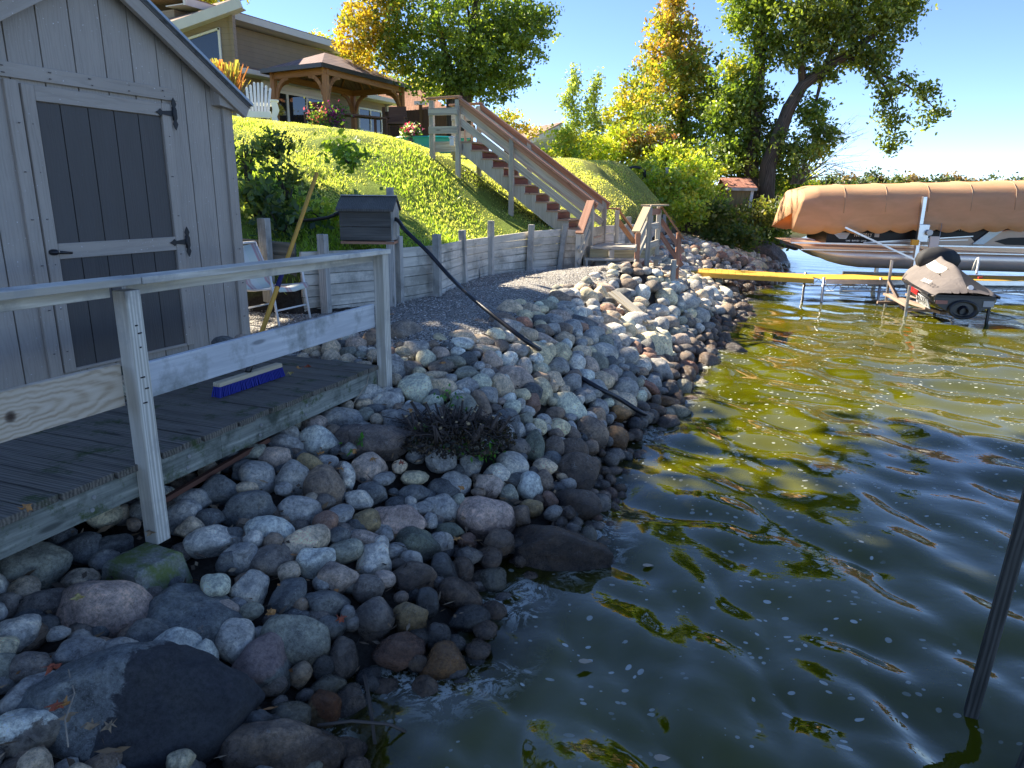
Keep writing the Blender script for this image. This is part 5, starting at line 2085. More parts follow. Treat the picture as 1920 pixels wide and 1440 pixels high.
5665 22194 963 74 111 83 -14 l
7370 21609 326 75 78 79 6 l
7685 24542 589 91 111 83 -20 g
3674 17529 792 76 60 51 0 W
3946 18666 912 82 77 53 -17 t
5544 22587 1010 95 109 66 -4 t
8143 23050 207 78 81 85 4 d
3476 17791 891 83 76 47 -20 T
5821 18279 99 69 70 61 -29 g
4402 14526 170 57 66 48 -29 b
4183 13956 163 53 53 47 -27 b
6731 23944 798 90 84 77 -9 l
7938 22461 187 94 75 67 3 b
2903 13216 609 53 50 42 -11 t
3550 13562 382 49 54 48 -17 l
4944 15127 2 53 73 55 26 g
6111 18479 45 83 77 51 -1 b
6187 24218 912 103 97 69 27 b
4041 17998 745 75 65 53 -11 p
8161 21594 -27 85 88 68 16 b
6159 18942 197 90 92 49 0 l
4285 19228 921 84 82 52 -28 W
8098 23861 361 82 101 83 -25 g
5661 19347 537 67 98 67 -4 d
3640 12711 4 56 38 36 -28 b
4837 15212 61 48 58 60 26 v
6318 24077 908 90 107 76 11 t
4501 19374 922 77 81 57 12 d
4175 17987 696 67 65 58 -25 T
3729 13209 142 51 46 42 14 W
8999 23452 -43 91 121 72 6 b
6273 23237 875 99 111 63 10 W
6547 18774 -26 80 65 53 17 g
8679 24330 210 92 69 75 2 w
6122 24617 934 89 92 78 9 t
5990 20646 807 70 101 70 -4 W
2692 11701 700 49 32 33 24 W
5934 24184 966 81 104 81 2 t
5818 23846 984 110 107 58 17 G
6567 22748 748 81 72 72 18 w
5540 23499 1038 91 109 68 10 g
3934 15841 533 54 49 53 -17 g
4408 16499 389 62 46 50 18 T
5309 22629 1067 84 122 67 -18 t
3691 11002 -212 52 51 28 -4 v
5959 24013 957 79 81 81 0 t
7089 23891 697 85 98 74 5 b
5881 24378 980 104 106 63 4 g
6240 24721 911 99 103 68 -28 t
1234 11300 1009 43 37 34 -11 l
2824 12722 579 58 53 31 -18 l
5280 18674 453 76 70 51 -27 w
4739 21341 1123 81 66 60 0 T
6021 23850 938 85 112 72 9 g
5279 22240 1058 79 83 67 -28 r
6881 21321 518 68 90 73 -9 g
4914 16968 217 65 77 49 27 g
4552 13923 -38 46 58 47 -8 b
2942 12811 473 46 67 40 27 W
3994 19482 1044 75 61 53 17 p
5773 23476 985 81 85 72 -1 l
6810 24986 824 91 112 72 13 v
7296 22305 433 75 109 70 -22 l
8287 23796 280 89 103 67 17 T
7030 22655 577 83 103 65 -9 T
6330 21318 744 81 56 59 -17 G
6441 22330 761 79 84 65 -11 l
4959 20133 934 87 65 48 27 G
5240 23062 1094 85 89 64 -5 t
5919 22754 919 75 64 71 0 g
5105 20602 981 74 59 59 -10 g
6474 23286 819 100 99 55 0 g
4144 15642 425 66 57 39 17 b
5428 19538 678 79 86 50 -6 t
7092 20279 256 84 84 51 26 t
7299 24060 655 92 81 64 6 t
5660 20436 857 72 94 59 15 W
8398 24809 360 88 80 71 10 W
5241 21477 1032 65 73 70 -16 v
7468 24958 665 85 104 73 17 p
6261 20389 664 75 72 56 28 T
8909 24690 170 85 94 72 13 b
3506 13873 506 54 41 36 7 g
1162 10884 924 39 38 31 0 r
4431 17896 583 64 82 50 0 g
5308 21829 1035 78 95 60 0 v
4567 15028 163 51 58 44 3 d
4626 19359 881 81 70 45 9 G
5953 19216 380 68 73 54 17 l
7733 22886 338 78 116 65 -27 l
5075 17271 186 58 45 51 0 d
7281 24880 712 98 73 60 -25 G
6321 18214 -138 65 74 51 29 b
5779 18753 280 65 62 53 12 t
7152 23484 631 76 116 70 -20 W
4733 18634 649 62 57 54 25 G
6474 24867 893 77 79 75 25 t
7221 22543 490 82 65 59 18 T
7040 20067 224 67 96 57 3 t
7027 23590 681 91 79 57 17 g
3860 15689 553 46 55 51 -8 g
4485 19098 857 62 69 55 9 w
5810 21491 920 76 62 56 7 g
5435 21132 968 71 85 58 0 t
4660 21168 1125 71 90 58 20 g
4223 15697 395 53 51 43 -21 b
5948 21814 895 75 100 57 -6 g
4096 18584 849 62 63 51 -23 g
8675 23244 37 92 78 54 -26 b
4950 14391 -121 47 38 42 16 b
4053 17722 690 65 65 44 23 p
4433 19977 1030 69 64 51 -21 g
4115 20014 1102 67 60 53 -18 T
7550 23010 426 75 76 62 -8 g
8240 22593 86 63 67 72 -8 G
7300 23625 600 89 64 55 -24 d
5049 21429 1069 64 70 62 3 g
4806 21697 1131 67 83 61 -11 l
5363 19183 586 65 49 49 -17 g
4833 15819 130 54 69 41 29 b
5059 16564 102 65 55 37 -1 p
8463 24985 349 82 103 65 -27 r
5033 19249 721 56 66 56 0 t
4902 19957 913 70 78 48 -27 g
8211 24830 426 67 90 77 4 d
6250 19898 515 71 49 47 -13 t
4218 19424 982 61 83 52 8 W
8011 23044 254 75 59 59 22 g
8451 22662 16 76 71 57 10 p
5524 18795 397 52 82 57 9 t
5756 16775 -194 60 56 40 25 g
3854 16900 654 55 53 42 10 d
5242 20119 889 55 61 58 -6 g
7605 21208 172 62 58 58 0 p
7242 19932 92 56 61 57 5 r
3122 12126 333 41 39 29 -22 g
7774 22534 264 72 58 54 10 t
4342 14588 209 37 52 45 9 l
8850 22780 -114 72 70 56 -8 g
5578 20164 814 66 66 46 -21 t
5443 22037 1012 67 62 54 0 r
7231 22689 504 62 88 62 19 p
4704 16452 252 64 65 32 -11 t
6050 23272 935 68 90 59 17 t
3086 14034 729 50 53 30 8 t
7593 23980 554 74 73 57 3 l
4881 14480 -72 37 44 43 11 g
6539 18912 29 57 52 47 9 d
8834 23709 59 77 69 53 -4 b
7496 19890 -30 60 65 48 -16 b
2864 12794 542 33 37 37 29 w
8071 22818 193 66 96 57 16 t
6944 19984 243 55 69 52 23 g
7675 21473 171 71 72 47 0 g
5973 18449 91 53 66 46 -21 b
5585 19021 449 56 47 45 4 g
4611 21391 1148 58 77 54 -8 G
5073 20409 958 56 61 50 -8 d
6573 24985 871 65 60 65 8 t
8993 23905 33 68 71 57 -11 W
7772 24406 546 66 69 60 -26 g
7492 20436 102 75 68 38 -27 b
6448 18937 75 64 55 38 -27 G
4241 18581 802 47 47 49 -2 g
4154 15535 410 41 49 39 -1 v
8041 22249 109 67 76 48 -6 b
8796 23083 -38 69 62 50 4 b
4708 14941 83 44 32 34 -28 b
7814 22190 197 69 75 46 15 t
6886 23058 668 53 67 62 -8 t
5406 22751 1049 60 68 53 27 l
7076 24056 716 71 93 49 9 g
7044 21130 422 64 58 42 27 g
7689 22169 247 59 52 50 -18 g
4595 20975 1121 47 69 55 28 G
8651 24832 270 76 51 48 -5 T
4924 21630 1105 56 73 48 -12 b
6204 22593 853 61 68 48 27 b
6906 23883 744 65 52 48 24 b
6043 20762 802 53 58 44 -12 p
4354 15548 320 40 50 33 -25 p
7807 21403 103 64 69 39 -18 b
8305 24935 398 56 77 57 -1 t
7354 21905 362 57 67 40 16 g
7539 19459 -174 54 58 34 -18 b
6323 22328 798 52 50 45 -11 g
8346 24615 360 56 54 50 -4 r
5097 18373 433 54 54 28 24 t
7330 22673 461 47 41 49 25 t
5715 20643 876 51 54 36 -8 r
8616 21602 -212 50 74 41 -27 b
6911 22705 622 53 61 42 20 g
7611 24347 591 56 67 45 21 l
6877 19909 248 51 55 33 -20 l
5637 18004 91 38 48 36 28 g
8083 24974 474 60 57 39 1 w
8964 23611 -7 52 49 40 29 b
7757 22434 254 47 41 38 26 d
5744 24074 1004 51 51 40 -2 g
8159 23681 305 53 49 36 5 l
8434 23830 226 45 53 38 -6 t
8573 22736 -21 36 34 39 29 g
5966 22041 895 34 36 38 2 r
8233 22395 51 36 41 36 23 g'''
rocks()
# ------------------------------------------------------------------ shed
def shed():
    P=V(-2.72,5.82,0); a=R_(23.5); wv=V(math.sin(a),math.cos(a),0); n=V(wv.y,-wv.x,0)
    X=lambda s,z,o=0: P+wv*s+n*o+V(0,0,z)
    t=thing('garden_shed','grey grooved wood shed with dark double-panel door beside the walkway','shed',P+V(0,0,1.0))
    zr=lambda s: 3.075-(s-.57)*.62 if s>-.52 else 3.075+(-.52-.57)*-.62-(-.52-s)*.62
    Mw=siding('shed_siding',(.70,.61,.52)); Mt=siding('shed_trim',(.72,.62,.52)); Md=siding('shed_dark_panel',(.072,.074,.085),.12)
    gr=[-1.72,-1.57,-1.35,-1.129,-.905,-.675,-.445,-.225,0,.225,.445,.61]
    m=MB()
    for s0,s1 in zip(gr[:-1],gr[1:]):
        s0+=.005;s1-=.005
        segs=[(s0,s1)] if not(s0<-.52<s1) else [(s0,-.52),(-.52,s1)]
        for a0,a1 in segs:
            vs=[X(a0,1.0,-.02),X(a1,1.0,-.02),X(a1,zr(a1)-.0,-.02),X(a0,zr(a0),-.02),X(a0,1.0,0),X(a1,1.0,0),X(a1,zr(a1),0),X(a0,zr(a0),0)]
            gc=[((v.z),(v-P).dot(wv)+s0*7,0) for v in vs]
            m.add(vs,[(3,2,1,0),(4,5,6,7),(0,1,5,4),(1,2,6,5),(2,3,7,6),(3,0,4,7)],gc)
    m.build('front_wall',Mw,t)
    m=MB(); m.hull([X(-1.74,1.0,-.03),X(-1.74,1.0,-2.9),X(.66,1.0,-2.9),X(.66,1.0,-.03)],[X(-1.74,2.95,-.03),X(-1.74,2.95,-2.9),X(.66,2.95,-2.9),X(.66,2.95,-.03)]); 
    m.add([X(-1.74,2.95,-2.9),X(.66,2.95,-2.9),X(-.52,3.70,-2.9),X(-1.74,2.95,-.03),X(.66,2.95,-.03),X(-.52,3.70,-.03)],[(0,2,1),(3,4,5)])
    m.build('side_walls',Mw,t)
    m=MB(); m.beam(X(-1.78,.93,-.05),X(.68,.93,-.05),.1,.14); m.beam(X(-1.78,.93,-2.8),X(.68,.93,-2.8),.1,.14); m.build('floor_skid',M_rim,t)
    # roof: two slabs with fascia boards and a metal drip edge
    sh=shingles('shed_shingles',(.16,.15,.145)); m=MB()
    for sg in (1,-1):
        e=.80 if sg>0 else -1.84; zt=lambda s: zr(s)+.05
        a0,a1=(-.52,e)
        m.hull([X(a0,zt(a0),.13),X(a1,zt(a1),.13),X(a1,zt(a1),-3.05),X(a0,zt(a0),-3.05)][::(-1 if sg<0 else 1)],[X(a0,zt(a0)+.03,.13),X(a1,zt(a1)+.03,.13),X(a1,zt(a1)+.03,-3.05),X(a0,zt(a0)+.03,-3.05)][::(-1 if sg<0 else 1)])
    m.build('roof',sh,t)
    m=MB()
    for sg in (1,-1):
        e=.78 if sg>0 else -1.82; n0=X(-.52,zr(-.52)-.0,.1); n1=X(e,zr(e),.1)
        m.beam(n0,n1,.045,.10); 
    m.build('fascia_board',Mt,t,.003)
    m=MB()
    for sg in (1,-1):
        e=.815 if sg>0 else -1.855; m.beam(X(-.52,zr(-.52)+.085,.14),X(e,zr(e)+.085,.14),.035,.02)
    m.build('drip_edge',plain('drip_edge_metal',(.30,.34,.38),.35,.3),t)
    m=MB(); m.prism([X(.50,2.98,.0),X(.80,2.94,.0),X(.80,3.01,.0),X(.50,3.13,.0)],n*.09); m.build('eave_return',Mt,t)
    m=MB(); m.beam(X(.635,1.0,.013),X(.635,3.0,.013),.088,.026,n); m.build('corner_trim',Mt,t,.003)
    m=MB(); m.beam(X(.69,1.0,-.03),X(.69,2.95,-.03),.03,.09,n); m.build('corner_trim',Mt,t,.003)
    m=MB(); m.beam(X(-1.30,3.012,.013),X(.125,3.012,.013),.026,.09); m.build('door_header',Mt,t,.003)
    m=MB(); m.beam(X(-1.145,1.0,.013),X(-1.145,2.955,.013),.088,.026,n); m.build('door_casing',Mt,t,.003)
    # door
    m=MB()
    for a0,a1 in zip([-1.0,-.84,-.64,-.44,-.24],[-.84,-.64,-.44,-.24,-.045]):
        for z0,z1 in ((1.06,1.84),(1.93,2.84)):
            vs=[X(a0+.004,z0,.005),X(a1-.004,z0,.005),X(a1-.004,z1,.005),X(a0+.004,z1,.005),X(a0+.004,z0,.016),X(a1-.004,z0,.016),X(a1-.004,z1,.016),X(a0+.004,z1,.016)]
            m.add(vs,[(3,2,1,0),(4,5,6,7),(0,1,5,4),(1,2,6,5),(2,3,7,6),(3,0,4,7)],[(v.z,(v-P).dot(wv)+a0*5,0) for v in vs])
    d=m.build('door_panels',Md,t)
    m=MB(); m.beam(X(-1.05,1.05,.02),X(-1.05,2.94,.02),.082,.03,n); m.beam(X(.005,1.05,.02),X(.005,2.94,.02),.082,.03,n)
    m.beam(X(-1.008,2.892,.02),X(-.037,2.892,.02),.028,.096); m.beam(X(-1.008,1.885,.02),X(-.037,1.885,.02),.028,.105); m.beam(X(-1.008,1.06,.02),X(-.037,1.06,.02),.028,.02)
    m.build('door_frame',Mt,t,.003)
    for z in (2.87,1.893):
        m=MB()
        # ornamental strap hinge: fleur end plate and arm
        def pl(pts,o=.037): m.prism([X(s,z+q,o) for s,q in pts],n*.006)
        pl([(-.012,-.10),(.0,-.115),(.012,-.10),(.022,-.07),(.014,-.05),(.026,-.02),(.026,.02),(.014,.05),(.022,.07),(.012,.10),(0,.115),(-.012,.10),(-.02,.07),(-.012,.05),(-.016,.02),(-.016,-.02),(-.012,-.05),(-.02,-.07)] ) if False else None
        m.prism([X(s+.075,z+q,.037) for s,q in [(-.012,-.10),(.0,-.12),(.012,-.10),(.024,-.075),(.012,-.05),(.022,-.03),(.022,.03),(.012,.05),(.024,.075),(.012,.10),(0,.12),(-.012,.10),(-.022,.075),(-.012,.05),(-.016,.03),(-.016,-.03),(-.012,-.05),(-.022,-.075)]],n*.006)
        m.prism([X(s+.05,z+q,.037) for s,q in [(0,-.022),(0,.022),(-.09,.012),(-.105,.028),(-.125,.012),(-.15,0),(-.125,-.012),(-.105,-.028),(-.09,-.012)]],n*.006)
        m.tube([X(.056,z-.05,.045),X(.056,z+.05,.045)],.008,8)
        m.build('hinge',M_blackmetal,t)
    m=MB()
    for s_,zz in [(x_,2.99+dz) for x_ in (-1.2,-.9,-.6,-.3,0) for dz in (0,.04)]+[(x_,z_) for x_ in (-1.145,-1.05,.005,.635) for z_ in (1.2,1.5,1.8,2.1,2.4,2.7)]: m.tube([X(s_+rnd.uniform(-.02,.02),zz,.034),X(s_,zz,.037)],.004,5)
    tag(m.build('nail_heads',plain('nail_grey',(.16,.14,.125),.6),t),kind='stuff')
    m=MB(); m.ball(X(-1.055,1.884,.05),.026,1.5,1,.8); m.tube([X(-1.05,1.884,.05),X(-.93,1.872,.055)],[.013,.008],8); m.tube([X(-1.05,1.884,.03),X(-1.05,1.884,.055)],.012,8)
    h=m.build('door_handle',M_black,t); m=MB(); m.tube([X(-1.04,1.886,.07),X(-1.04,1.886,.078)],.008,8); m.build('lock_cylinder',M_alu,h)
shed()

# ------------------------------------------------------------------ walkway and its railing
WA=R_(20.6); WW=V(math.sin(WA),math.cos(WA),0); WN=V(WW.y,-WW.x,0); WP=V(-1.1,5.6,0)
WX=lambda s,z,o=0: WP+WW*s+WN*o+V(0,0,z)
def knotty():
    t=NT('knotty_pine_board'); g=t.attr('gc','Vector'); p=t.pos(); c0=WX(-2.92,1.36,0)
    q=t.n('VectorMath',{0:p,1:tuple(c0)},operation='SUBTRACT').outputs[0]
    al=t.n('VectorMath',{0:q,1:(WW.x,WW.y,0)},operation='DOT_PRODUCT').outputs['Value']; z=t.n('SeparateXYZ',{'Vector':q}).outputs[2]
    wob=t.math('MULTIPLY',t.math('SUBTRACT',t.noise(p,6,3,.5),.5),.16)
    rr=t.math('SQRT',t.math('ADD',t.math('POWER',t.math('MULTIPLY',al,.17),2),t.math('POWER',t.math('ADD',z,t.math('MULTIPLY',wob,.6)),2)))
    ring=t.math('SINE',t.math('MULTIPLY',t.math('POWER',rr,.7),170))
    fine=t.noise(t.map(g,(3,60,60)),1,6,.65)
    c=t.ramp(t.math('ADD',t.math('MULTIPLY',ring,.11),t.math('ADD',t.math('MULTIPLY',fine,.5),.25)),[(.25,(.34,.235,.14)),(.5,(.58,.47,.34)),(.75,(.68,.58,.45))])
    rk=t.math('SQRT',t.math('ADD',t.math('POWER',al,2),t.math('POWER',z,2))); c=t.mix(t.ramp(rk,[(.010,1),(.020,.75),(.030,0)]),c,(.07,.045,.03))
    t.pbr(c,.75,0,.3,t.bump(t.math('ADD',fine,t.math('MULTIPLY',ring,.3)),.002,.5)); return t.m
def walkway():
    t=thing('wooden_walkway','weathered mossy boardwalk with pale pine railing above the boulders','walkway',WX(-2,.8,-.4))
    m=MB(); s=.0; k=0
    while s>-7:
        wd=.138; off=0
        
        p0=WX(s-wd/2,.93-rnd.uniform(0,.006),.01+rnd.uniform(-.01,.012)); p1=WX(s-wd/2,.93-rnd.uniform(0,.004),-.97+rnd.uniform(-.01,.01))
        m.beam(p0,p1,wd,.036); s-=wd+.008; k+=1
    m.build('decking',M_deck,t,.003)
    # fill-in boards at the far end where the deck squares up to the gravel
    m=MB(); m.beam(WX(.0,.835,-.022),WX(-1.75,.835,-.022),.04,.15); m.beam(WX(-1.754,.838,-.020),WX(-7,.838,-.020),.04,.155); m.build('rim_joist',M_rim,t,.002)
    m=MB(); m.beam(WX(.36,.835,-.97),WX(-7,.835,-.97),.04,.14); m.beam(WX(-.02,.83,-.45),WX(-7,.83,-.45),.04,.13); m.beam(WX(.0,.83,-.05),WX(.37,.83,-.95),.04,.13); m.build('inner_joist',M_rim,t)
    m=MB()
    for s in (-2.02,-1.42,-2.62,-.95):
        for z in (.86,.80):
            m.tube([WX(s+(z-.8)*.3,z,-.004),WX(s+(z-.8)*.3,z,.005)],.011,10)
    m.build('carriage_bolts',M_steel,t)
    po=MB(); po.beam(WX(-2.31,.50,.045),WX(-2.31,1.83,.045),.088,.088,WN); po.build('railing_post',M_rail,t,.004)
    po=MB(); po.beam(WX(.045,.62,.045),WX(.045,1.835,.045),.088,.088,WN); po.build('railing_post',M_rail,t,.004)
    po=MB(); po.beam(WX(-4.6,.50,.045),WX(-4.6,1.86,.045),.088,.088,WN); po.build('railing_post',M_rail,t,.004)
    # nail heads
    m=MB(); 
    for z in (1.62,1.66,1.34,1.40,1.27,1.55): m.tube([WX(-2.31+rnd.uniform(-.025,.025),z,.088),WX(-2.31+rnd.uniform(-.02,.02),z,.091)],.004,6)
    m.build('screw_heads',M_blackmetal,t)
    m=MB(); m.beam(WX(-2.262,1.872,.04),WX(.10,1.852,.04),.135,.036); m.build('handrail_cap',M_rail,t,.004)
    m=MB(); m.beam(WX(-5,1.905,.04),WX(-2.268,1.874,.04),.135,.036); m.build('handrail_cap',M_rail,t,.004)
    m=MB(); m.beam(WX(-2.262,1.822,-.02),WX(.0,1.802,-.02),.038,.06); m.beam(WX(-5,1.852,-.02),WX(-2.36,1.826,-.02),.038,.06); m.build('handrail_support',M_rail,t,.003)
    m=MB(); m.beam(WX(-2.264,1.347,-.019),WX(.0,1.35,-.019),.036,.185); m.build('middle_rail_board',M_railgrey,t,.003)
    m=MB(); m.beam(WX(-5,1.385,-.019),WX(-2.356,1.362,-.019),.036,.215); m.build('middle_rail_board',knotty(),t,.003)
walkway()
def footing():
    c=V(-1.86,3.27,.43); m=MB(); g=[]
    qs=[R_(-70)+i*math.pi/2 for i in range(4)]; c=V(-1.86,3.24,.40)
    b=[c+V(math.cos(q)*.235,math.sin(q)*.235,-.10) for q in qs]; tp=[c+V(math.cos(q)*.19,math.sin(q)*.19,.105) for q in qs]
    m.hull(b,tp)
    T=NT('mossy_concrete'); p=T.pos(); n1=T.noise(p,9,6,.7); n2=T.noise(p,60,4,.7)
    cc=T.mix(T.ramp(n1,[(.42,0),(.6,1)]),T.ramp(n2,[(.3,(.2,.2,.17)),(.7,(.38,.38,.32))]),(.17,.21,.07)); T.pbr(cc,.9,0,.2,T.bump(n2,.02,.8))
    o=m.build('concrete_footing',T.m,None,.02); tag(o,'mossy concrete block under the railing post, on a dark boulder','concrete block')
    m=MB(); m.beam(atz(298,943,.60),atz(503,824,.70),.03,.03)
    o=m.build('rusty_bar',plain('rusty_iron',(.12,.05,.03),.9),None); tag(o,'rusty metal bar lying on rocks under the walkway','metal bar')
footing()

# ------------------------------------------------------------------ things on the walkway
def broom():
    A=atz(405,722,1.035);B=atz(524,684,1.035); d=(B-A).normalized(); mid=(A+B)/2; s=d.cross(V(0,0,1))
    t=thing('push_broom','push broom with blue bristles and long yellow wooden handle leaning on rail','broom',mid)
    tilt=V(0,0,1)*.9+s*-.0
    m=MB(); m.beam(A,B,.062,.032); m.build('brush_block',wood('pale_broom_block',(.5,.40,.25),(.72,.62,.45)),t,.006)
    m=MB(); L=(B-A).length
    for i in range(46):
        for j in range(5):
            p=A+d*(L*(i+.5)/46)+s*(-.024+.012*j); q=p+V(0,0,-.085)+s*((j-2)*.006)+d*rnd.uniform(-.006,.006)+(d*(.012*(1 if i>22 else -1)*abs(i-22)/22))
            m.beam(p-V(0,0,.014),q,.0075,.0075,d)
    m.build('blue_bristles',plain('blue_bristle',(.010,.022,.28),.6),t)
    top=at(594,325,6.35); low=mid+V(0,0,.02)+s*-.01
    dr=(top-low).normalized(); m=MB(); m.tube([low+dr*.10,low+dr*.3,top],[.018,.018,.016],10); m.build('handle',wood('yellow_broom_handle',(.62,.29,.035),(.75,.41,.08),rings=.2),t)
    m=MB(); m.tube([low-dr*.01,low+dr*.12],[.022,.018],8); m.build('handle_socket',M_black,t)
    k=(top-low).length; q=low+dr*k*.38
    m=MB(); m.tube([q,q+dr*.16],[.019,.017],10); m.build('foam_grip',plain('navy_grip',(.012,.012,.10),.7),t)
broom()
def patio_chair():
    o=V(-2.47,7.22,.98); t=thing('patio_chair','white metal patio chair with striped sling seat behind shed corner','chair',o)
    f=V(.93,-.35,0).normalized(); s=V(-f.y,f.x,0)   # faces right and towards the viewer
    W=.25
    m=MB()
    for k in (-1,1):
        q=lambda a,z,kk=k: o+f*a+s*(W*kk)+V(0,0,z)
        m.tube([q(.28,0),q(.24,.30),q(.21,.55),q(.12,.60),q(-.14,.60),q(-.22,.58)],.012,8)
        m.tube([q(-.30,0),q(-.17,.28),q(-.2,.42),q(-.36,.80)],.012,8)
        m.tube([q(.24,.40),q(.0,.37),q(-.19,.36)],.010,8)
    for a,z in ((.24,.18),(-.22,.16)): m.tube([o+f*a+s*W+V(0,0,z),o+f*a-s*W+V(0,0,z)],.009,8)
    m.tube([o-f*.36+s*W+V(0,0,.80),o-f*.36-s*W+V(0,0,.80)],.012,8)
    m.build('frame',M_white,t)
    P=[]; prof=[(.30,.37),(.27,.415),(.2,.41),(.05,.37),(-.12,.355),(-.20,.42),(-.27,.62),(-.35,.79)]
    for a,z in prof: P.append([o+f*a+s*(W*.94*k/4)+V(0,0,z-.02*(1-abs(k)/4)) for k in range(-4,5)])
    m=MB(); m.grid(P,True,[(i*.1,k*.06,0) for i in range(8) for k in range(9)])
    T=NT('striped_sling'); g=T.attr('gc','Vector'); y=T.n('SeparateXYZ',{'Vector':g}).outputs[1]
    c=T.ramp(T.math('FRACT',T.math('MULTIPLY',y,3.4)),[(.0,(.62,.66,.56)),(.38,(.62,.66,.56)),(.42,(.55,.33,.31)),(.5,(.55,.33,.31)),(.54,(.62,.60,.5)),(.62,(.55,.36,.33)),(.7,(.66,.68,.6))]); T.pbr(c,.7)
    ob=m.build('sling_seat',T.m,t); md=ob.modifiers.new('s','SOLIDIFY'); md.thickness=.004
patio_chair()

# ------------------------------------------------------------------ retaining wall
def wall_section(pts,ztops,z0,mat,name,label,posts,thick=.04,rows=6,postmat=None,grp=None):
    t=thing(name,label,'retaining wall',pts[0]+V(0,0,z0),group=grp)
    for i,(a,b) in enumerate(zip(pts[:-1],pts[1:])):
        m=MB(); za,zb=ztops[i],ztops[i+1]
        for r in range(rows):
            f0,f1=r/rows,(r+1)/rows
            pa=a+V(0,0,z0+(za-z0)*(f0+f1)/2); pb=b+V(0,0,z0+(zb-z0)*(f0+f1)/2)
            h=((za+zb)/2-z0)/rows-.006
            nn=(b-a).cross(V(0,0,1)).normalized()*rnd.uniform(-.004,.004)
            m.beam(pa+nn,pb+nn,thick,h)
        m.build('board_panel',mat,t,.003)
    for (p,zt,lean,w_) in posts:
        m=MB(); m.beam(p+V(0,0,z0-.1),p+lean+V(0,0,zt),w_,w_,(0.3,1,0)); m.build('post',postmat or M_grey,t,.004)
    return t
def walls():
    p=[V(-2.28,7.66,0),V(-1.5,8.48,0),V(-1.02,9.28,0),V(-.77,10.7,0),V(-.42,11.79,0),V(.23,12.48,0),V(.8,12.93,0),V(1.22,13.15,0)]
    zt=[1.68,1.66,1.65,1.63,1.62,1.68,1.71,1.68]
    wall_section(p[:3],zt[:3],.94,M_wall,'retaining_wall','pale blue-grey board retaining wall section nearest the shed, below the pump box','retaining wall' and
      [(V(-2.08,7.80,0)+V(.03,-.06,0),1.86,V(0,0,0),.09),(V(-1.36,8.66,0)+V(-.02,-.06,0),1.80,V(0,0,0),.09),(V(-1.0,9.12,0)+V(0.03,-.02,0),1.80,V(0,0,0),.09)],rows=6)
    wall_section([q+V(.02,-.0,0) for q in p[2:]],zt[2:],.94,M_wall,'retaining_wall','long curved retaining wall of pinkish boards between the gravel and the hill',
      [(V(-.72,10.62,0),1.78,V(-.04,0,0),.09),(V(-.37,11.72,0),1.88,V(0,0,0),.09),(V(.27,12.38,0),1.80,V(.03,0,0),.09),(V(.82,12.86,0),1.80,V(.10,.02,0),.09)],rows=6)
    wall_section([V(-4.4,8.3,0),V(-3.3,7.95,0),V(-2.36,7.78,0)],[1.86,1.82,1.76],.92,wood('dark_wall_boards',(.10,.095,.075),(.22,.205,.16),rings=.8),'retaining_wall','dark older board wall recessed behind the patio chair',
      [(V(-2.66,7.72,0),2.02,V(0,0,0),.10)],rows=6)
    wall_section([V(1.3,13.2,0),V(1.75,14.3,0),V(2.45,15.9,0),V(3.6,19.5,0),V(4.5,22.0,0),V(5.24,24.0,0)],[1.70,1.72,1.68,1.6,1.58,1.52],.9,M_wall,'retaining_wall','far stretch of board retaining wall beyond the landing steps',
      [(V(2.5,15.85,0),1.85,V(0,0,0),.1),(V(3.65,19.4,0),1.78,V(0,0,0),.1),(V(4.52,21.9,0),1.76,V(0,0,0),.1),(V(5.26,23.9,0),1.72,V(0,0,0),.12)],rows=5)
    m=MB(); m.tube([V(-.54,11.3,.95),V(-.57,11.28,1.43)],.022,8); m.ball(V(-.57,11.28,1.43),.03); tag(m.build('pipe_stake',M_steel),'grey metal pipe standing in gravel against the boards','pipe')
    m=MB(); m.tube([V(4.0,17.0,.55),V(4.32,18.9,1.30)],.018,8); tag(m.build('marker_stake',plain('pink_stake',(.55,.22,.17),.7)),'thin pinkish marker stake leaning in the far rocks','stake')
    m=MB(); m.beam(V(5.36,23.8,1.3),V(5.36,23.8,1.78),.05,.05); m.tube([V(5.36,23.75,1.80),V(5.36,23.9,1.80)],.06,10); tag(m.build('wall_lamp',M_steel),'small grey lamp on the last far wall post','lamp')
walls()
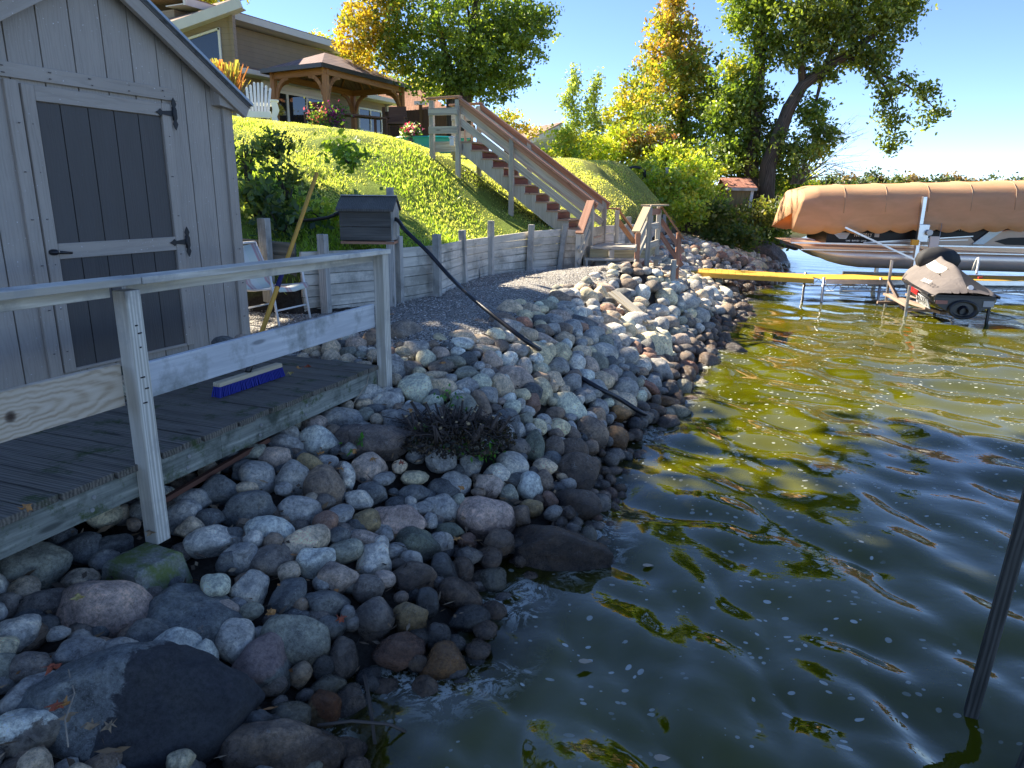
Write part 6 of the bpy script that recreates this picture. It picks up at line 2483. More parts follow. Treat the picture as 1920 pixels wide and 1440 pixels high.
def pump_box():
    o=V(-1.66,8.42,1.78); t=thing('pump_box','small house-shaped weathered wooden pump cover on the wall with hoses','wooden box',o)
    x0,x1=-1.98,-1.40; y0,y1=8.25,8.75; z0=1.76;ze=2.10;zr=2.235
    yr=(y0+y1)/2
    dk=wood('dark_box_boards',(.075,.07,.06),(.17,.16,.14))
    m=MB(); m.beam(V(x0,y0,z0+.08),V(x1,y0,z0+.08),.025,.15); m.beam(V(x0,y0,z0+.245),V(x1,y0,z0+.245),.025,.17); m.build('front_board',dk,t,.003)
    m=MB(); m.beam(V(x0,y1,(z0+ze)/2),V(x1,y1,(z0+ze)/2),.025,ze-z0); m.build('back_board',dk,t)
    for x in (x0+.005,x1):
        m=MB()
        for a,b in ((y0+.015,yr-.012),(yr+.012,y1-.015)):
            za=ze+(zr-ze)*(1-abs(a-yr)/(yr-y0)); zb=ze+(zr-ze)*(1-abs(b-yr)/(yr-y0))
            m.prism([V(x,a,z0+.01),V(x,b,z0+.01),V(x,b,zb-.01),V(x,a,za-.01)],V(.022,0,0))
        m.build('end_panel',M_grey,t)
    m=MB(); m.prism([V(x0-.03,y0-.05,ze-.01),V(x0-.03,yr,zr+.0),V(x0-.03,yr,zr+.025),V(x0-.03,y0-.05,ze+.015)],V(x1-x0+.07,0,0)); m.prism([V(x0-.03,y1+.05,ze-.01),V(x0-.03,yr,zr),V(x0-.03,yr,zr+.025),V(x0-.03,y1+.05,ze+.015)],V(x1-x0+.07,0,0)); m.build('roof',dk,t)
    m=MB(); m.beam(V(x0-.03,yr,zr+.03),V(x1+.04,yr,zr+.03),.07,.012); m.build('ridge_flashing',M_steel,t)
    m=MB(); m.beam(V(-1.50,8.86,1.4),V(-1.50,8.86,2.36),.08,.08,(0,1,0)); m.build('back_post',M_grey,t,.004)
    m=MB(); m.beam(V(-1.42,8.30,.95),V(-1.42,8.30,1.76),.085,.085,(0,1,0)); m.build('front_post',M_grey,t,.004)
    m=MB(); m.beam(V(x0,yr,z0-.02),V(x1+.03,yr,z0-.02),.5,.03); m.build('base_board',M_redrail,t)
pump_box()
def hoses():
    mt=plain('black_poly_hose',(.012,.013,.018),.35)
    m=MB(); pts=[V(-1.6,8.5,2.0),V(-1.36,8.4,2.0),at(760,432,8.2),at(800,470,8.1),at(845,520,7.95)]
    for (u,v,l) in ((890,562,.22),(940,603,.16),(985,638,.15),(1030,668,.04),(1080,702,.03),(1125,729,.12),(1165,750,.10),(1200,772,.10)): pts.append(on_bank(u,v,l))
    pts+=[V(1.60,7.1,-.02),V(1.9,6.9,-.25)]
    cr=[]
    for i in range(len(pts)-1):
        p0=pts[max(i-1,0)];p1=pts[i];p2=pts[i+1];p3=pts[min(i+2,len(pts)-1)]
        for k in range(5):
            u=k/5; cr.append(.5*((2*p1)+(p2-p0)*u+(2*p0-5*p1+4*p2-p3)*u*u+(3*p1-p0-3*p2+p3)*u**3))
    cr.append(pts[-1]); m.tube(cr,.024,10)
    tag(m.build('intake_hose',mt),'thick black hose running from pump box over the boulders into the lake','hose')
    m=MB(); m.tube([at(640,398,8.35),at(615,408,8.4),at(590,412,8.45),at(570,413,8.5),at(540,415,8.8)],.02,8); m.tube([at(640,398,8.35),at(628,402,8.37)],.024,8)
    tag(m.build('outlet_hose',mt),'short black pipe leaving the left side of the pump box uphill','hose')
hoses()

# ------------------------------------------------------------------ hill staircase
def stairs():
    N=V(1.42,13.42,0); d=V(-.943,.333,0); pdir=V(.333,.943,0); Wd=.96
    z0=1.385; n=12; run=2.62; rise=(3.26-1.385); st=run/n; rs=rise/(n+0)
    X=lambda s,p,z: N+d*s+pdir*p+V(0,0,z)
    t=thing('hill_staircase','long wooden staircase with red handrails climbing the grassy hill','staircase',N+V(0,0,1.4))
    for p in (.02,Wd-.02):
        m=MB(); poly=[X(-.02,p,z0-.12),X(-.02,p,z0+.02)]
        for k in range(n):
            poly+= [X(k*st,p,z0+(k+1)*rs-.03),X((k+1)*st,p,z0+(k+1)*rs-.03)]
        poly+=[X(run+.05,p,z0+rise-.17),X(.10,p,z0-.17)]
        m.prism(poly,pdir*.04); m.build('stringer',M_stair,t)
    for k in range(n):
        m=MB(); z=z0+(k+1)*rs; m.beam(X(k*st+st/2-.02,.0,z-.015),X(k*st+st/2-.02,Wd,z-.015),st+.03,.03); m.build('tread',M_tread,t)
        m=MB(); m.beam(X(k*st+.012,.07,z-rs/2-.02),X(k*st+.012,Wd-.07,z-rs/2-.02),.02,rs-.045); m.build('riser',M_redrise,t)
    slope=rise/run
    # newel and rail posts
    def post(s,p,zb,zt):
        m=MB(); m.beam(X(s,p,zb),X(s,p,zt),.085,.085,d); m.build('post',M_stair,t,.003)
    hr=.84
    for p in (-.05,Wd+.05):
        post(-.02,p,1.0 if p<0 else 1.38,z0+hr-.02); post(run+.02,p,2.55,z0+rise+.74)
        post(1.55,p,1.85+(.5 if p>0 else 0),z0+1.55*slope+hr-.03)
        q=p+(.055 if p>0 else -.055)
        qq=p-(.06 if p>0 else -.06)
        # handrail cap and the two sloping boards
        m=MB(); m.beam(X(-.12,p,z0+hr-.09),X(run-.0,p,z0+rise+.78),.13,.035); m.build('handrail',M_redrail,t,.003)
        m=MB(); m.beam(X(-.1,p,z0+hr-.15),X(run,p,z0+rise+.72),.035,.08); m.build('handrail_support',M_redrail,t)
        for h0,h1,hh in ((.62,.60,.13),(.37,.36,.13)):
            m=MB(); m.beam(X(0,qq,z0+h0+.02),X(run,qq,z0+rise+h1),.035,hh); m.build('rail_board',M_stair,t)
    # top landing
    m=MB(); m.beam(X(run+.02,Wd/2,z0+rise-.02),X(run+.62,Wd/2,z0+rise-.02),Wd+.05,.035); m.build('landing_deck',M_stair,t)
    for p in (.0,Wd): m=MB(); m.beam(X(run,p,z0+rise-.12),X(run+.62,p,z0+rise-.12),.04,.15); m.build('landing_joist',M_stair,t)
    for p in (-.05,Wd+.05):
        post(run+.56,p,2.7,z0+rise+.74)
        m=MB(); m.beam(X(run-.05,p,z0+rise+.79),X(run+.66,p,z0+rise+.77),.13,.035); m.build('handrail',M_redrail,t,.003)
        for h in (.53,.20):
            m=MB(); m.beam(X(run,p-.06,z0+rise+h),X(run+.6,p-.06,z0+rise+h),.035,.13); m.build('rail_board',M_stair,t)
    m=MB()
    for i in range(3):
        m=MB(); m.beam(X(run+.15+i*.15,Wd+.0,z0+rise),X(run+.15+i*.15,Wd,z0+rise+.6),.08,.02,d); m.build('gate_slat',M_tread,t)
    m=MB(); m.box(X(run+.12,-.11,z0+rise-.02),.08,.06,.13,0); m.ball(X(run+.12,-.11,z0+rise+.06),.045,1.4,1,.7); m.build('outlet_box',plain('white_plastic',(.6,.62,.62),.5),t)
stairs()
def landing():
    t=thing('landing_steps','low wooden landing with steps and short red-capped rails at stair foot','steps',V(1.9,13.2,1.0))
    A=V(1.42,12.95,0); e=V(.995,-.10,0); f=V(.30,.95,0).normalized(); z=1.385
    X=lambda a,b,h: A+e*a+f*b+V(0,0,h)
    m=MB()
    for i in range(8): m.beam(X(-.05,.06+.14*i,z),X(.98,.06+.14*i,z),.132,.035)
    m.build('deck_boards',M_tread if False else M_stair,t,.002)
    m=MB(); m.beam(X(-.05,.0,z-.10),X(.97,.0,z-.10),.038,.14); m.beam(X(.97,.0,z-.09),X(.97,1.1,z-.09),.038,.14); m.beam(X(-.03,.02,z-.09),X(-.03,1.1,z-.09),.038,.14); m.build('deck_frame',wood('yellowish_frame',(.25,.21,.11),(.48,.41,.25)),t,.002)
    # steps to the gravel, and to the dock side
    for k,(h,o) in enumerate(((.19,-.16),(.36,-.36))):
        m=MB(); m.beam(X(-.10,o,z-h),X(.82,o,z-h),.22,.032); m.build('step_tread',M_stair,t,.002)
    m=MB(); m.beam(X(.36,-.12,.95),X(.36,-.12,z-.03),.09,.05); m.beam(X(.36,-.30,.95),X(.36,-.30,z-.22),.09,.05); m.beam(X(-.07,-.2,.95),X(-.07,-.2,z-.2),.04,.3); m.beam(X(.05,.05,z-.3),X(.8,.05,z-.3),.03,.14); m.build('step_stringer',M_stair,t)
    for k,(h,o) in enumerate(((.20,1.14),(.38,1.34))):
        m=MB(); m.beam(X(o,.15,z-h),X(o,1.0,z-h),.22,.032); m.build('step_tread',M_stair,t,.002)
    def post(a,b,z0,z1,mt=M_stair):
        m=MB(); m.beam(X(a,b,z0),X(a,b,z1),.085,.085,e); m.build('post',mt,t,.003)
    post(-.16,-.48,.98,1.68); post(.86,-.48,.98,1.68,M_redrail); post(.97,.02,1.0,2.10); post(1.02,1.05,.98,2.10); 
    post(1.42,1.05,.75,1.62,M_redrail); post(.22,1.15,1.3,2.02); post(1.45,.0,.7,1.2)
    def rail(p,q,cap,boards=((-.28,.0),(-.55,.0)),mt=M_redrail):
        m=MB(); m.beam(p,q,.14,.032); m.build('handrail',cap,t,.003)
        for h,_ in boards:
            m=MB(); m.beam(p+V(0,0,h),q+V(0,0,h),.03,.09); m.build('rail_board',mt,t)
    rail(X(-.13,-.56,1.66),X(-.07,.02,2.20),M_redrail,((-.3,0),(-.52,0)),M_stair)
    rail(X(.83,-.58,1.70),X(.93,.03,2.13),wood('tan_cap',(.42,.31,.18),(.64,.50,.33)),((-.3,0),(-.55,0)),M_stair)
    m=MB(); m.beam(X(.88,.0,2.13),X(1.12,1.12,2.13),.15,.032); m.build('handrail',wood('tan_cap',(.4,.3,.2),(.6,.5,.3)),t,.003)
    for h in (-.10,-.36,-.68):
        m=MB(); m.beam(X(.99,.0,2.12+h),X(1.04,1.08,2.12+h),.03,.11); m.build('rail_board',M_stair if h<-.2 else M_redrail,t)
    rail(X(1.06,1.05,2.10),X(1.52,1.02,1.50),M_cedar,((-.25,0),(-.5,0)),M_redrail)
    rail(X(.2,1.2,2.06),X(.62,1.30,1.52),M_cedar,((-.2,0),),M_cedar)
    m=MB(); m.beam(X(-.0,1.25,2.05),X(.26,1.2,2.05),.12,.03); m.build('handrail',M_redrail,t)
    post(.6,1.3,1.35,1.56,M_redrail)
landing()
# ------------------------------------------------------------------ dock, boat, jet ski
def text_mesh(s,size,shear=0,ext=.002,sx=1):
    c=bpy.data.curves.new('lettering','FONT'); c.body=s; c.size=size; c.extrude=ext; c.shear=shear
    o=bpy.data.objects.new('t',c); C.objects.link(o); dg=bpy.context.evaluated_depsgraph_get(); me=bpy.data.meshes.new_from_object(o.evaluated_get(dg)); bpy.data.objects.remove(o)
    me.transform(Matrix.Diagonal((sx,1,1,1))); return me
def put_text(name,s,size,org,ex,ey,mat,parent,shear=0,sx=1):
    me=text_mesh(s,size,shear,.002,sx); ex=Vector(ex).normalized(); ey=Vector(ey); ey=(ey-ex*ey.dot(ex)).normalized(); ez=ex.cross(ey)
    m=Matrix.Identity(4)
    for i in range(3): m[i][0]=ex[i]; m[i][1]=ey[i]; m[i][2]=ez[i]; m[i][3]=org[i]
    me.transform(m); return link(name,me,mat,parent)
M_yel=paint('yellow_dock_panel',(.62,.36,.05),.55,0,.4,.1)
def dock():
    t=thing('dock','low dock with yellow ribbed deck panels on thin metal legs','dock',V(6,16.8,0))
    secs=[(V(3.55,17.75,.56),V(7.0,16.75,.50)),(V(7.1,16.75,.50),V(10.15,16.85,.50)),(V(10.2,16.85,.50),V(14,16.95,.50))]
    for i,(a,b) in enumerate(secs):
        m=MB(); d=(b-a); L=d.length; d/=L; nn=int(L/.15)
        for k in range(nn): 
            p=a+d*(L*(k+.5)/nn); s=V(-d.y,d.x,0); m.beam(p-s*.52,p+s*.52,L/nn-.006,.03)
        m.build('deck_panel',M_yel,t)
        s=V(-d.y,d.x,0); m=MB()
        for k in (-1,1): m.beam(a+s*.53*k-V(0,0,.045),b+s*.53*k-V(0,0,.045),.03,.10)
        m.build('side_rail',M_yel if i==0 else M_alu,t)
        if i:
            m=MB(); 
            for k in (-1,1):
                m.tube([a+s*.5*k-V(0,0,.26),b+s*.5*k-V(0,0,.26)],.014,6)
                kk=int(L/.3)
                for q in range(kk):
                    p=a+d*(L*q/kk)+s*.5*k; r=a+d*(L*(q+.5)/kk)+s*.5*k; u=a+d*(L*(q+1)/kk)+s*.5*k
                    m.tube([p-V(0,0,.1),r-V(0,0,.26),u-V(0,0,.1)],.008,5)
            m.build('truss',M_steel,t)
    for x,y in ((7.05,16.18),(7.05,17.25),(10.2,16.3),(10.2,17.35),(8.4,16.3)):
        m=MB(); m.tube([V(x,y,-1),V(x,y,.56)],.03,8); m.build('leg',M_steel,t)
    m=MB(); m.beam(V(2.75,15.0,.80),V(3.62,17.55,.60),.75,.04); tag(m.build('ramp_board',M_wall,None,.004),'bleached wide board bridging landing steps and the yellow dock','ramp board')
dock()
def loft(m,secs,close=False):
    m.grid([[*s] for s in secs],True); return m
def boat():
    A=V(7.35,18.55,0); d=(V(13.5,17.5,0)-A).normalized(); s=V(-d.y,d.x,0)   # bow at the left, running right; s = away
    X=lambda a,b,z: A+d*a+s*b+V(0,0,z)
    t=thing('pontoon_boat','black and bronze pontoon boat raised under tan lift canopy','boat',A+V(0,0,.5))
    tan=paint('tan_aluminium',(.74,.50,.33),.35,.3,.5,.05); silver=paint('pontoon_metal',(.78,.68,.60),.32,.5,.5,.08,2)
    blk=paint('gloss_black_panel',(.010,.010,.011),.3,0,.2)
    L=7.4
    for b in (.28,2.0):
        m=MB(); n=18; secs=[]
        for i in range(11):
            a=[.0,.12,.3,.55,.9,1.3,2,4,5.5,7,L][i]; f=[.05,.25,.48,.7,.88,.98,1,1,1,1,1][i]; r=.30*f; zc=.86+(1-f)*.16
            secs.append([X(a+.25,b+math.cos(q)*r,zc+math.sin(q)*r) for q in [2*math.pi*k/n for k in range(n+1)]])
        m.grid(secs,True); m.build('pontoon',silver,t)
    m=MB(); m.prism([X(-.22,-.02,1.17),X(.0,-.12,1.10),X(.12,-.12,1.0),X(L,-.12,1.0),X(L,-.12,1.17)],s*2.5); m.build('deck_frame',tan,t,.01)
    m=MB(); m.beam(X(-.25,-.14,1.185),X(L,-.14,1.185),.05,.035); m.beam(X(-.0,-.15,1.02),X(L,-.15,1.02),.02,.025); m.build('rub_rail',M_alu,t)
    m=MB(); m.prism([X(.61,-.05,1.2),X(4.5,-.05,1.2),X(4.5,-.05,1.95),X(.61,-.05,1.95)],s*.04); m.prism([X(.85,2.15,1.2),X(L,2.15,1.2),X(L,2.15,1.95),X(.85,2.15,1.95)],s*.04); m.build('fence_panel',blk,t)
    m=MB(); m.prism([X(.61,.0,1.2),X(.65,.0,1.2),X(.65,.0,1.95),X(.61,.0,1.95)],s*2.15); m.build('bow_panel',blk,t)
    # bronze aft section with sweeping accent and window
    br=paint('bronze_panel',(.34,.26,.20),.35,.4,.5,.05)
    m=MB(); m.prism([X(3.9,-.07,1.2),X(4.05,-.07,1.25),X(4.5,-.07,1.50),X(4.75,-.07,1.60),X(L,-.07,1.64),X(L,-.07,1.2)],s*.03); m.prism([X(1.6,-.07,1.215),X(3.95,-.07,1.40),X(4.15,-.07,1.2)],s*.02); m.build('accent_panel',br,t)
    m=MB(); m.beam(X(1.5,-.08,1.22),X(4.0,-.08,1.43),.012,.022); m.beam(X(1.5,-.08,1.22),X(3.9,-.08,1.34),.01,.014); m.build('accent_stripe',M_alu,t)
    m=MB(); m.prism([X(4.5,-.085,1.32),X(4.8,-.085,1.41),X(L,-.085,1.52),X(L,-.085,1.23),X(4.75,-.085,1.24)],s*.01); m.build('side_window',blk,t)
    m=MB(); m.prism([X(4.0,-.06,1.24),X(4.25,-.06,1.24),X(4.72,-.06,1.66),X(4.45,-.06,1.66)],s*-.05); m.build('windscreen',paint('blue_grey_glass',(.30,.42,.50),.1,0,1,.1),t)
    m=MB(); m.tube([X(4.72,-.05,1.67),X(L,-.05,1.68)],.02,8); m.build('top_rail',M_alu,t)
    wt=plain('lettering_white',(.75,.76,.76),.5)
    put_text('registration_number','MN 1530 LY',.13,X(1.26,-.062,1.36),d,V(0,0,1),wt,t,0,.62)
    put_text('script_name','Avalon',.19,X(3.55,-.062,1.56),d,V(0,0,1),M_alu,t,.45,1.05)
    put_text('hull_lettering','LAS  BAND  LINE',.05,X(1.08,-.062,1.245),d,V(0,0,1),M_alu,t,0,1.3)
    m=MB(); m.prism([X(.72,-.062,1.46),X(1.16,-.062,1.46),X(1.08,-.062,1.30),X(.92,-.062,1.30)],s*-.004); e=m.build('wing_emblem',paint('emblem_grey',(.28,.28,.29),.3,.6),t)
    m=MB()
    for k in range(4): m.beam(X(.78+k*.05,-.07,1.44-k*.035),X(1.12-k*.02,-.07,1.44-k*.035),.004,.008)
    m.build('emblem_bars',plain('copper_bar',(.35,.20,.13),.4),e)
    m=MB(); m.prism([X(1.74,-.062,1.36),X(1.85,-.062,1.36),X(1.85,-.062,1.46),X(1.74,-.062,1.46)],s*-.004); m.build('registration_sticker',plain('sticker_grey',(.4,.42,.45)),t)
boat()
def boat_lift():
    A=V(7.2,18.2,0); d=(V(13.5,17.1,0)-A).normalized(); s=V(-d.y,d.x,0)
    X=lambda a,b,z: A+d*a+s*b+V(0,0,z)
    t=thing('boat_lift','metal boat lift with long tan fabric canopy over the pontoon boat','boat lift',A)
    T=NT('tan_canopy_fabric'); p=T.pos(); n=T.noise(T.map(p,(1,1,3)),1.6,5,.6,.8); c=T.ramp(n,[(.3,(.72,.46,.26)),(.7,(.82,.54,.32))])
    b=T.bump(T.noise(T.map(p,(.8,.8,2)),2.2,4,.55,1.0),.03,.2)
    dd=T.n('BsdfDiffuse',{'Color':c,'Normal':b}); tr=T.n('BsdfTranslucent',{'Color':T.mix(1,c,(1.0,.82,.6),'MULTIPLY'),'Normal':b}); mx=T.n('MixShader',{0:.40}); T.t.links.new(dd.outputs[0],mx.inputs[1]); T.t.links.new(tr.outputs[0],mx.inputs[2]); T.t.links.new(mx.outputs[0],T.out.inputs[0])
    L=8.6; W=2.9; n=264; secs=[]
    prof=[(0,-1.0),(-.01,-.75),(0,-.5),(.015,-.22),(.09,-.02),(.26,.11),(.6,.175),(1.0,.195),(1.45,.2),(1.9,.195),(2.3,.175),(2.64,.11),(2.81,-.02),(2.88,-.22),(2.9,-.5),(2.91,-.75),(2.9,-1.0)]
    for i in range(n+1):
        a=L*i/n; zb=2.40+.034*a; fr=(a/.95)%1; sag=.010*math.sin(math.pi*fr)
        row=[]
        for j,(b_,z) in enumerate(prof):
            edge=(z<=-1.0); zz=z*1.0
            if edge: zz=-1.0+.085*(1-abs(math.sin(math.pi*a/.52)))
            end=max(0,1-a/.35); 
            bend=.010*math.sin(a*3.1+z*5)+.006*math.sin(a*7+z*9)
            row.append(X(a+ (-.22*end*max(0,-z)),b_+(bend+sag)*(1 if b_<1.4 else -1)*(1 if z<.1 else 0),zb+zz-sag*(z>0)*1.2-end*.10*(z>-.1)))
        secs.append(row)
    m=MB(); m.grid(secs,True); 
    c_=X(.03,1.45,1.9); ln=len(secs[0]); m.add([c_]+[tuple(q) for q in secs[0]],[(0,i+2,i+1) for i in range(ln-1)],None,True)
    o=m.build('canopy',T.m,t); md=o.modifiers.new('s','SOLIDIFY'); md.thickness=.006
    for i in range(1,9):
        a=i*.95; m=MB(); pr=[X(a,b0-.012,2.40+.034*a+z0+.010) for b0,z0 in prof[2:9]]; m.tube(pr,.007,5); m.build('canopy_seam',plain('canopy_seam',(.50,.33,.21),.9),t)
    for a,b in ((2.72,-.06),(2.72,2.7),(7.1,-.06),(7.4,2.7)):
        m=MB(); m.beam(X(a,b,-1),X(a,b,2.35),.09,.09,(0,1,0)); m.build('post',M_alu,t,.004)
    m=MB(); m.beam(X(1.0,-.1,1.6),X(2.72,-.1,.85),.05,.04); m.build('brace',M_alu,t)
    m=MB(); m.beam(X(1.8,.2,.22),X(8,.2,.22),.08,.12); m.beam(X(1.8,2.6,.22),X(8,2.6,.22),.08,.12); m.build('cradle_beam',M_steel,t)
    w_=MB(); w_.box(X(2.78,-.12,1.50),.24,.14,.42,-.2); w=w_.build('winch_housing',M_alu,t,.01)
    m=MB(); m.box(X(2.6,-.22,1.28),.16,.1,.13,-.2); m.build('yellow_box',plain('lift_yellow',(.6,.33,.02)),w)
    m=MB(); m.box(X(3.03,-.2,1.3),.2,.08,.26,-.2); m.build('control_box',plain('lift_grey',(.55,.55,.56)),w)
    m=MB(); m.tube([X(2.88,-.22,1.52),X(2.88,-.3,1.52)],.07,12); m.build('winch_drum',M_steel,w)
    m=MB(); m.tube([X(3.2,-.05,1.0),X(3.2,-.05,1.75)],.006,5); m.build('cable',M_steel,t)
boat_lift()
def jet_ski():
    O=V(8.50,13.35,0); yaw=R_(-3); f=V(math.sin(R_(14)),math.cos(R_(14)),0); r=V(f.y,-f.x,0)
    X=lambda x,y,z: O+r*x+f*(y*.88)+V(0,0,z)
    t=thing('jet_ski','grey and black covered jet ski parked on a small metal lift','jet ski',O+V(0,0,.2))
    T=NT('ski_cover_grey'); p=T.pos(); b=T.bump(T.noise(T.map(p,(1,1,1.5)),3,5,.55,1.2),.05,.6); T.pbr(T.ramp(T.noise(p,2,3),[(.3,(.14,.12,.11)),(.7,(.19,.165,.15))]),.8,0,.2,b)
    cvb=paint('ski_cover_black',(.018,.018,.02),.75); cvw=paint('ski_cover_pale',(.62,.58,.50),.75)
    # stations along the hull: y, half width, edge z, top z, ridge width exponent
    st=[(-.02,.52,.56,.60,2.5),(.08,.58,.58,.67,2.2),(.35,.60,.60,.78,1.5),(.6,.61,.61,.93,1.1),(.9,.61,.62,1.06,.95),(1.3,.60,.63,1.10,.9),(1.7,.60,.65,1.10,.9),(1.95,.60,.67,1.16,.95),(2.2,.58,.69,1.36,.8),(2.35,.56,.70,1.34,.85),(2.55,.52,.72,1.18,1.1),(2.8,.44,.74,1.02,1.4),(3.05,.3,.78,.92,1.8),(3.22,.06,.82,.86,2)]
    n=12; secs=[]
    for (y,hw,ze,zt,e) in st:
        row=[]
        for k in range(-n,n+1):
            u=k/n; z=ze+(zt-ze)*(1-abs(u)**e)+.012*math.sin(9*y+5*u)
            row.append(X(hw*u*(1.0 if abs(u)<1 else 1.02),y,z-(.07 if abs(u)==1 else 0)))
        secs.append(row)
    def band(lo,hi,name,mat,s0=0,s1=None):
        m=MB(); m.grid([row[n+lo:n+hi+1] for row in secs[s0:s1]],True); o=m.build(name,mat,t); md=o.modifiers.new('s','SUBSURF'); md.levels=md.render_levels=1; return o
    band(-n,-5,'cover_side',T.m); band(-5,-2,'cover_stripe',cvw,4,11); band(-5,-2,'cover_side',T.m,0,5); band(-5,-2,'cover_front',cvb,10,None)
    band(-2,1,'cover_top',T.m,0,9); band(-2,1,'cover_front',cvb,8,None); band(1,9,'cover_side',T.m,0,2); band(1,9,'black_panel',cvb,1,None); band(9,n,'cover_side',T.m)
    hb=MB(); P=[]
    for j in range(7):
        q=j/6*math.pi; P.append([X(.42*math.cos(2*math.pi*k/24)*math.sin(q)**.7*(1+.10*math.cos(10*math.pi*k/24)),2.2+.27*math.sin(2*math.pi*k/24)*math.sin(q)**.7,1.10+.24*math.cos(q)-.06*abs(math.cos(2*math.pi*k/24))*math.sin(q)) for k in range(25)])
    hb.grid(P,True); hb.build('handlebar_cover',cvb,t)
    # hull
    hull=[]
    for (y,hw,ze,zt,e) in st:
        keel=.16 if y<2.2 else .16+(y-2.2)*.55
        hull.append([X(-hw*.98,y,ze-.02),X(-hw*.97,y,ze-.14),X(-hw*.80,y,keel+.17),X(-hw*.35,y,keel+.05),X(0,y,keel),X(hw*.35,y,keel+.05),X(hw*.80,y,keel+.17),X(hw*.97,y,ze-.14),X(hw*.98,y,ze-.02)])
    m=MB(); m.grid(hull,True); m.add(hull[0],[tuple(range(9))]); m.build('hull',paint('hull_dark',(.03,.031,.034),.25,0,.6),t)
    m=MB(); m.beam(X(-.60,.05,.53),X(-.60,2.2,.62),.03,.05); m.beam(X(.60,.05,.53),X(.60,2.2,.62),.03,.05); m.beam(X(-.5,-.03,.53),X(.5,-.03,.53),.03,.05); m.build('rub_rail',M_black,t)
    m=MB(); m.prism([X(-.605,.75,.54),X(-.605,1.45,.57),X(-.60,1.45,.47),X(-.60,.75,.44)],r*-.02); m.build('red_reflector',plain('reflector_red',(.45,.02,.02),.25),t)
    m=MB(); m.prism([X(-.595,.08,.44),X(-.605,.9,.50),X(-.57,.9,.30),X(-.52,.08,.26)],r*-.015); pn=m.build('side_graphic',plain('graphic_silver',(.55,.56,.57),.3),t)
    put_text('side_lettering','SEA-DOO',.15,X(-.625,.80,.36),-f,V(0,0,1),M_black,pn,.2,1.0)
    wt=plain('lettering_white',(.75,.76,.76),.5)
    me=put_text('cover_lettering','SEA-DOO',.115,X(-.555,.95,.72),-f,V(.55,0,.55),wt,t,.2,1.1)
    m=MB(); m.tube([X(.10,.10,.690),X(.10,.08,.70)],.05,14); m.build('round_badge',wt,t)
    m=MB(); m.prism([X(-.48,-.035,.45),X(-.28,-.035,.45),X(-.28,-.035,.38),X(-.48,-.035,.38)],f*-.004); m.build('warning_sticker',plain('sticker_red',(.35,.16,.13)),t)
    m=MB(); m.prism([X(.32,-.035,.47),X(.50,-.035,.47),X(.50,-.035,.36),X(.32,-.035,.36)],f*-.004); m.build('grey_sticker',plain('sticker_grey',(.2,.21,.22)),t)
    m=MB(); P=[]
    for rr,y in ((.21,-.03),(.21,-.09),(.17,-.10),(.15,-.02),(.0,-.01)): P.append([X(rr*math.cos(q)*1.25,y,.29+rr*math.sin(q)*.85) for q in [2*math.pi*k/18 for k in range(19)]])
    m.grid(P,True); m.build('jet_housing',M_black,t)
    m=MB(); m.tube([X(0,.02,.28),X(0,-.13,.26)],[.10,.075],14,False); m.build('jet_nozzle',paint('nozzle',(.03,.03,.045),.3,.5),t)
    m=MB(); m.tube([X(.30,.55,.92)]+[X(.30+.02*math.sin(q),.60+.12*math.cos(q)*-1+.1,.95+.26*math.sin(q)) for q in [0,.5,1,1.5,2,2.5,3.1]],.022,8); m.build('grab_strap',plain('grab_white',(.7,.68,.62)),t)
    m=MB(); m.box(X(.34,.45,.86),.08,.04,.03,0); m.build('red_tag',plain('tag_red',(.5,.03,.02)),t)
jet_ski()
def ski_lift():
    O=V(8.5,14.2,0); t=thing('jet_ski_lift','small rusty metal lift frame standing in the water under jet ski','jet ski lift',O)
    for x,y,z in ((7.94,14.25,.62),(9.10,13.5,.60),(9.35,15.6,.7),(8.22,15.6,1.0)):
        m=MB(); m.beam(V(x,y,-1),V(x,y,z),.05,.04,(0,1,0)); m.build('leg',M_steel if x<9 else M_black,t,.003)
    m=MB(); m.beam(V(8.4,15.1,-.05),V(8.22,15.6,.55),.07,.05); m.beam(V(7.94,14.25,.22),V(8.22,15.6,.26),.05,.06); m.beam(V(7.94,14.25,.14),V(9.1,14.0,.12),.05,.05); m.beam(V(8.3,13.6,.18),V(8.4,16,.22),.12,.05); m.beam(V(8.85,13.6,.18),V(8.9,16,.22),.12,.05); m.beam(V(7.98,15.5,.1),V(9.35,15.6,.1),.05,.05)
    m.build('frame',wood('rusty_frame',(.2,.13,.09),(.42,.32,.25)),t)
ski_lift()
def near_posts():
    for a,b,l in ((V(2.17,2.85,-.5),V(2.06,2.60,1.25),'dark wet wooden post rising from the water at the right edge'),(V(2.16,2.50,-.4),V(2.18,2.44,.25),'second dark post stub cut by the lower right corner')):
        m=MB(); a2=a+(a-b).normalized()*.1; m.beam(a2,b,.055,.055,(.6,1,0)); o=m.build('dock_post',M_dockpost,None,.004); tag(o,l,'post')
near_posts()
def driftwood():
    m=MB(); a=on_bank(1150,546,.20); b=on_bank(1222,606,.20); s_=(b-a).cross(V(0,0,1)).normalized()
    for k,(o0,o1,w0) in enumerate(((0,.0,.10),(.10,.06,.05),(-.09,-.07,.06))): m.beam(a+s_*o0-V(0,0,k*.012),b+s_*o1-(b-a)*(.06*k)-V(0,0,k*.012),w0,.03)
    tag(m.build('driftwood_plank',M_driftwood,None,.004),'pale split plank lying on the sunlit rocks','plank')
driftwood()

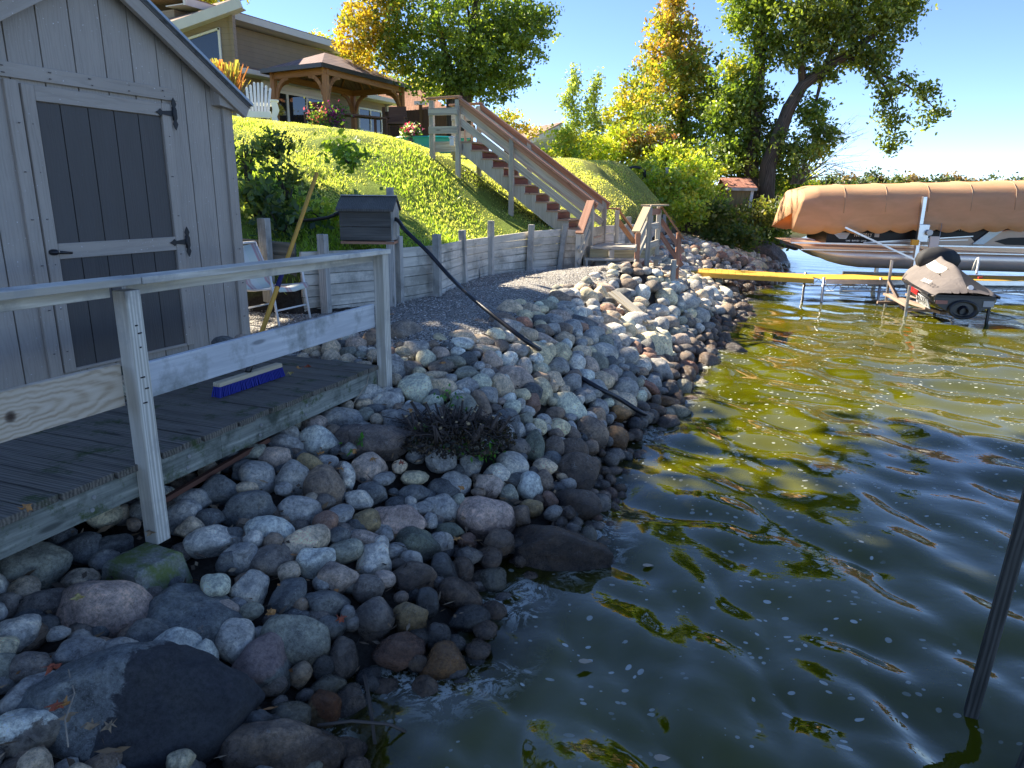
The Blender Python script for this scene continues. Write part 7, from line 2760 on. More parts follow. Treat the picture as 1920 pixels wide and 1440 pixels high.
# ------------------------------------------------------------------ shrub stump, plants, litter on the rocks
def leafcard(n,size,g,fold=.25):
    """n leaf quads around origin: local verts n,4,3"""
    a=g.normal(size=(n,3)); a/=np.linalg.norm(a,axis=1)[:,None]; b=g.normal(size=(n,3)); b-=a*(a*b).sum(1)[:,None]; b/=np.linalg.norm(b,axis=1)[:,None]; c=np.cross(a,b)
    s=size*g.uniform(.6,1.3,n)[:,None]
    return np.stack([-a*s,b*s*.55+c*s*fold*.3,a*s,-b*s*.55+c*s*fold*.3],1)
def palette(n,pal,g,vary=.18):
    p=np.array([q[0] for q in pal]); w=np.array([q[1] for q in pal],float); w/=w.sum(); c=p[g.choice(len(p),size=n,p=w)]; return c*g.uniform(1-vary,1+vary,(n,1))
def foliage(name,centers,size,pal,mat,parent,g,cols=None):
    n=len(centers); L=leafcard(n,size,g)+centers[:,None,:]; q=np.arange(n*4).reshape(n,4)
    c=palette(n,pal,g) if cols is None else cols
    return npmesh(name,L.reshape(-1,3),q,mat,parent,np.repeat(c,4,0))
def stump():
    c0=V(-.42,4.95,.66); t=thing('cut_shrub_stump','mossy cluster of cut shrub stems with fresh tan cut ends','stump',c0)
    m=MB(); ends=[]
    for i in range(75):
        a=rnd.uniform(0,6.28); r=rnd.uniform(.02,.27); b=c0+V(math.cos(a)*r*1.25,math.sin(a)*r,-.08); l=rnd.uniform(.02,.13); tip=b+V(math.cos(a)*l*.8+rnd.uniform(-.07,.07),math.sin(a)*l*.6+rnd.uniform(-.07,.07),l+.07)
        rr=rnd.uniform(.006,.016); m.tube([b,(b+tip)/2+V(rnd.uniform(-.012,.012),0,0),tip],[rr*1.3,rr,rr*.9],6); ends.append((tip,(tip-b).normalized(),rr))
    for i in range(110):
        a=rnd.uniform(0,6.28); r=rnd.uniform(.05,.36); b=c0+V(math.cos(a)*r*1.2,math.sin(a)*r,-.03+rnd.uniform(0,.08)); l=rnd.uniform(.08,.25); q=rnd.uniform(0,6.28)
        m.tube([b,b+V(math.cos(q)*l*.5,math.sin(q)*l*.5,rnd.uniform(.0,.08)),b+V(math.cos(q)*l,math.sin(q)*l,rnd.uniform(-.02,.10))],.003,4)
    m.build('stems',wood('stump_bark',(.035,.025,.02),(.15,.115,.09),gs=.8),t)
    m=MB()
    for (p,d,rr) in ends[::3]: m.tube([p,p+d*.004],[rr*1.25,rr*1.2],8)
    m.build('cut_ends',plain('fresh_cut',(.50,.36,.18),.8),t)
    g=np.random.default_rng(4); n=2600; a=g.uniform(0,6.28,n); r=np.sqrt(g.random(n))*.40; z=.10*(1-(r/.40)**2)-.10+g.normal(0,.012,n)
    cc=np.array(c0)+np.stack([np.cos(a)*r*1.15,np.sin(a)*r,z],1); lo=foliage('leaf_litter',cc,.018,[((.045,.032,.022),5),((.09,.06,.035),2),((.16,.11,.06),1),((.03,.04,.015),1)],M_leaf,t,g)
    m=MB()
    for i in range(160):
        a_=rnd.uniform(0,6.28); r_=rnd.uniform(0,.36); b=c0+V(math.cos(a_)*r_*1.15,math.sin(a_)*r_,.09*(1-(r_/.4)**2)-.08); q_=rnd.uniform(0,6.28); l=rnd.uniform(.04,.16); m.tube([b,b+V(math.cos(q_)*l,math.sin(q_)*l,rnd.uniform(-.01,.06))],[.005,.002],4)
    tag(m.build('twig_litter',M_bark,t),kind='stuff'); tag(lo,kind='stuff')
stump()
def sprig(u,v,z,label,n=26,s=.028,h=.12,pal=None,name='weed_sprig'):
    p=on_bank(u,v,.10) if z<.8 else atz(u,v,z); t=thing(name,label,'plant',p); g=np.random.default_rng(int(u)); m=MB()
    for k in range(4): 
        q=p+V(rnd.uniform(-.06,.06),rnd.uniform(-.06,.06),h*rnd.uniform(.6,1)); m.tube([p,(p+q)/2+V(.01,0,.01),q],.002,4)
    m.build('stem',plain('green_stem',(.06,.10,.02),.7),t)
    c=np.array(p)+g.normal(size=(n,3))*np.array([.05,.05,.035])+np.array([0,0,h*.7]); foliage('leaves',c,s,pal or [((.06,.19,.03),1),((.10,.26,.04),1)],M_leaf,t,g)
def litter():
    sprig(540+0,0,0,'',1) if False else None
    sprig(842,765,.62,'upright green weed in front of a cut grey boulder',22,.02,.14)
    sprig(912,860,.42,'bright green leafy sprig right of the shrub stump',40,.03,.08)
    sprig(668,832,.66,'small lobed green seedling on the purplish boulder',10,.03,.03)
    sprig(855,850,.5,'tiny green sprig among the cut stems',16,.02,.06)
    sprig(745+48,822,.6,'thin weed with small leaves at left of the stump',10,.018,.08)
    sprig(290,742,.86,'low dandelion-like weeds beside the walkway boards',50,.035,.03)
    sprig(360,730,.88,'green clover patch below the middle rail board',50,.03,.03)
    m=MB(); P=on_bank(914,835,.16); m.ball(P,.045,.8,.5,1.2,10,7); tag(m.build('white_shell',paint('shell_white',(.75,.76,.72),.6)),'white shell-like piece stuck beside the green sprig','shell')
    g=np.random.default_rng(12)
    spots=[(120,1320,.42,'o'),(105,1325,.42,'r'),(97,1253,.4,'r'),(130,1345,.4,'b'),(170,1360,.52,'b'),(205,1362,.53,'b'),(148,1120,.5,'y'),(665,846,.66,'o'),(700,862,.62,'o'),(640,880,.6,'o'),(752,868,.55,'r'),(508,1150,.36,'o'),(640,1160,.3,'r'),(858,1010,.25,'o'),(560,690,.97,'o'),(575,686,.97,'r'),(545,700,.97,'y'),(735,590,1.0,'o'),(890,602,1.0,'o'),(830,680,.95,'o'),(770,770,.7,'o'),(865,915,.4,'o'),(600,850,.6,'o'),(50,952,.96,'o'),(282,1000,.5,'b')]
    colr={'o':((.42,.20,.06),'orange-brown'),'r':((.30,.07,.03),'rust red'),'b':((.27,.19,.11),'dry tan'),'y':((.42,.33,.12),'yellowish')}
    where=['in corner by the huge slab','touching the rusty leaf in the corner','above the corner litter','below the orange corner leaves','on the huge slab at its left','on the huge slab near its centre','left of the broad pinkish boulder','on the purplish boulder','at left side of the cut shrub stump','by the ochre rock under walkway edge','in front of the cut stems','between dark rocks above the water','in a dark gap near the water','beside the streaked round boulder','behind the broom at the deck edge','at the deck edge near the gravel','in the dirt behind the broom','on gravel near the end post','on the shaded gravel path','at the gravel edge above rocks','below the cream boulder','right of the stump on the soil','on the rock under the walkway','on the decking at the left','beside the concrete footing']
    for (u,v,z,k),wh in zip(spots,where):
        p=(on_bank(u,v,.13) if z<.8 else atz(u,v,z+.03)); s=.032; me=MB(); lob=[]
        for i in range(14):
            a=2*math.pi*i/14; rr=s*(1 if i%2==0 else .45)*g.uniform(.7,1.15); lob.append(p+V(math.cos(a)*rr,math.sin(a)*rr,g.uniform(-.012,.015)))
        me.prism(lob,V(0,0,.0015)); o=me.build('fallen_leaf',paint('leaf_'+colr[k][1].replace(' ','_').replace('-','_'),colr[k][0],.8)); tag(o,'%s fallen leaf %s'%(colr[k][1],wh),'leaf','fallen autumn leaves')
    for (u,v,l) in ((1213,1060,'pale floating leaf near the flat wet boulder'),(1308,1320,'pale leaf floating at the bottom middle of the water'),(1238,1421,'tan leaf floating at the bottom edge'),(1350,1240,'small tan leaf floating in dark water'),(1095,1240,'whitish floating leaf left of the centre of the dark water')):
        p=atz(u,v,.012); me=MB(); me.prism([p+V(math.cos(a)*.028*(1.5 if i==0 else 1),math.sin(a)*.018,0) for i,a in enumerate([k*math.pi/4 for k in range(8)])],V(0,0,.003)); tag(me.build('floating_leaf',paint('pale_leaf',(.42,.34,.24),.8)),l,'leaf','floating leaves')
    m=MB(); a=[atz(683,1265,.22),atz(690,1300,.16),atz(697,1345,.10),atz(703,1395,.03)]; m.tube(a,.008,6); tag(m.build('stick',M_bark),'dark upright stick at the waterline bottom','stick')
    m=MB(); a=[atz(595,1360,.14),atz(660,1352,.12),atz(730,1358,.09),atz(760,1372,.03)]; m.tube(a,.007,6); tag(m.build('stick',M_bark),'dark thin stick lying across the bottom waterline','stick')
    m=MB(); a=[atz(128,1255,.55),atz(140,1300,.5),atz(122,1350,.5),atz(128,1400,.5)]; m.tube(a,.003,5); m.tube([a[1],atz(90,1330,.5)],.002,5); tag(m.build('dry_stem',plain('dry_straw',(.35,.28,.2),.8)),'thin dry branching stem over the left edge of huge slab','stem')
    m=MB(); m.tube([atz(700,665,.95),atz(688,720,.86),atz(660,760,.75)],.004,5); tag(m.build('dry_stem',plain('dry_straw',(.35,.28,.2),.8)),'thin dry stalk hanging off the walkway end','stem')
litter()
# ------------------------------------------------------------------ buildings on the hill and the bank
def outhouse():
    o=V(7.55,25.2,1.5); t=thing('outhouse','tiny leaning yellow shed with red shingle roof among the bank shrubs','small shed',o)
    a=at(1357,352,25);b=at(1405,355,25); W=1.0
    x0,x1=7.08,7.98; y0,y1=25.0,25.95; lean=V(.10,0,0)
    yel=siding('outhouse_boards',(.33,.235,.06))
    m=MB(); m.hull([V(x0,y0,1.1),V(x1,y0,1.1),V(x1,y1,1.1),V(x0,y1,1.1)],[V(x0,y0,2.55)+lean,V(x1,y0,2.55)+lean,V(x1,y1,2.40)+lean,V(x0,y1,2.40)+lean]); m.build('walls',yel,t)
    m=MB()
    for k in range(6):
        x=x0+.1+.15*k; m.beam(V(x,y0-.005,1.1),V(x+.1,y0-.005,2.5),.012,.012)
    m.build('battens',plain('batten_brown',(.20,.14,.05)),t)  # battens are a darker brown than the wall boards
    m=MB(); m.prism([V(x0-.08,y0-.14,2.57)+lean,V(x1+.12,y0-.14,2.57)+lean,V(x1+.12,y1-.2,2.90)+lean,V(x0-.0,y1-.2,2.90)+lean],V(0,0,.035)); m.prism([V(x0-.08,y1+.14,2.47)+lean,V(x1+.12,y1+.14,2.47)+lean,V(x1+.12,y1-.2,2.90)+lean,V(x0-.0,y1-.2,2.90)+lean],V(0,0,.03)); m.build('roof',shingles('red_shingles',(.38,.17,.12)),t)
    m=MB(); m.beam(V(x0-.08,y0-.145,2.545)+lean,V(x1+.12,y0-.145,2.54)+lean,.03,.09); m.build('fascia_board',M_grey,t)
    m=MB(); m.beam(V(x1+.0,y0-.02,1.1),V(x1+.0,y0-.02,2.5)+lean,.10,.03,(0,-1,0)); m.beam(V(x1+.02,y0+.1,1.1),V(x1+.02,y0+.1,2.5)+lean,.03,.16,(0,-1,0)); m.build('corner_board',M_railgrey,t)
    m=MB(); q=V(7.62,y0-.03,1.92); m.prism([q+V(-.08,0,.10),q+V(-.03,0,.12),q+V(.0,0,.0),q+V(-.02,0,-.04)],V(0,-.006,0)); m.prism([q+V(-.02,0,-.05),q+V(.03,0,-.03),q+V(.15,0,.14),q+V(.12,0,.17)],V(0,-.006,0)); m.build('tick_mark',plain('orange_tick',(.70,.30,.10)),t)
outhouse()
M_lap=lap('brown_lap_siding',(.30,.24,.175)); M_fascia=plain('house_fascia',(.62,.62,.60),.5); M_shbr=shingles('brown_shingles',(.30,.205,.15))
def window(parent,c0,c1,z0,z1,nrm,name='window',panes=2,fr=.07):
    """framed window between two plan points"""
    c0=V(c0.x,c0.y,0)+nrm*.04; c1=V(c1.x,c1.y,0)+nrm*.04; m=MB()
    m.beam(c0+V(0,0,z0),c1+V(0,0,z0),.06,fr); m.beam(c0+V(0,0,z1),c1+V(0,0,z1),.06,fr)
    for k in range(panes+1):
        p=c0.lerp(c1,k/panes); m.beam(p+V(0,0,z0+fr/2),p+V(0,0,z1-fr/2),fr,.055,nrm)
    w_=m.build(name,M_white,parent)
    for k in range(panes):
        a=c0.lerp(c1,k/panes)-nrm*.015; b=c0.lerp(c1,(k+1)/panes)-nrm*.015; m=MB(); m.beam(a+V(0,0,(z0+z1)/2),b+V(0,0,(z0+z1)/2),.012,z1-z0-.02); m.build('pane',M_glass,w_)
def house():
    t=thing('house','tan sided lake house with white trim and glass doors on the hill','house',V(-8,30,5))
    a=V(-9.55,26.0,0); d=(V(-5.75,34.0,0)-a).normalized(); n=V(d.y,-d.x,0); L=(V(-5.75,34.0,0)-a).length
    X=lambda s,z,o=0: a+d*s+n*o+V(0,0,z)
    m=MB(); m.hull([X(0,4.3),X(L,4.3),X(L,4.3,-9),X(0,4.3,-9)],[X(0,6.2),X(L,6.2),X(L,6.2,-9),X(0,6.2,-9)]); m.build('lower_wall',M_lap,t)
    # low roof along the wall, with gutter
    m=MB(); m.hull([X(-.1,6.22,.45),X(L+.5,6.22,.45),X(L+.5,7.35,-4.5),X(-.1,7.35,-4.5)],[X(-.1,6.30,.45),X(L+.5,6.30,.45),X(L+.5,7.43,-4.5),X(-.1,7.43,-4.5)]); 
    m.hull([X(L+.5,6.22,.45),X(L+.5,6.22,-9.4),X(L-.0,7.3,-4.6),X(L-.0,7.3,-4.4)],[X(L+.5,6.30,.45),X(L+.5,6.30,-9.4),X(L,7.43,-4.6),X(L,7.43,-4.4)]); m.build('lower_roof',M_shbr,t)
    m=MB(); m.beam(X(-.1,6.20,.50),X(L+.55,6.20,.50),.13,.15); m.beam(X(-.1,6.12,.25),X(L+.5,6.12,.25),.5,.02); m.build('gutter',M_fascia,t)
    m=MB(); m.beam(X(L-.1,4.5,.06),X(L-.1,6.05,.06),.08,.08,n); m.beam(X(L-.1,6.05,.06),X(L-.1,6.15,.45),.08,.08,n); m.build('downspout',M_fascia,t)
    # door wall unit
    s0,s1=1.35,4.55
    m=MB(); m.beam(X(s0-.15,5.98,.05),X(s1+.15,5.98,.05),.10,.24); m.build('roller_box',M_fascia,t)
    c0,c1=X(s0,0),X(s1,0); window(t,c0,c1,4.45,5.82,n,'sliding_door',3,.10)
    window(t,X(6.7,0),X(8.3,0),4.85,5.75,n,'window',2,.07)
    m=MB(); m.box(X(.55,5.72,.05),.22,.04,.26,math.atan2(d.y,d.x)); lp=m.build('wall_lamp',M_white,t); m=MB(); m.beam(X(.55,5.62,.10),X(.55,5.84,.10),.10,.10,n); m.build('lantern',M_black,lp)
    # upper clerestory volume
    m=MB(); m.hull([X(0,6.9,-2.6),X(8.6,6.9,-2.6),X(8.6,6.9,-7),X(0,6.9,-7)],[X(0,8.35,-2.6),X(8.6,8.35,-2.6),X(8.6,8.35,-7),X(0,8.35,-7)]); m.build('upper_wall',M_lap,t)
    m=MB(); m.beam(X(-.2,8.5,-1.85),X(9.1,8.5,-1.85),.10,.24); m.build('upper_fascia',M_fascia,t)
    m=MB(); m.beam(X(-.2,8.42,-2.3),X(9.1,8.42,-2.3),.9,.03); m.build('soffit',M_fascia,t)
    m=MB(); m.hull([X(-.2,8.62,-1.82),X(9.1,8.62,-1.82),X(9.1,8.95,-7.3),X(-.2,8.95,-7.3)],[X(-.2,8.66,-1.82),X(9.1,8.66,-1.82),X(9.1,9.0,-7.3),X(-.2,9.0,-7.3)]); m.build('upper_roof',M_shbr,t)
    # gable wing with the slanted window
    g=V(0,-1,0); A=at(300,150,26); B=at(441,100,26); xr=B.x; xl=-15.5
    zt=lambda x: 8.05-(xr-x)*.333
    m=MB(); m.hull([V(xl,26,4.3),V(xr,26,4.3),V(xr,26.25,4.3),V(xl,26.25,4.3)],[V(xl,26,zt(xl)),V(xr,26,zt(xr)),V(xr,26.25,zt(xr)+.03),V(xl,26.25,zt(xl)+.03)]); m.build('gable_wing',M_lap,t)
    m=MB(); m.beam(V(xr-.05,25.97,4.3),V(xr-.05,25.97,8.0),.12,.05,g); m.build('corner_board',M_lap,t)
    xe=xr+.50; m=MB(); e0=V(xl-.3,25.4,zt(xl)-.05); e1=V(xe,25.4,zt(xe)+.02)
    m.hull([e0,e1,V(xe-.5,29.0,zt(xe)+1.05),V(xl-.3,29.0,zt(xl)+1.75)],[e0+V(0,0,.12),e1+V(0,0,.12),V(xe-.5,29.0,zt(xe)+1.17),V(xl-.3,29.0,zt(xl)+1.87)]); m.build('gable_roof',M_shbr,t)
    m=MB(); m.beam(e0+V(0,-.03,-.05),e1+V(0.05,-.03,-.05),.06,.30); m.build('white_fascia',M_fascia,t)
    m=MB(); m.beam(e0+V(0,.35,-.12),e1+V(-.05,.35,-.12),.65,.03); m.build('gable_soffit',M_fascia,t)
    # slanted window
    q=[at(338,78,25.95),at(410,54,25.95),at(416,130,25.95),at(350,130,25.95)]
    q=[V(p.x,25.95,p.z) for p in q]; m=MB()
    for i in range(4): m.beam(q[i],q[(i+1)%4],.07,.07,g,.03)
    f=m.build('slanted_window',M_white,t); m=MB(); m.prism([p+V(0,.01,0) for p in q],V(0,.012,0)); m.build('pane',M_glass,f)

house()
def gazebo():
    t=thing('gazebo','cedar gazebo with curved braces and dark hip roof on the lawn','gazebo',V(-6,25,4.3))
    P=[V(-8.0,25.2,0),V(-5.98,24.0,0),V(-4.2,28.0,0),V(-6.25,29.2,0)]
    c=sum(P,V(0,0,0))/4; zb=4.1; ze=5.98
    for p in P:
        m=MB(); m.beam(p+V(0,0,zb-.3),p+V(0,0,ze),.17,.17,(P[2]-P[1]).normalized()); m.build('post',M_cedar,t,.01)
    for i in range(4):
        a,b=P[i],P[(i+1)%4]; d=(b-a).normalized()
        m=MB(); m.beam(a+V(0,0,ze-.03),b+V(0,0,ze-.03),.09,.20,(0,0,1),.12); m.build('beam',M_cedar,t,.005)
        for s,e in ((a,d),(b,-d)):
            m=MB(); pts=[s+e*(.10+.58*(1-math.cos(q)))+V(0,0,ze-.85+.72*math.sin(q)) for q in [k*math.pi/2/7 for k in range(8)]]
            for u,v in zip(pts[:-1],pts[1:]): m.beam(u,v,.07,.12,(0,0,1),.02)
            m.build('curved_brace',M_cedar,t)
    E=[c+(p-c)*1.17+V(0,0,ze+.09) for p in P]; r0=c+V(0,0,ze+.78)+(P[1]-P[2])*.18; r1=c+V(0,0,ze+.78)-(P[1]-P[2])*.18
    dk=shingles('gazebo_metal_roof',(.24,.17,.155)); m=MB()
    up=V(0,0,.05)
    for f in ((E[0],E[1],r0),(E[1],E[2],r1,r0),(E[2],E[3],r1),(E[3],E[0],r0,r1)):
        n=len(f); m.hull(list(f),[q+up for q in f])
    m.build('roof',dk,t)
    m=MB()
    for i in range(4): m.beam(E[i]+V(0,0,.0),E[(i+1)%4]+V(0,0,.0),.05,.13)
    m.build('roof_edge',plain('dark_roof_edge',(.05,.045,.045),.4),t)
    m=MB()
    for i in range(4):
        for k in range(1,6):
            p=E[i].lerp(E[(i+1)%4],k/6)-V(0,0,.02); q=(r0 if i in(0,) else r1 if i==2 else r0.lerp(r1,k/6) if i==1 else r1.lerp(r0,k/6)); q=q.copy(); q=q-V(0,0,.05); 
            m.beam(p,p.lerp(q,.96),.045,.09)
    m.build('rafters',M_cedar,t)
gazebo()
def adirondack():
    A=at(470,222,18.0); o=V(-6.12,18.0,3.72); t=thing('adirondack_chair','large white adirondack chair standing at the crest of the lawn','chair',o)
    f=V(.25,-1,0).normalized(); r=V(-f.y,f.x,0)*-1; r=V(f.y*-1,f.x,0)
    X=lambda a,b,z: o+r*a+f*b+V(0,0,z)
    for k in range(7):
        u=(k-3)/3; m=MB(); hh=1.10-.13*u*u-(.02 if k%2 else 0)
        b=X(u*.20,-.02,.30); tp=X(u*.27,-.42,hh); m.beam(b,tp,.058,.02,f); dd=(tp-b).normalized(); m.tube([tp-f*.008,tp+f*.008],.029,12); m.build('back_slat',M_white,t)
    m=MB()
    for k in range(6): m.beam(X(-.30,.42-.085*k,.36-.016*k),X(.30,.42-.085*k,.36-.016*k),.075,.02)
    m.build('seat',M_white,t)
    for s in (-1,1):
        m=MB(); pts=[(.30,.52),(.46,.52),(.50,.40),(.45,.12),(.42,-.30),(.34,-.32),(.32,.1)]
        m.prism([X(s*a,b,.60) for a,b in pts][::s],V(0,0,.035)); m.build('arm',M_white,t)
        m=MB(); m.prism([X(s*a,.45,z) for a,z in [(.34,0),(.46,0),(.48,.14),(.44,.26),(.50,.40),(.46,.60),(.32,.60),(.35,.42),(.32,.28),(.34,.14)]],f*.03); m.build('leg',M_white,t)
        m=MB(); m.beam(X(s*.29,.44,.32),X(s*.29,-.62,.04),.03,.12); m.build('leg',M_white,t)
    m=MB(); m.beam(X(-.30,-.30,.60),X(.30,-.30,.60),.02,.08); m.build('cross_rail',M_white,t)
    m=MB(); m.beam(X(-.30,.45,.30),X(.30,.45,.30),.02,.13); m.build('cross_rail',M_white,t)
adirondack()
def patio():
    brown=wood('patio_brown_wood',(.09,.045,.03),(.20,.11,.075))
    # bench under the gazebo
    o=V(-5.2,24.6,4.25); t=thing('patio_table','low dark wooden table slab under the gazebo by the petunias','table',o)
    m=MB(); m.beam(V(-5.75,24.3,4.72),V(-4.45,25.2,4.68),.55,.05); m.build('table_top',brown,t)
    for p in (V(-5.6,24.3,0),V(-4.65,25.0,0)):
        m=MB(); m.beam(p+V(0,0,4.1),p+V(0,0,4.68),.08,.08); m.build('leg',brown,t)
    for (x,y,l) in ((-6.45,24.4,'dark wooden patio armchair left of the purple flowers'),(-4.0,25.4,'dark wooden patio armchair at the right end of low table')):
        t=thing('patio_armchair',l,'chair',V(x,y,4.2)); m=MB(); m.beam(V(x-.3,y,4.55),V(x+.3,y,4.55),.5,.06); m.build('seat',brown,t)
        m=MB(); m.beam(V(x-.3,y+.25,4.85),V(x+.3,y+.25,4.87),.04,.5); m.build('backrest',brown,t)
        for s in (-.3,.3):
            m=MB(); m.beam(V(x+s,y-.22,4.1),V(x+s,y-.22,4.72),.05,.05); m.beam(V(x+s,y+.25,4.1),V(x+s,y+.25,4.75),.05,.05); m.beam(V(x+s,y-.25,4.74),V(x+s,y+.27,4.74),.07,.03); m.build('arm_frame',brown,t)
    def flowers(u,v,y,rx,rz,pal,label,n=500,potc=None,s=.05,cat='flowers'):
        p=at(u,v,y); t=thing('flower_pot',label,cat,p); g=np.random.default_rng(int(u)); c=np.array(p)+g.normal(size=(n,3))*np.array([rx,rx,rz])*.5
        foliage('leaves',c,s,[((.08,.16,.04),2),((.12,.22,.05),1)],M_leaf,t,g); k=int(n*.6); c=np.array(p)+g.normal(size=(k,3))*np.array([rx,rx,rz])*.5+np.array([0,-.05,rz*.2])
        foliage('blossoms',c,s*.9,pal,M_leaf,t,g)
        m=MB(); m.tube([p-V(0,0,rz+.25),p-V(0,0,rz*.3)],[rx*.35,rx*.5],12); m.build('pot',potc or plain('dark_pot',(.05,.05,.055)),t)
    flowers(625,222,23.2,.34,.30,[((.28,.02,.32),1),((.40,.03,.30),1)],'pot of bright purple petunias below the near gazebo post',600)
    flowers(598,225,22.6,.3,.35,[((.45,.08,.2),1),((.3,.3,.06),1)],'loose pink and green flower clump left of the petunias',350)
    flowers(631,212,25,.28,.18,[((.05,.14,.03),1)],'small green plant in a white pot on the patio table',250,M_white,.05,'potted plant')
    flowers(771,247,20,.20,.16,[((.75,.75,.7),2),((.6,.04,.2),3),((.5,.1,.35),1)],'pink and white flowers beside the turquoise pool',500)
    # turquoise pool
    p=at(812,262,20.5); m=MB(); P=[]
    for rr,z in ((.92,-.32),(.95,-.02),(1.02,.05),(1.03,.01),(.90,.0),(.86,-.2)): P.append([p+V(rr*math.cos(q),rr*.7*math.sin(q),z+.0) for q in [2*math.pi*k/28 for k in range(29)]])
    m.grid(P,True); tag(m.build('wading_pool',plain('turquoise_plastic',(.015,.30,.30),.35)),'round turquoise plastic wading pool on the lawn behind stair top','pool')
    # ornamental grass by the house corner
    t=thing('ornamental_grass','reddish ornamental grass clump at the house corner above the shed roof','grass clump',at(428,195,23)); g=np.random.default_rng(5); b=np.array(at(425,190,23)); n=420
    tip=b+np.stack([g.normal(0,.28,n),g.normal(0,.25,n),g.uniform(.5,1.15,n)],1); base=b+np.stack([g.normal(0,.08,n),g.normal(0,.08,n),np.full(n,-.3)],1); sd_=np.stack([g.normal(0,.02,n),g.normal(0,.01,n),np.zeros(n)],1)
    vs=np.stack([base-sd_,base+sd_,tip+sd_*.8,tip-sd_*.8],1); npmesh('blades',vs.reshape(-1,3),np.arange(n*4).reshape(n,4),M_grassb,t,np.repeat(palette(n,[((.40,.16,.08),2),((.40,.33,.10),2),((.25,.25,.07),1)],g),4,0))
    # brown privacy fence
    t=thing('privacy_fence','dark brown vinyl privacy fence right of the house','fence',V(-4.5,31,4.5)); br=siding('fence_brown',(.115,.04,.03)); m=MB(); a=V(-5.6,32.2,0); b=V(-2.2,30.2,0); n=26
    for k in range(n):
        p=a.lerp(b,k/n); q=a.lerp(b,(k+.92)/n); m.beam(p+V(0,0,4.95),q+V(0,0,4.94),.04,1.35)
    m.build('fence_boards',br,t)
    for k in (0,.5,1.0):
        m=MB(); p=a.lerp(b,k); m.beam(p+V(0,-.03,4.2),p+V(0,-.03,5.80),.13,.13); m.build('post',br,t)
    # neighbours
    t=thing('neighbour_house','neighbouring house with orange-brown shingle roof behind the brown fence','house',V(-5,44,5)); m=MB(); m.hull([V(-9,43,5.9),V(-2.2,41,5.9),V(-2.4,49,5.9),V(-9,49,5.9)],[V(-8,45.5,8.2),V(-5.6,45,8.2),V(-5.6,46.5,8.2),V(-8,46.5,8.2)]); m.build('roof',shingles('orange_shingles',(.40,.21,.13)),t)
    m=MB(); m.hull([V(-8.5,43.5,4.3),V(-2.7,41.6,4.3),V(-2.9,48.5,4.3),V(-8.5,48.5,4.3)],[V(-8.5,43.5,5.9),V(-2.7,41.6,5.9),V(-2.9,48.5,5.9),V(-8.5,48.5,5.9)]); m.build('walls',M_lap,t)
    m=MB(); m.box(V(-5.4,43.3,7.25),.7,.35,.2,-.2); m.build('skylight',M_fascia,t)
    t=thing('grey_green_house','distant pale green gable house behind the staircase handrails','house',V(2,55,5)); gg=lap('pale_green_siding',(.30,.34,.27),.2)
    m=MB(); m.prism([at(990,284,55),at(1052,284,55),at(1052,237,55),at(990,268,55)],V(1.2,7,0)); m.build('gable_wall',gg,t)
    m=MB(); a=at(983,272,54.6); b=at(1056,236,54.6); m.beam(a,b,.35,.28); m.build('rake_board',M_fascia,t)
    m=MB(); m.prism([at(930,255,60),at(1000,246,60),at(1056,232,56),at(983,268,54.7)],V(0,0,.15)); m.build('roof',M_shbr,t)
    m=MB(); m.tube([at(1013,250,55.5),at(1013,240,55.5)],.1,8); m.build('vent_pipe',M_steel,t)
patio()
def bank_bits():
    m=MB(); P=[]; c=V(3.9,24.0,2.93)
    for rr,y in ((.30,-.1),(.36,-.1),(.38,0),(.36,.1),(.30,.1),(.27,0),(.30,-.1)): P.append([c+V(rr*math.cos(q),y,rr*.8*math.sin(q)) for q in [2*math.pi*k/20 for k in range(21)]])
    m.grid(P,True); tag(m.build('old_tyre',M_black),'black tyre half sunk in the grass at the hill crest','tyre')
    t=thing('bank_rail','old grey wooden handrail buried in the yellow shrubs','handrail',at(1290,330,24)); 
    for k in (.25,.5):
        m=MB(); m.beam(at(1222,304,24)+V(0,0,-k),at(1282,338,24)+V(0,0,-k),.06,.10); m.build('rail_board',M_grey,t)
    m=MB(); m.beam(at(1250,320,24)+V(0,0,-1.2),at(1250,320,24)+V(0,0,.1),.09,.09); m.build('post',M_grey,t)
    for i,(u,v,w,l) in enumerate(((1412,487,.55,'rounded grey boulder under the far leafy shrubs'),(1440,478,1.3,'dark slanted log-like rock slab at the far point'),(1452,500,.9,'flat brown rock at far waterline'),(1470,455,.8,'dark rocks under overhanging shrubs at far point'),(1392,500,.6,'dark wet rock by the dock start'))):
        p=at(u,v,24+i*.8); o=bpy.data.objects.new('boulder',ROCKBIG[i%6].copy()); C.objects.link(o); o.location=p; o.data.transform(Matrix.Rotation(.35,4,'Y')@Matrix.Diagonal((w*.6,w*.4,w*.28,1))); o.color=(*(.13,.12,.115),1); tag(o,l,'rock','boulders of the rock bank')
bank_bits()

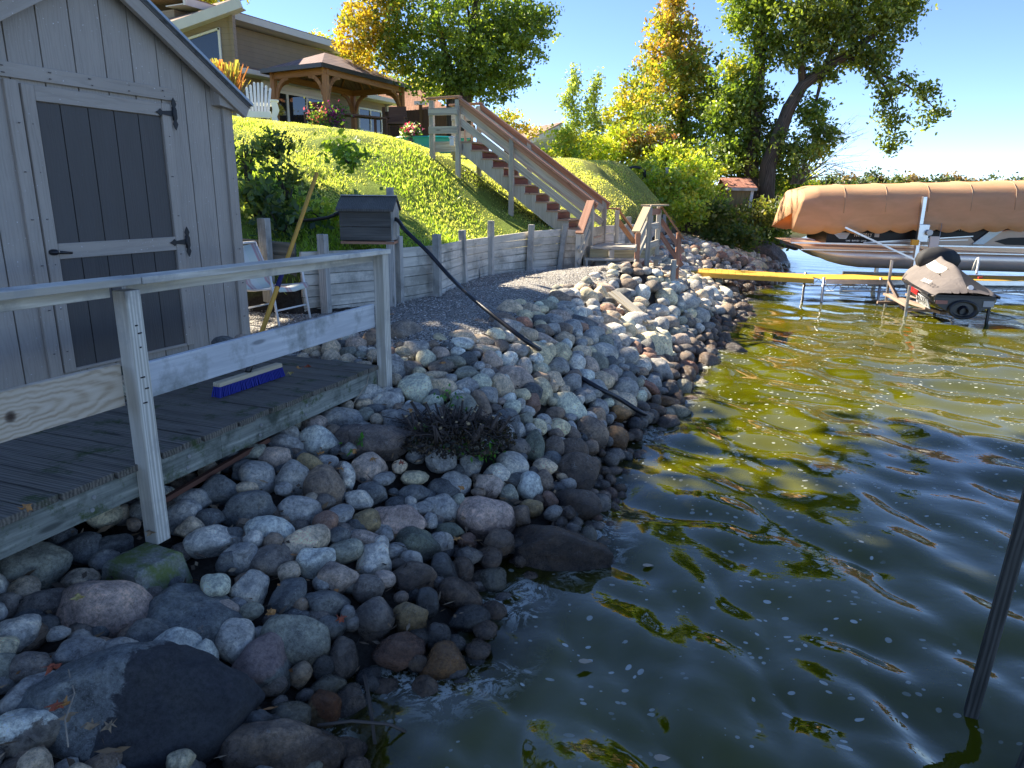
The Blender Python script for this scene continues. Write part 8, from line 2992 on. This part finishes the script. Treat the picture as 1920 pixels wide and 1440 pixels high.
# ------------------------------------------------------------------ trees
GREEN=[((.11,.17,.028),3),((.15,.22,.035),3),((.25,.31,.05),2)]
YEL=[((.38,.36,.05),3),((.26,.32,.05),3),((.5,.38,.05),1)]
GOLD=[((.46,.33,.04),3),((.32,.28,.04),2),((.18,.20,.035),1)]
def crown(name,blobs,size,parent,seed,mat=None,per=26,dens=1.15):
    g=np.random.default_rng(seed); CC=[];CL=[]
    for (c,rx,ry,rz,n,pal) in blobs:
        n=int(n*dens); k=max(1,n//per); d=g.normal(size=(k,3)); d/=np.linalg.norm(d,axis=1)[:,None]; r=g.random(k)**.42; r*=1+.22*np.sin(5*d[:,0]+3*d[:,2]*2+seed)+g.normal(0,.06,k)
        cc=np.array(c)+d*r[:,None]*np.array([rx,ry,rz]); sp=g.uniform(.6,1.3,(k,1,1))*size*2.4
        pts=cc[:,None,:]+g.normal(size=(k,per,3))*sp*np.array([1,1,.75]); cl=palette(k,pal,g,.22)[:,None,:]*g.uniform(.8,1.2,(k,per,1))
        CC.append(pts.reshape(-1,3)); CL.append(cl.reshape(-1,3))
    return foliage(name,np.concatenate(CC),size*1.2,None,mat or M_leaf,parent,g,np.concatenate(CL))
def tree(name,label,stems,blobs,size,seed,cat='tree',group=None,per=26,limbs=()):
    t=thing(name,label,cat,stems[0][0][0],group=group)
    m=MB()
    for pts,rad in stems: m.tube(pts,rad,10)
    m.build('trunk',M_bark,t)
    if limbs:
        m=MB()
        for pts,rad in limbs: m.tube(pts,rad,6)
        m.build('limbs',M_bark,t)
    crown('crown',blobs,size,t,seed,per=per); return t
def B(u,v,y,rx,rz,n,pal,ry=None): return (at(u,v,y),rx,ry or rx,rz,n,pal)
def limbs_to(c0,targets,r=.06):
    out=[]
    for q in targets: mid=c0.lerp(q,.5)+V(rnd.uniform(-.2,.2),0,rnd.uniform(0,.3)); out.append(([c0,mid,q],[r,r*.6,r*.2]))
    return out
def trees():
    # big tree behind the stair top
    b=at(868,215,27)
    tree('shade_tree','big round green tree with sunlit left side coloured yellow behind the stair top',
      [([b-V(0,0,1),at(872,150,27),at(885,80,27),at(895,0,27),at(890,-80,27)],[.30,.24,.2,.14,.07]),([at(850,215,27)-V(0,0,1),at(846,160,27),at(835,100,27),at(820,30,27)],[.24,.2,.14,.06])],
      [B(880,60,27,2.5,1.7,7600,GREEN),B(930,120,27,1.5,1.3,3600,GREEN),B(965,60,27,1.5,.9,2600,GREEN),B(840,140,27,1.3,.9,2800,GREEN),B(760,60,27,1.5,1.4,3600,[((.16,.22,.03),2),((.11,.17,.03),2),((.34,.30,.04),1)]),B(690,50,26.6,1.1,1.3,2400,GOLD),B(655,90,26.6,.45,.8,500,GOLD),B(900,160,27,1.4,.55,1900,GREEN),B(860,-60,27,3.2,1.4,5200,GREEN),B(705,-30,26.8,1.5,1.0,1800,GOLD),B(1010,40,27,.8,.5,700,GREEN),B(745,120,27,.7,.5,700,YEL)],.062,21,  # gold blobs at the left paint the sunlit side into the leaf colour
      limbs=limbs_to(at(885,80,27),[at(960,60,27),at(1020,40,27),at(800,60,27),at(700,60,26.8),at(940,140,27),at(860,-40,27)]))
    specs=[('roadside_tree','yellowish green treetop above the house roof at the top left',330,18,40,[B(330,0,40,2.2,1.5,2600,YEL),B(290,10,40,1.5,1.0,1500,YEL),B(390,-25,40,1.6,1.2,1500,YEL)],.11),
     ('roadside_tree','small light green treetop behind the house and gazebo roof',610,110,44,[B(595,88,44,.9,.7,600,YEL),B(640,105,44,1.6,.6,1000,YEL),B(680,105,44,1.0,.5,500,YEL),B(615,115,44,1.4,.7,800,GREEN)],.10),
     ('roadside_tree','dark green trees between gazebo roof and brown fence',720,178,50,[B(705,168,50,1.8,.8,1200,GREEN),B(745,180,50,1.4,.9,1200,YEL),B(790,165,50,1.8,1.4,1500,YEL)],.11),
     ('roadside_tree','low yellow-green treetop behind the upper handrail',950,228,50,[B(945,225,50,1.1,.6,500,YEL),B(985,244,50,.9,.25,300,GOLD),B(700,175,50,.3,.3,50,YEL)],.10)]
    for i,(nm,l,u,v,y,bl,s) in enumerate(specs):
        b=at(u,v,y); tree(nm,l,[([V(b.x,b.y,4),V(b.x,b.y,b.z-.5),b],[.2,.15,.05])],bl,s,60+i,group='trees behind the houses')
    # slender saplings
    for i,(u,h,l) in enumerate(((1072,140,'taller slender pale green sapling against the sky'),(1112,150,'slender pale sapling just right of the taller one'))):
        bl=[B(u+rnd.uniform(-8,8),v,30,.15+.012*(v-h)/4,.36,150+int((v-h)*2.2),[((.26,.33,.10),2),((.38,.44,.14),2)]) for v in range(h,300,18)]
        tree('sapling',l,[([at(u,300,30)-V(0,0,.5),at(u+4,220,30),at(u,h,30)],[.06,.04,.01])],bl,.055,80+i,group='saplings on the far bank',per=14)
    # conical orange-green tree
    bl=[B(1262+o,v,30,r,.75,n,pal) for (o,v,r,n,pal) in [(0,12,.75,900,'a'),(5,50,1.0,1300,'a'),(-2,95,1.3,1700,'a'),(8,140,1.6,2300,'b'),(0,190,1.75,2400,'b'),(18,235,1.7,2300,'c'),(12,275,1.4,1600,'c'),(60,190,1.1,1300,'c'),(45,120,.9,800,'c')]]
    pm={'a':[((.42,.30,.05),3),((.26,.27,.04),3),((.48,.26,.06),1)],'b':[((.30,.30,.05),3),((.42,.30,.05),2),((.16,.22,.03),3)],'c':[((.11,.17,.03),3),((.26,.28,.05),2)]}
    bl=[(c,a,b_,d,n,pm[p]) for (c,a,b_,d,n,p) in bl]
    b=at(1285,300,30); tree('maple_tree','tall conical orange and green tree in the far bank clump',[([b-V(0,0,1),at(1282,200,30),at(1268,90,30),at(1260,0,30)],[.2,.15,.1,.03])],bl,.07,91)
    tree('birch_tree','light green leafy tree left of the orange conical tree',[([at(1192,300,33)-V(0,0,1),at(1190,220,33),at(1185,160,33)],[.12,.08,.03])],[B(1190,190,33,1.2,1.0,1500,YEL),B(1172,230,33,1.3,1.0,1500,YEL),B(1210,150,33,.7,.9,700,GREEN),B(1165,280,33,1.4,.8,1500,YEL)],.075,92)
    # ivy trunk
    tree('ivy_tree','upright vine-covered tree trunk left of the leaning oak',[([at(1412,420,27),at(1408,300,27),at(1418,200,27),at(1425,100,27),at(1428,0,27),at(1430,-60,27)],[.32,.26,.24,.2,.16,.12])],
      [B(1415,20,27,1.0,1.0,1700,GREEN),B(1400,-20,27,1.2,.8,1500,GREEN),B(1380,40,27,.45,.3,260,GREEN),B(1435,90,27,.7,.9,1200,GREEN),B(1395,160,27,.95,1.1,1900,GREEN),B(1375,220,27,1.0,1.1,1900,GREEN),B(1420,230,27,.8,1.0,1500,[((.09,.12,.02),2),((.15,.16,.03),1)]),B(1390,290,27,1.2,.9,1900,GREEN),B(1372,130,27,.35,.4,300,YEL)],.07,93)
    # leaning oak
    st=[([at(1432,400,26),at(1440,310,26),at(1462,250,26),at(1478,205,26),at(1505,160,26),at(1545,130,26),at(1600,95,26),at(1650,55,26),at(1700,-10,26)],[.34,.27,.24,.22,.20,.17,.13,.09,.05])]
    lm=[([at(1505,160,26),at(1500,90,26),at(1520,20,26),at(1500,-60,26)],[.14,.1,.07,.03]),([at(1545,130,26),at(1580,60,26),at(1620,0,26)],[.12,.08,.03]),
        ([at(1590,105,26),at(1640,135,25.8),at(1670,180,25.6),at(1680,240,25.5),at(1668,285,25.5)],[.07,.05,.035,.02,.01]),([at(1640,135,25.8),at(1700,160,25.6),at(1740,190,25.5),at(1762,215,25.5)],[.05,.035,.02,.008]),([at(1545,130,26),at(1530,190,26),at(1535,240,26)],[.07,.05,.02])]
    OAK=[((.11,.15,.03),3),((.17,.22,.04),3),((.28,.32,.06),2)]
    bl=[B(1500,30,26,1.4,1.1,2600,OAK),B(1560,60,26,1.2,.9,2100,OAK),B(1600,10,26,1.5,.9,2400,OAK),B(1650,50,26,.95,.8,1500,OAK),B(1700,-10,26,.9,.8,1400,OAK),B(1560,-50,26,2.4,1.0,3400,OAK),B(1690,30,26,.5,.4,400,OAK),
        B(1500,100,26,.8,.6,900,OAK),B(1600,105,26,.7,.45,700,OAK),B(1645,105,25.8,.55,.4,500,OAK),B(1550,140,26,.6,.35,400,OAK),
        B(1645,140,25.8,.42,.42,330,OAK),B(1668,175,25.6,.45,.4,330,OAK),B(1735,175,25.5,.42,.30,280,OAK),B(1700,150,25.6,.25,.2,120,OAK),B(1758,208,25.5,.3,.14,130,OAK),B(1735,228,25.5,.16,.18,90,OAK),B(1672,225,25.5,.38,.36,260,OAK),B(1658,205,25.5,.2,.25,90,OAK),B(1668,275,25.5,.30,.20,170,OAK),B(1690,262,25.5,.16,.12,60,OAK),B(1660,255,25.5,.2,.2,80,OAK),
        B(1525,210,26,.6,.6,800,GREEN),B(1545,250,26,.5,.5,600,OAK),B(1480,280,26,1.0,.7,1300,OAK),B(1530,285,26,.5,.35,380,YEL)]
    tree('leaning_oak','large oak leaning out over the water with a drooping branch',st,bl,.068,94,limbs=lm,per=20)
    # bare shrub at its right
    t=thing('bare_bush','pale leafless bush arching over the water beside the oak','bush',at(1500,340,27)); m=MB()
    for i in range(60):
        a=at(1490+rnd.uniform(-10,15),345,27); e=at(1540+rnd.uniform(-30,95),rnd.uniform(195,335),27+rnd.uniform(-1,1)); c_=a.lerp(e,.5)+V(rnd.uniform(-.3,.2),rnd.uniform(-.3,.3),rnd.uniform(.1,.6)); m.tube([a,c_,e],[.014,.009,.003],4)
        for k in range(4):
            p=c_.lerp(e,rnd.uniform(.1,.9)); m.tube([p,p+V(rnd.uniform(-.4,.5),rnd.uniform(-.3,.3),rnd.uniform(-.1,.45))],[.005,.002],4)
    m.build('twigs',plain('pale_twig',(.32,.28,.24),.9),t)
trees()
def shrub(u,v,y,rx,rz,n,pal,label,s=.06,grp='shrubs on the far bank',ry=None,name='shrub',sub=((-.5,.2,.6),(.5,.1,.6),(0,.5,.55),(-.2,-.3,.7))):
    p=at(u,v,y); t=thing(name,label,'shrub',p-V(0,0,rz*.9),group=grp); m=MB(); g=np.random.default_rng(int(u*7+v))
    for k in range(9):
        e=p+V(g.uniform(-rx,rx)*.7,g.uniform(-rx,rx)*.5,g.uniform(.0,rz)*.8); m.tube([p-V(0,0,rz),(p+e)/2-V(0,0,rz*.3),e],[.022,.014,.004],5)
    m.build('stems',M_bark,t)
    bl=[(p,rx,ry or rx,rz,n//2,pal)]+[(p+V(a*rx,-.25*rx,b*rz),rx*k,rx*k,rz*k,n//8,pal) for a,b,k in sub]
    crown('leaves',bl,s,t,int(u+v),per=18)
YG=[((.42,.46,.05),3),((.28,.38,.05),3),((.55,.48,.07),1)]
for a in [(1065,275,26.5,.9,.7,1500,YG,'yellow-green shrub at the right end of the pale green house'),(1115,285,27.5,1.0,.6,1500,YG,'yellow-green shrub below the two saplings'),
 (1165,275,28,1.1,.8,1900,YG,'leafy bush left of the conical tree base'),(1215,270,27.5,1.0,.8,1700,[((.24,.18,.05),2),((.16,.17,.03),2),((.32,.14,.06),1)],'reddish-tinged bush under the conical tree'),
 (1250,300,26.5,.9,.6,1500,YG,'bright yellow bush beside the old tyre'),(1300,330,25,.9,.7,1700,YG,'yellow bush around the old wooden handrail'),(1318,370,24,.8,.7,1500,YG,'sunlit yellow-green bush left of the tiny yellow shed'),
 (1345,415,23,.75,.65,1700,[((.10,.15,.03),3),((.18,.2,.04),2)],'leafy bush in front of the tiny yellow shed'),(1375,450,22.5,.7,.5,1400,[((.09,.14,.03),3),((.17,.2,.04),2)],'low bush overhanging the far rocks'),
 (1425,405,24,.7,.5,1200,[((.12,.16,.03),2),((.24,.23,.05),2)],'pale-tipped bush right of the tiny yellow shed'),(1440,430,25,.9,.6,1300,GREEN,'dark green bush at the water beside the canopy'),
 (1380,330,28,1.3,1.0,2000,GREEN,'dark green thicket behind the tiny yellow shed roof'),(1450,340,28,1.3,1.1,2200,GREEN,'dark thicket under the leaning oak trunk'),(1330,300,28,1.1,.8,1500,GREEN,'green thicket between conical tree and vine-covered trunk'),
 (1490,350,29,1.0,.8,1300,YG,'yellowish bush below the leafless bush'),(1235,345,24,.7,.45,900,YG,'yellow-green bush low on the right flank of the hill'),(1205,322,25,.6,.35,700,YG,'small yellow bush at hill crest beside the reddish one'),(1268,352,23.6,.6,.5,900,YG,'yellow bush hiding the lower end of the old handrail'),(1290,400,22.5,.6,.5,1100,YG,'yellow weeds above the far rock pile'),(1240,375,23.5,.5,.4,600,YG,'low weeds near the end of the far board wall')]:
    shrub(*a)
DK=[((.06,.11,.035),3),((.13,.20,.045),2),((.32,.34,.07),2)]
for a in [(462,300,9.6,.26,.40,300,DK,'dark feathery shrub directly beside the shed corner',.035),(520,270,9.8,.28,.18,260,DK,'dark bushy top of the tall weed near the shed',.035),
 (485,375,9.0,.28,.36,330,DK,'dark broad-leaved plant low beside the shed',.05),(540,350,9.2,.28,.32,330,[((.06,.12,.03),2),((.14,.17,.03),2)],'green leafy weed between shed and broom handle',.04),
 (525,415,8.8,.32,.20,300,[((.06,.11,.05),2),((.12,.16,.04),1)],'milkweed-like plant behind the short grey post',.05),(640,275,11.8,.22,.15,220,[((.14,.24,.03),2),((.22,.30,.05),1)],'bright lit weed on the slope above the pump box',.05),
 (660,300,11.2,.22,.13,220,[((.14,.24,.03),2)],'smaller bright weed just below the lit slope weed',.045),(705,400,9.3,.30,.12,260,[((.12,.20,.03),2)],'low green weeds behind the pump box',.04),(600,400,9.3,.35,.12,300,YG,'yellowish weeds left of the pump box',.04)]:
    u,v,y,rx,rz,n,pal,l,s=a; shrub(u,v,y,rx,rz,n,pal,l,s,'weeds on the slope beside the shed',name='leafy_weed')
def shade_trees():
    """tall trees uphill behind the shed; their crowns stand above the picture and shade the walkway"""
    gz=lambda x,y: float(ground(np.array(x),np.array(y)))
    g=V(-8.2,12.2,gz(-8.2,12.2))
    bl=[(V(-8.95,11.3,11.2),2.3,2.3,3.9,9000,GREEN),(V(-7.1,13.5,7.9),1.35,1.35,.75,2600,GREEN),(V(-7.0,13.75,12.7),1.85,1.85,1.75,5600,GREEN)]
    tree('shade_tree','tall leafy tree uphill behind the shed roof',[([g-V(0,0,.5),g+V(.1,.1,3),V(-8.3,12.1,11.2),V(-8.4,12,14)],[.34,.28,.18,.05]),([g+V(.1,.1,3),V(-7.3,13.3,9),V(-7,13.7,12)],[.16,.12,.06])],bl,.13,300,group='tall trees behind the shed')
    g=V(-11,10.2,gz(-11,10.2)); tree('shade_tree','second tall leafy tree uphill behind the shed',[([g-V(0,0,.5),g+V(.1,.1,3),V(-11,10.2,11.5),V(-11,10.2,14)],[.34,.28,.18,.05])],[(V(-11,10.2,11.5),3.2,3.2,3.8,9000,GREEN),(V(-10.2,9.4,10.3),2.2,2.2,2.3,3000,GREEN)],.13,301,group='tall trees behind the shed')
shade_trees()
def far_shore():
    T=NT('far_shore_green'); p=T.pos(); T.pbr(T.ramp(T.noise(p,.05,5),[(.3,(.06,.08,.03)),(.7,(.13,.14,.06))]),.95,0,.1)
    m=MB(); P=[]
    for i in range(60):
        a=R_(2+i*1.3); row=[]
        for d,z in ((400,-.5),(404,1.0),(430,2.5),(520,4+1.2*math.sin(i*.7)),(900,6)): row.append(V(math.sin(a)*d,math.cos(a)*d,z))
        P.append(row)
    m.grid(P,True); tag(m.build('far_shore',T.m),'low wooded shore across the lake','shore',kind='structure')
    g=random.Random(5); us=[1462,1482,1500,1520,1545,1568,1582,1596,1612,1628,1640,1652,1668,1682,1706,1718,1730,1752,1768,1790,1812,1835,1858,1880,1905,1925]
    tops=[330,325,330,332,333,322,335,326,332,333,318,330,333,327,326,322,332,338,325,322,331,333,331,333,331,333]
    for i,(u,v) in enumerate(zip(us,tops)):
        y=360+g.uniform(-6,16); v+=3; tp=at(u,v,y); bs=V(tp.x,tp.y,1.5); h=tp.z-1.5; rx=h*g.uniform(.22,.34)
        pal=[[((.06,.09,.03),1)],[((.12,.15,.05),1)],[((.09,.12,.06),1)],[((.22,.15,.06),1)]][i%4 if i%7 else 3]
        t=thing('shore_tree','%s tree on the far shore, number %s from the left above the canopy'%(['dark green','light green','grey-green','autumn-tinted'][i%4 if i%7 else 3],['first','second','third','fourth','fifth','sixth','seventh','eighth','ninth','tenth','eleventh','twelfth','thirteenth','fourteenth','fifteenth','sixteenth','seventeenth','eighteenth','nineteenth','twentieth','twenty-first','twenty-second','twenty-third','twenty-fourth','twenty-fifth','twenty-sixth'][i]),'tree',bs,group='trees on the far shore')
        m=MB(); m.tube([bs-V(0,0,1),bs+V(0,0,h*.6)],[.5,.2],6); m.build('trunk',M_bark,t)
        crown('crown',[(bs+V(0,0,h*.62),rx,rx,h*.36,420,pal),(bs+V(rx*.4,0,h*.45),rx*.8,rx,h*.3,200,pal)],.75,t,500+i,per=10)
far_shore()

# ------------------------------------------------------------------ grass on the hill
def grass():
    g=np.random.default_rng(9); N=330000; y=7+ (g.random(N)**.9)*20; x=g.uniform(-11,7,N); s=side(x,y)
    ang=np.arctan2(x,y); k=(s>.06)&(np.abs(ang)<R_(38))&(g.random(N)<np.clip(1.5-(y-8)/26,.3,1))
    x,y=x[k],y[k]; n=len(x); z=ground(x,y)
    big=np.sin(x*1.7+2)*np.sin(y*1.3)+.6*np.sin(x*4.1+y*3.3)+g.normal(0,.25,n)
    lush=np.clip(1-(y-9)/9,0,1)*.8+.2*np.clip(big,0,1)
    h=(.024+.062*lush*(.6+.4*np.clip(big,-1,1)))*g.uniform(.5,1.35,n); wd=.004+.0006*y
    a=g.uniform(0,6.28,n); dx,dy=np.cos(a)*wd,np.sin(a)*wd; l=g.normal(0,.45,(n,2))*h[:,None]
    base=np.stack([x,y,z-.01],1); v=np.stack([base+np.stack([dx,dy,0*dx],1),base-np.stack([dx,dy,0*dx],1),base+np.stack([l[:,0]*.4-dx*.7,l[:,1]*.4-dy*.7,h*.6],1),base+np.stack([l[:,0],l[:,1],h],1)],1)
    q=np.arange(n*4).reshape(n,4)[:,[0,1,2,3]]
    cg=np.array([.25,.38,.03]); cd_=np.array([.56,.53,.21]); pat=np.sin(x*.9+1.3*np.sin(y*.7))*np.sin(y*1.1+x*.5); mx=np.clip(.75-lush*.75+g.normal(0,.25,n)+.35*(big<-.3)+.35*np.clip(pat,0,1),0,1)[:,None]
    c=(cg*(1-mx)+cd_*mx)*g.uniform(.7,1.3,(n,1))
    o=npmesh('hill_grass',v.reshape(-1,3),q,M_grassb,col=np.repeat(c,4,0)); tag(o,'sunlit grass growing over the slope','grass',kind='stuff'); print('blades',n)
grass()
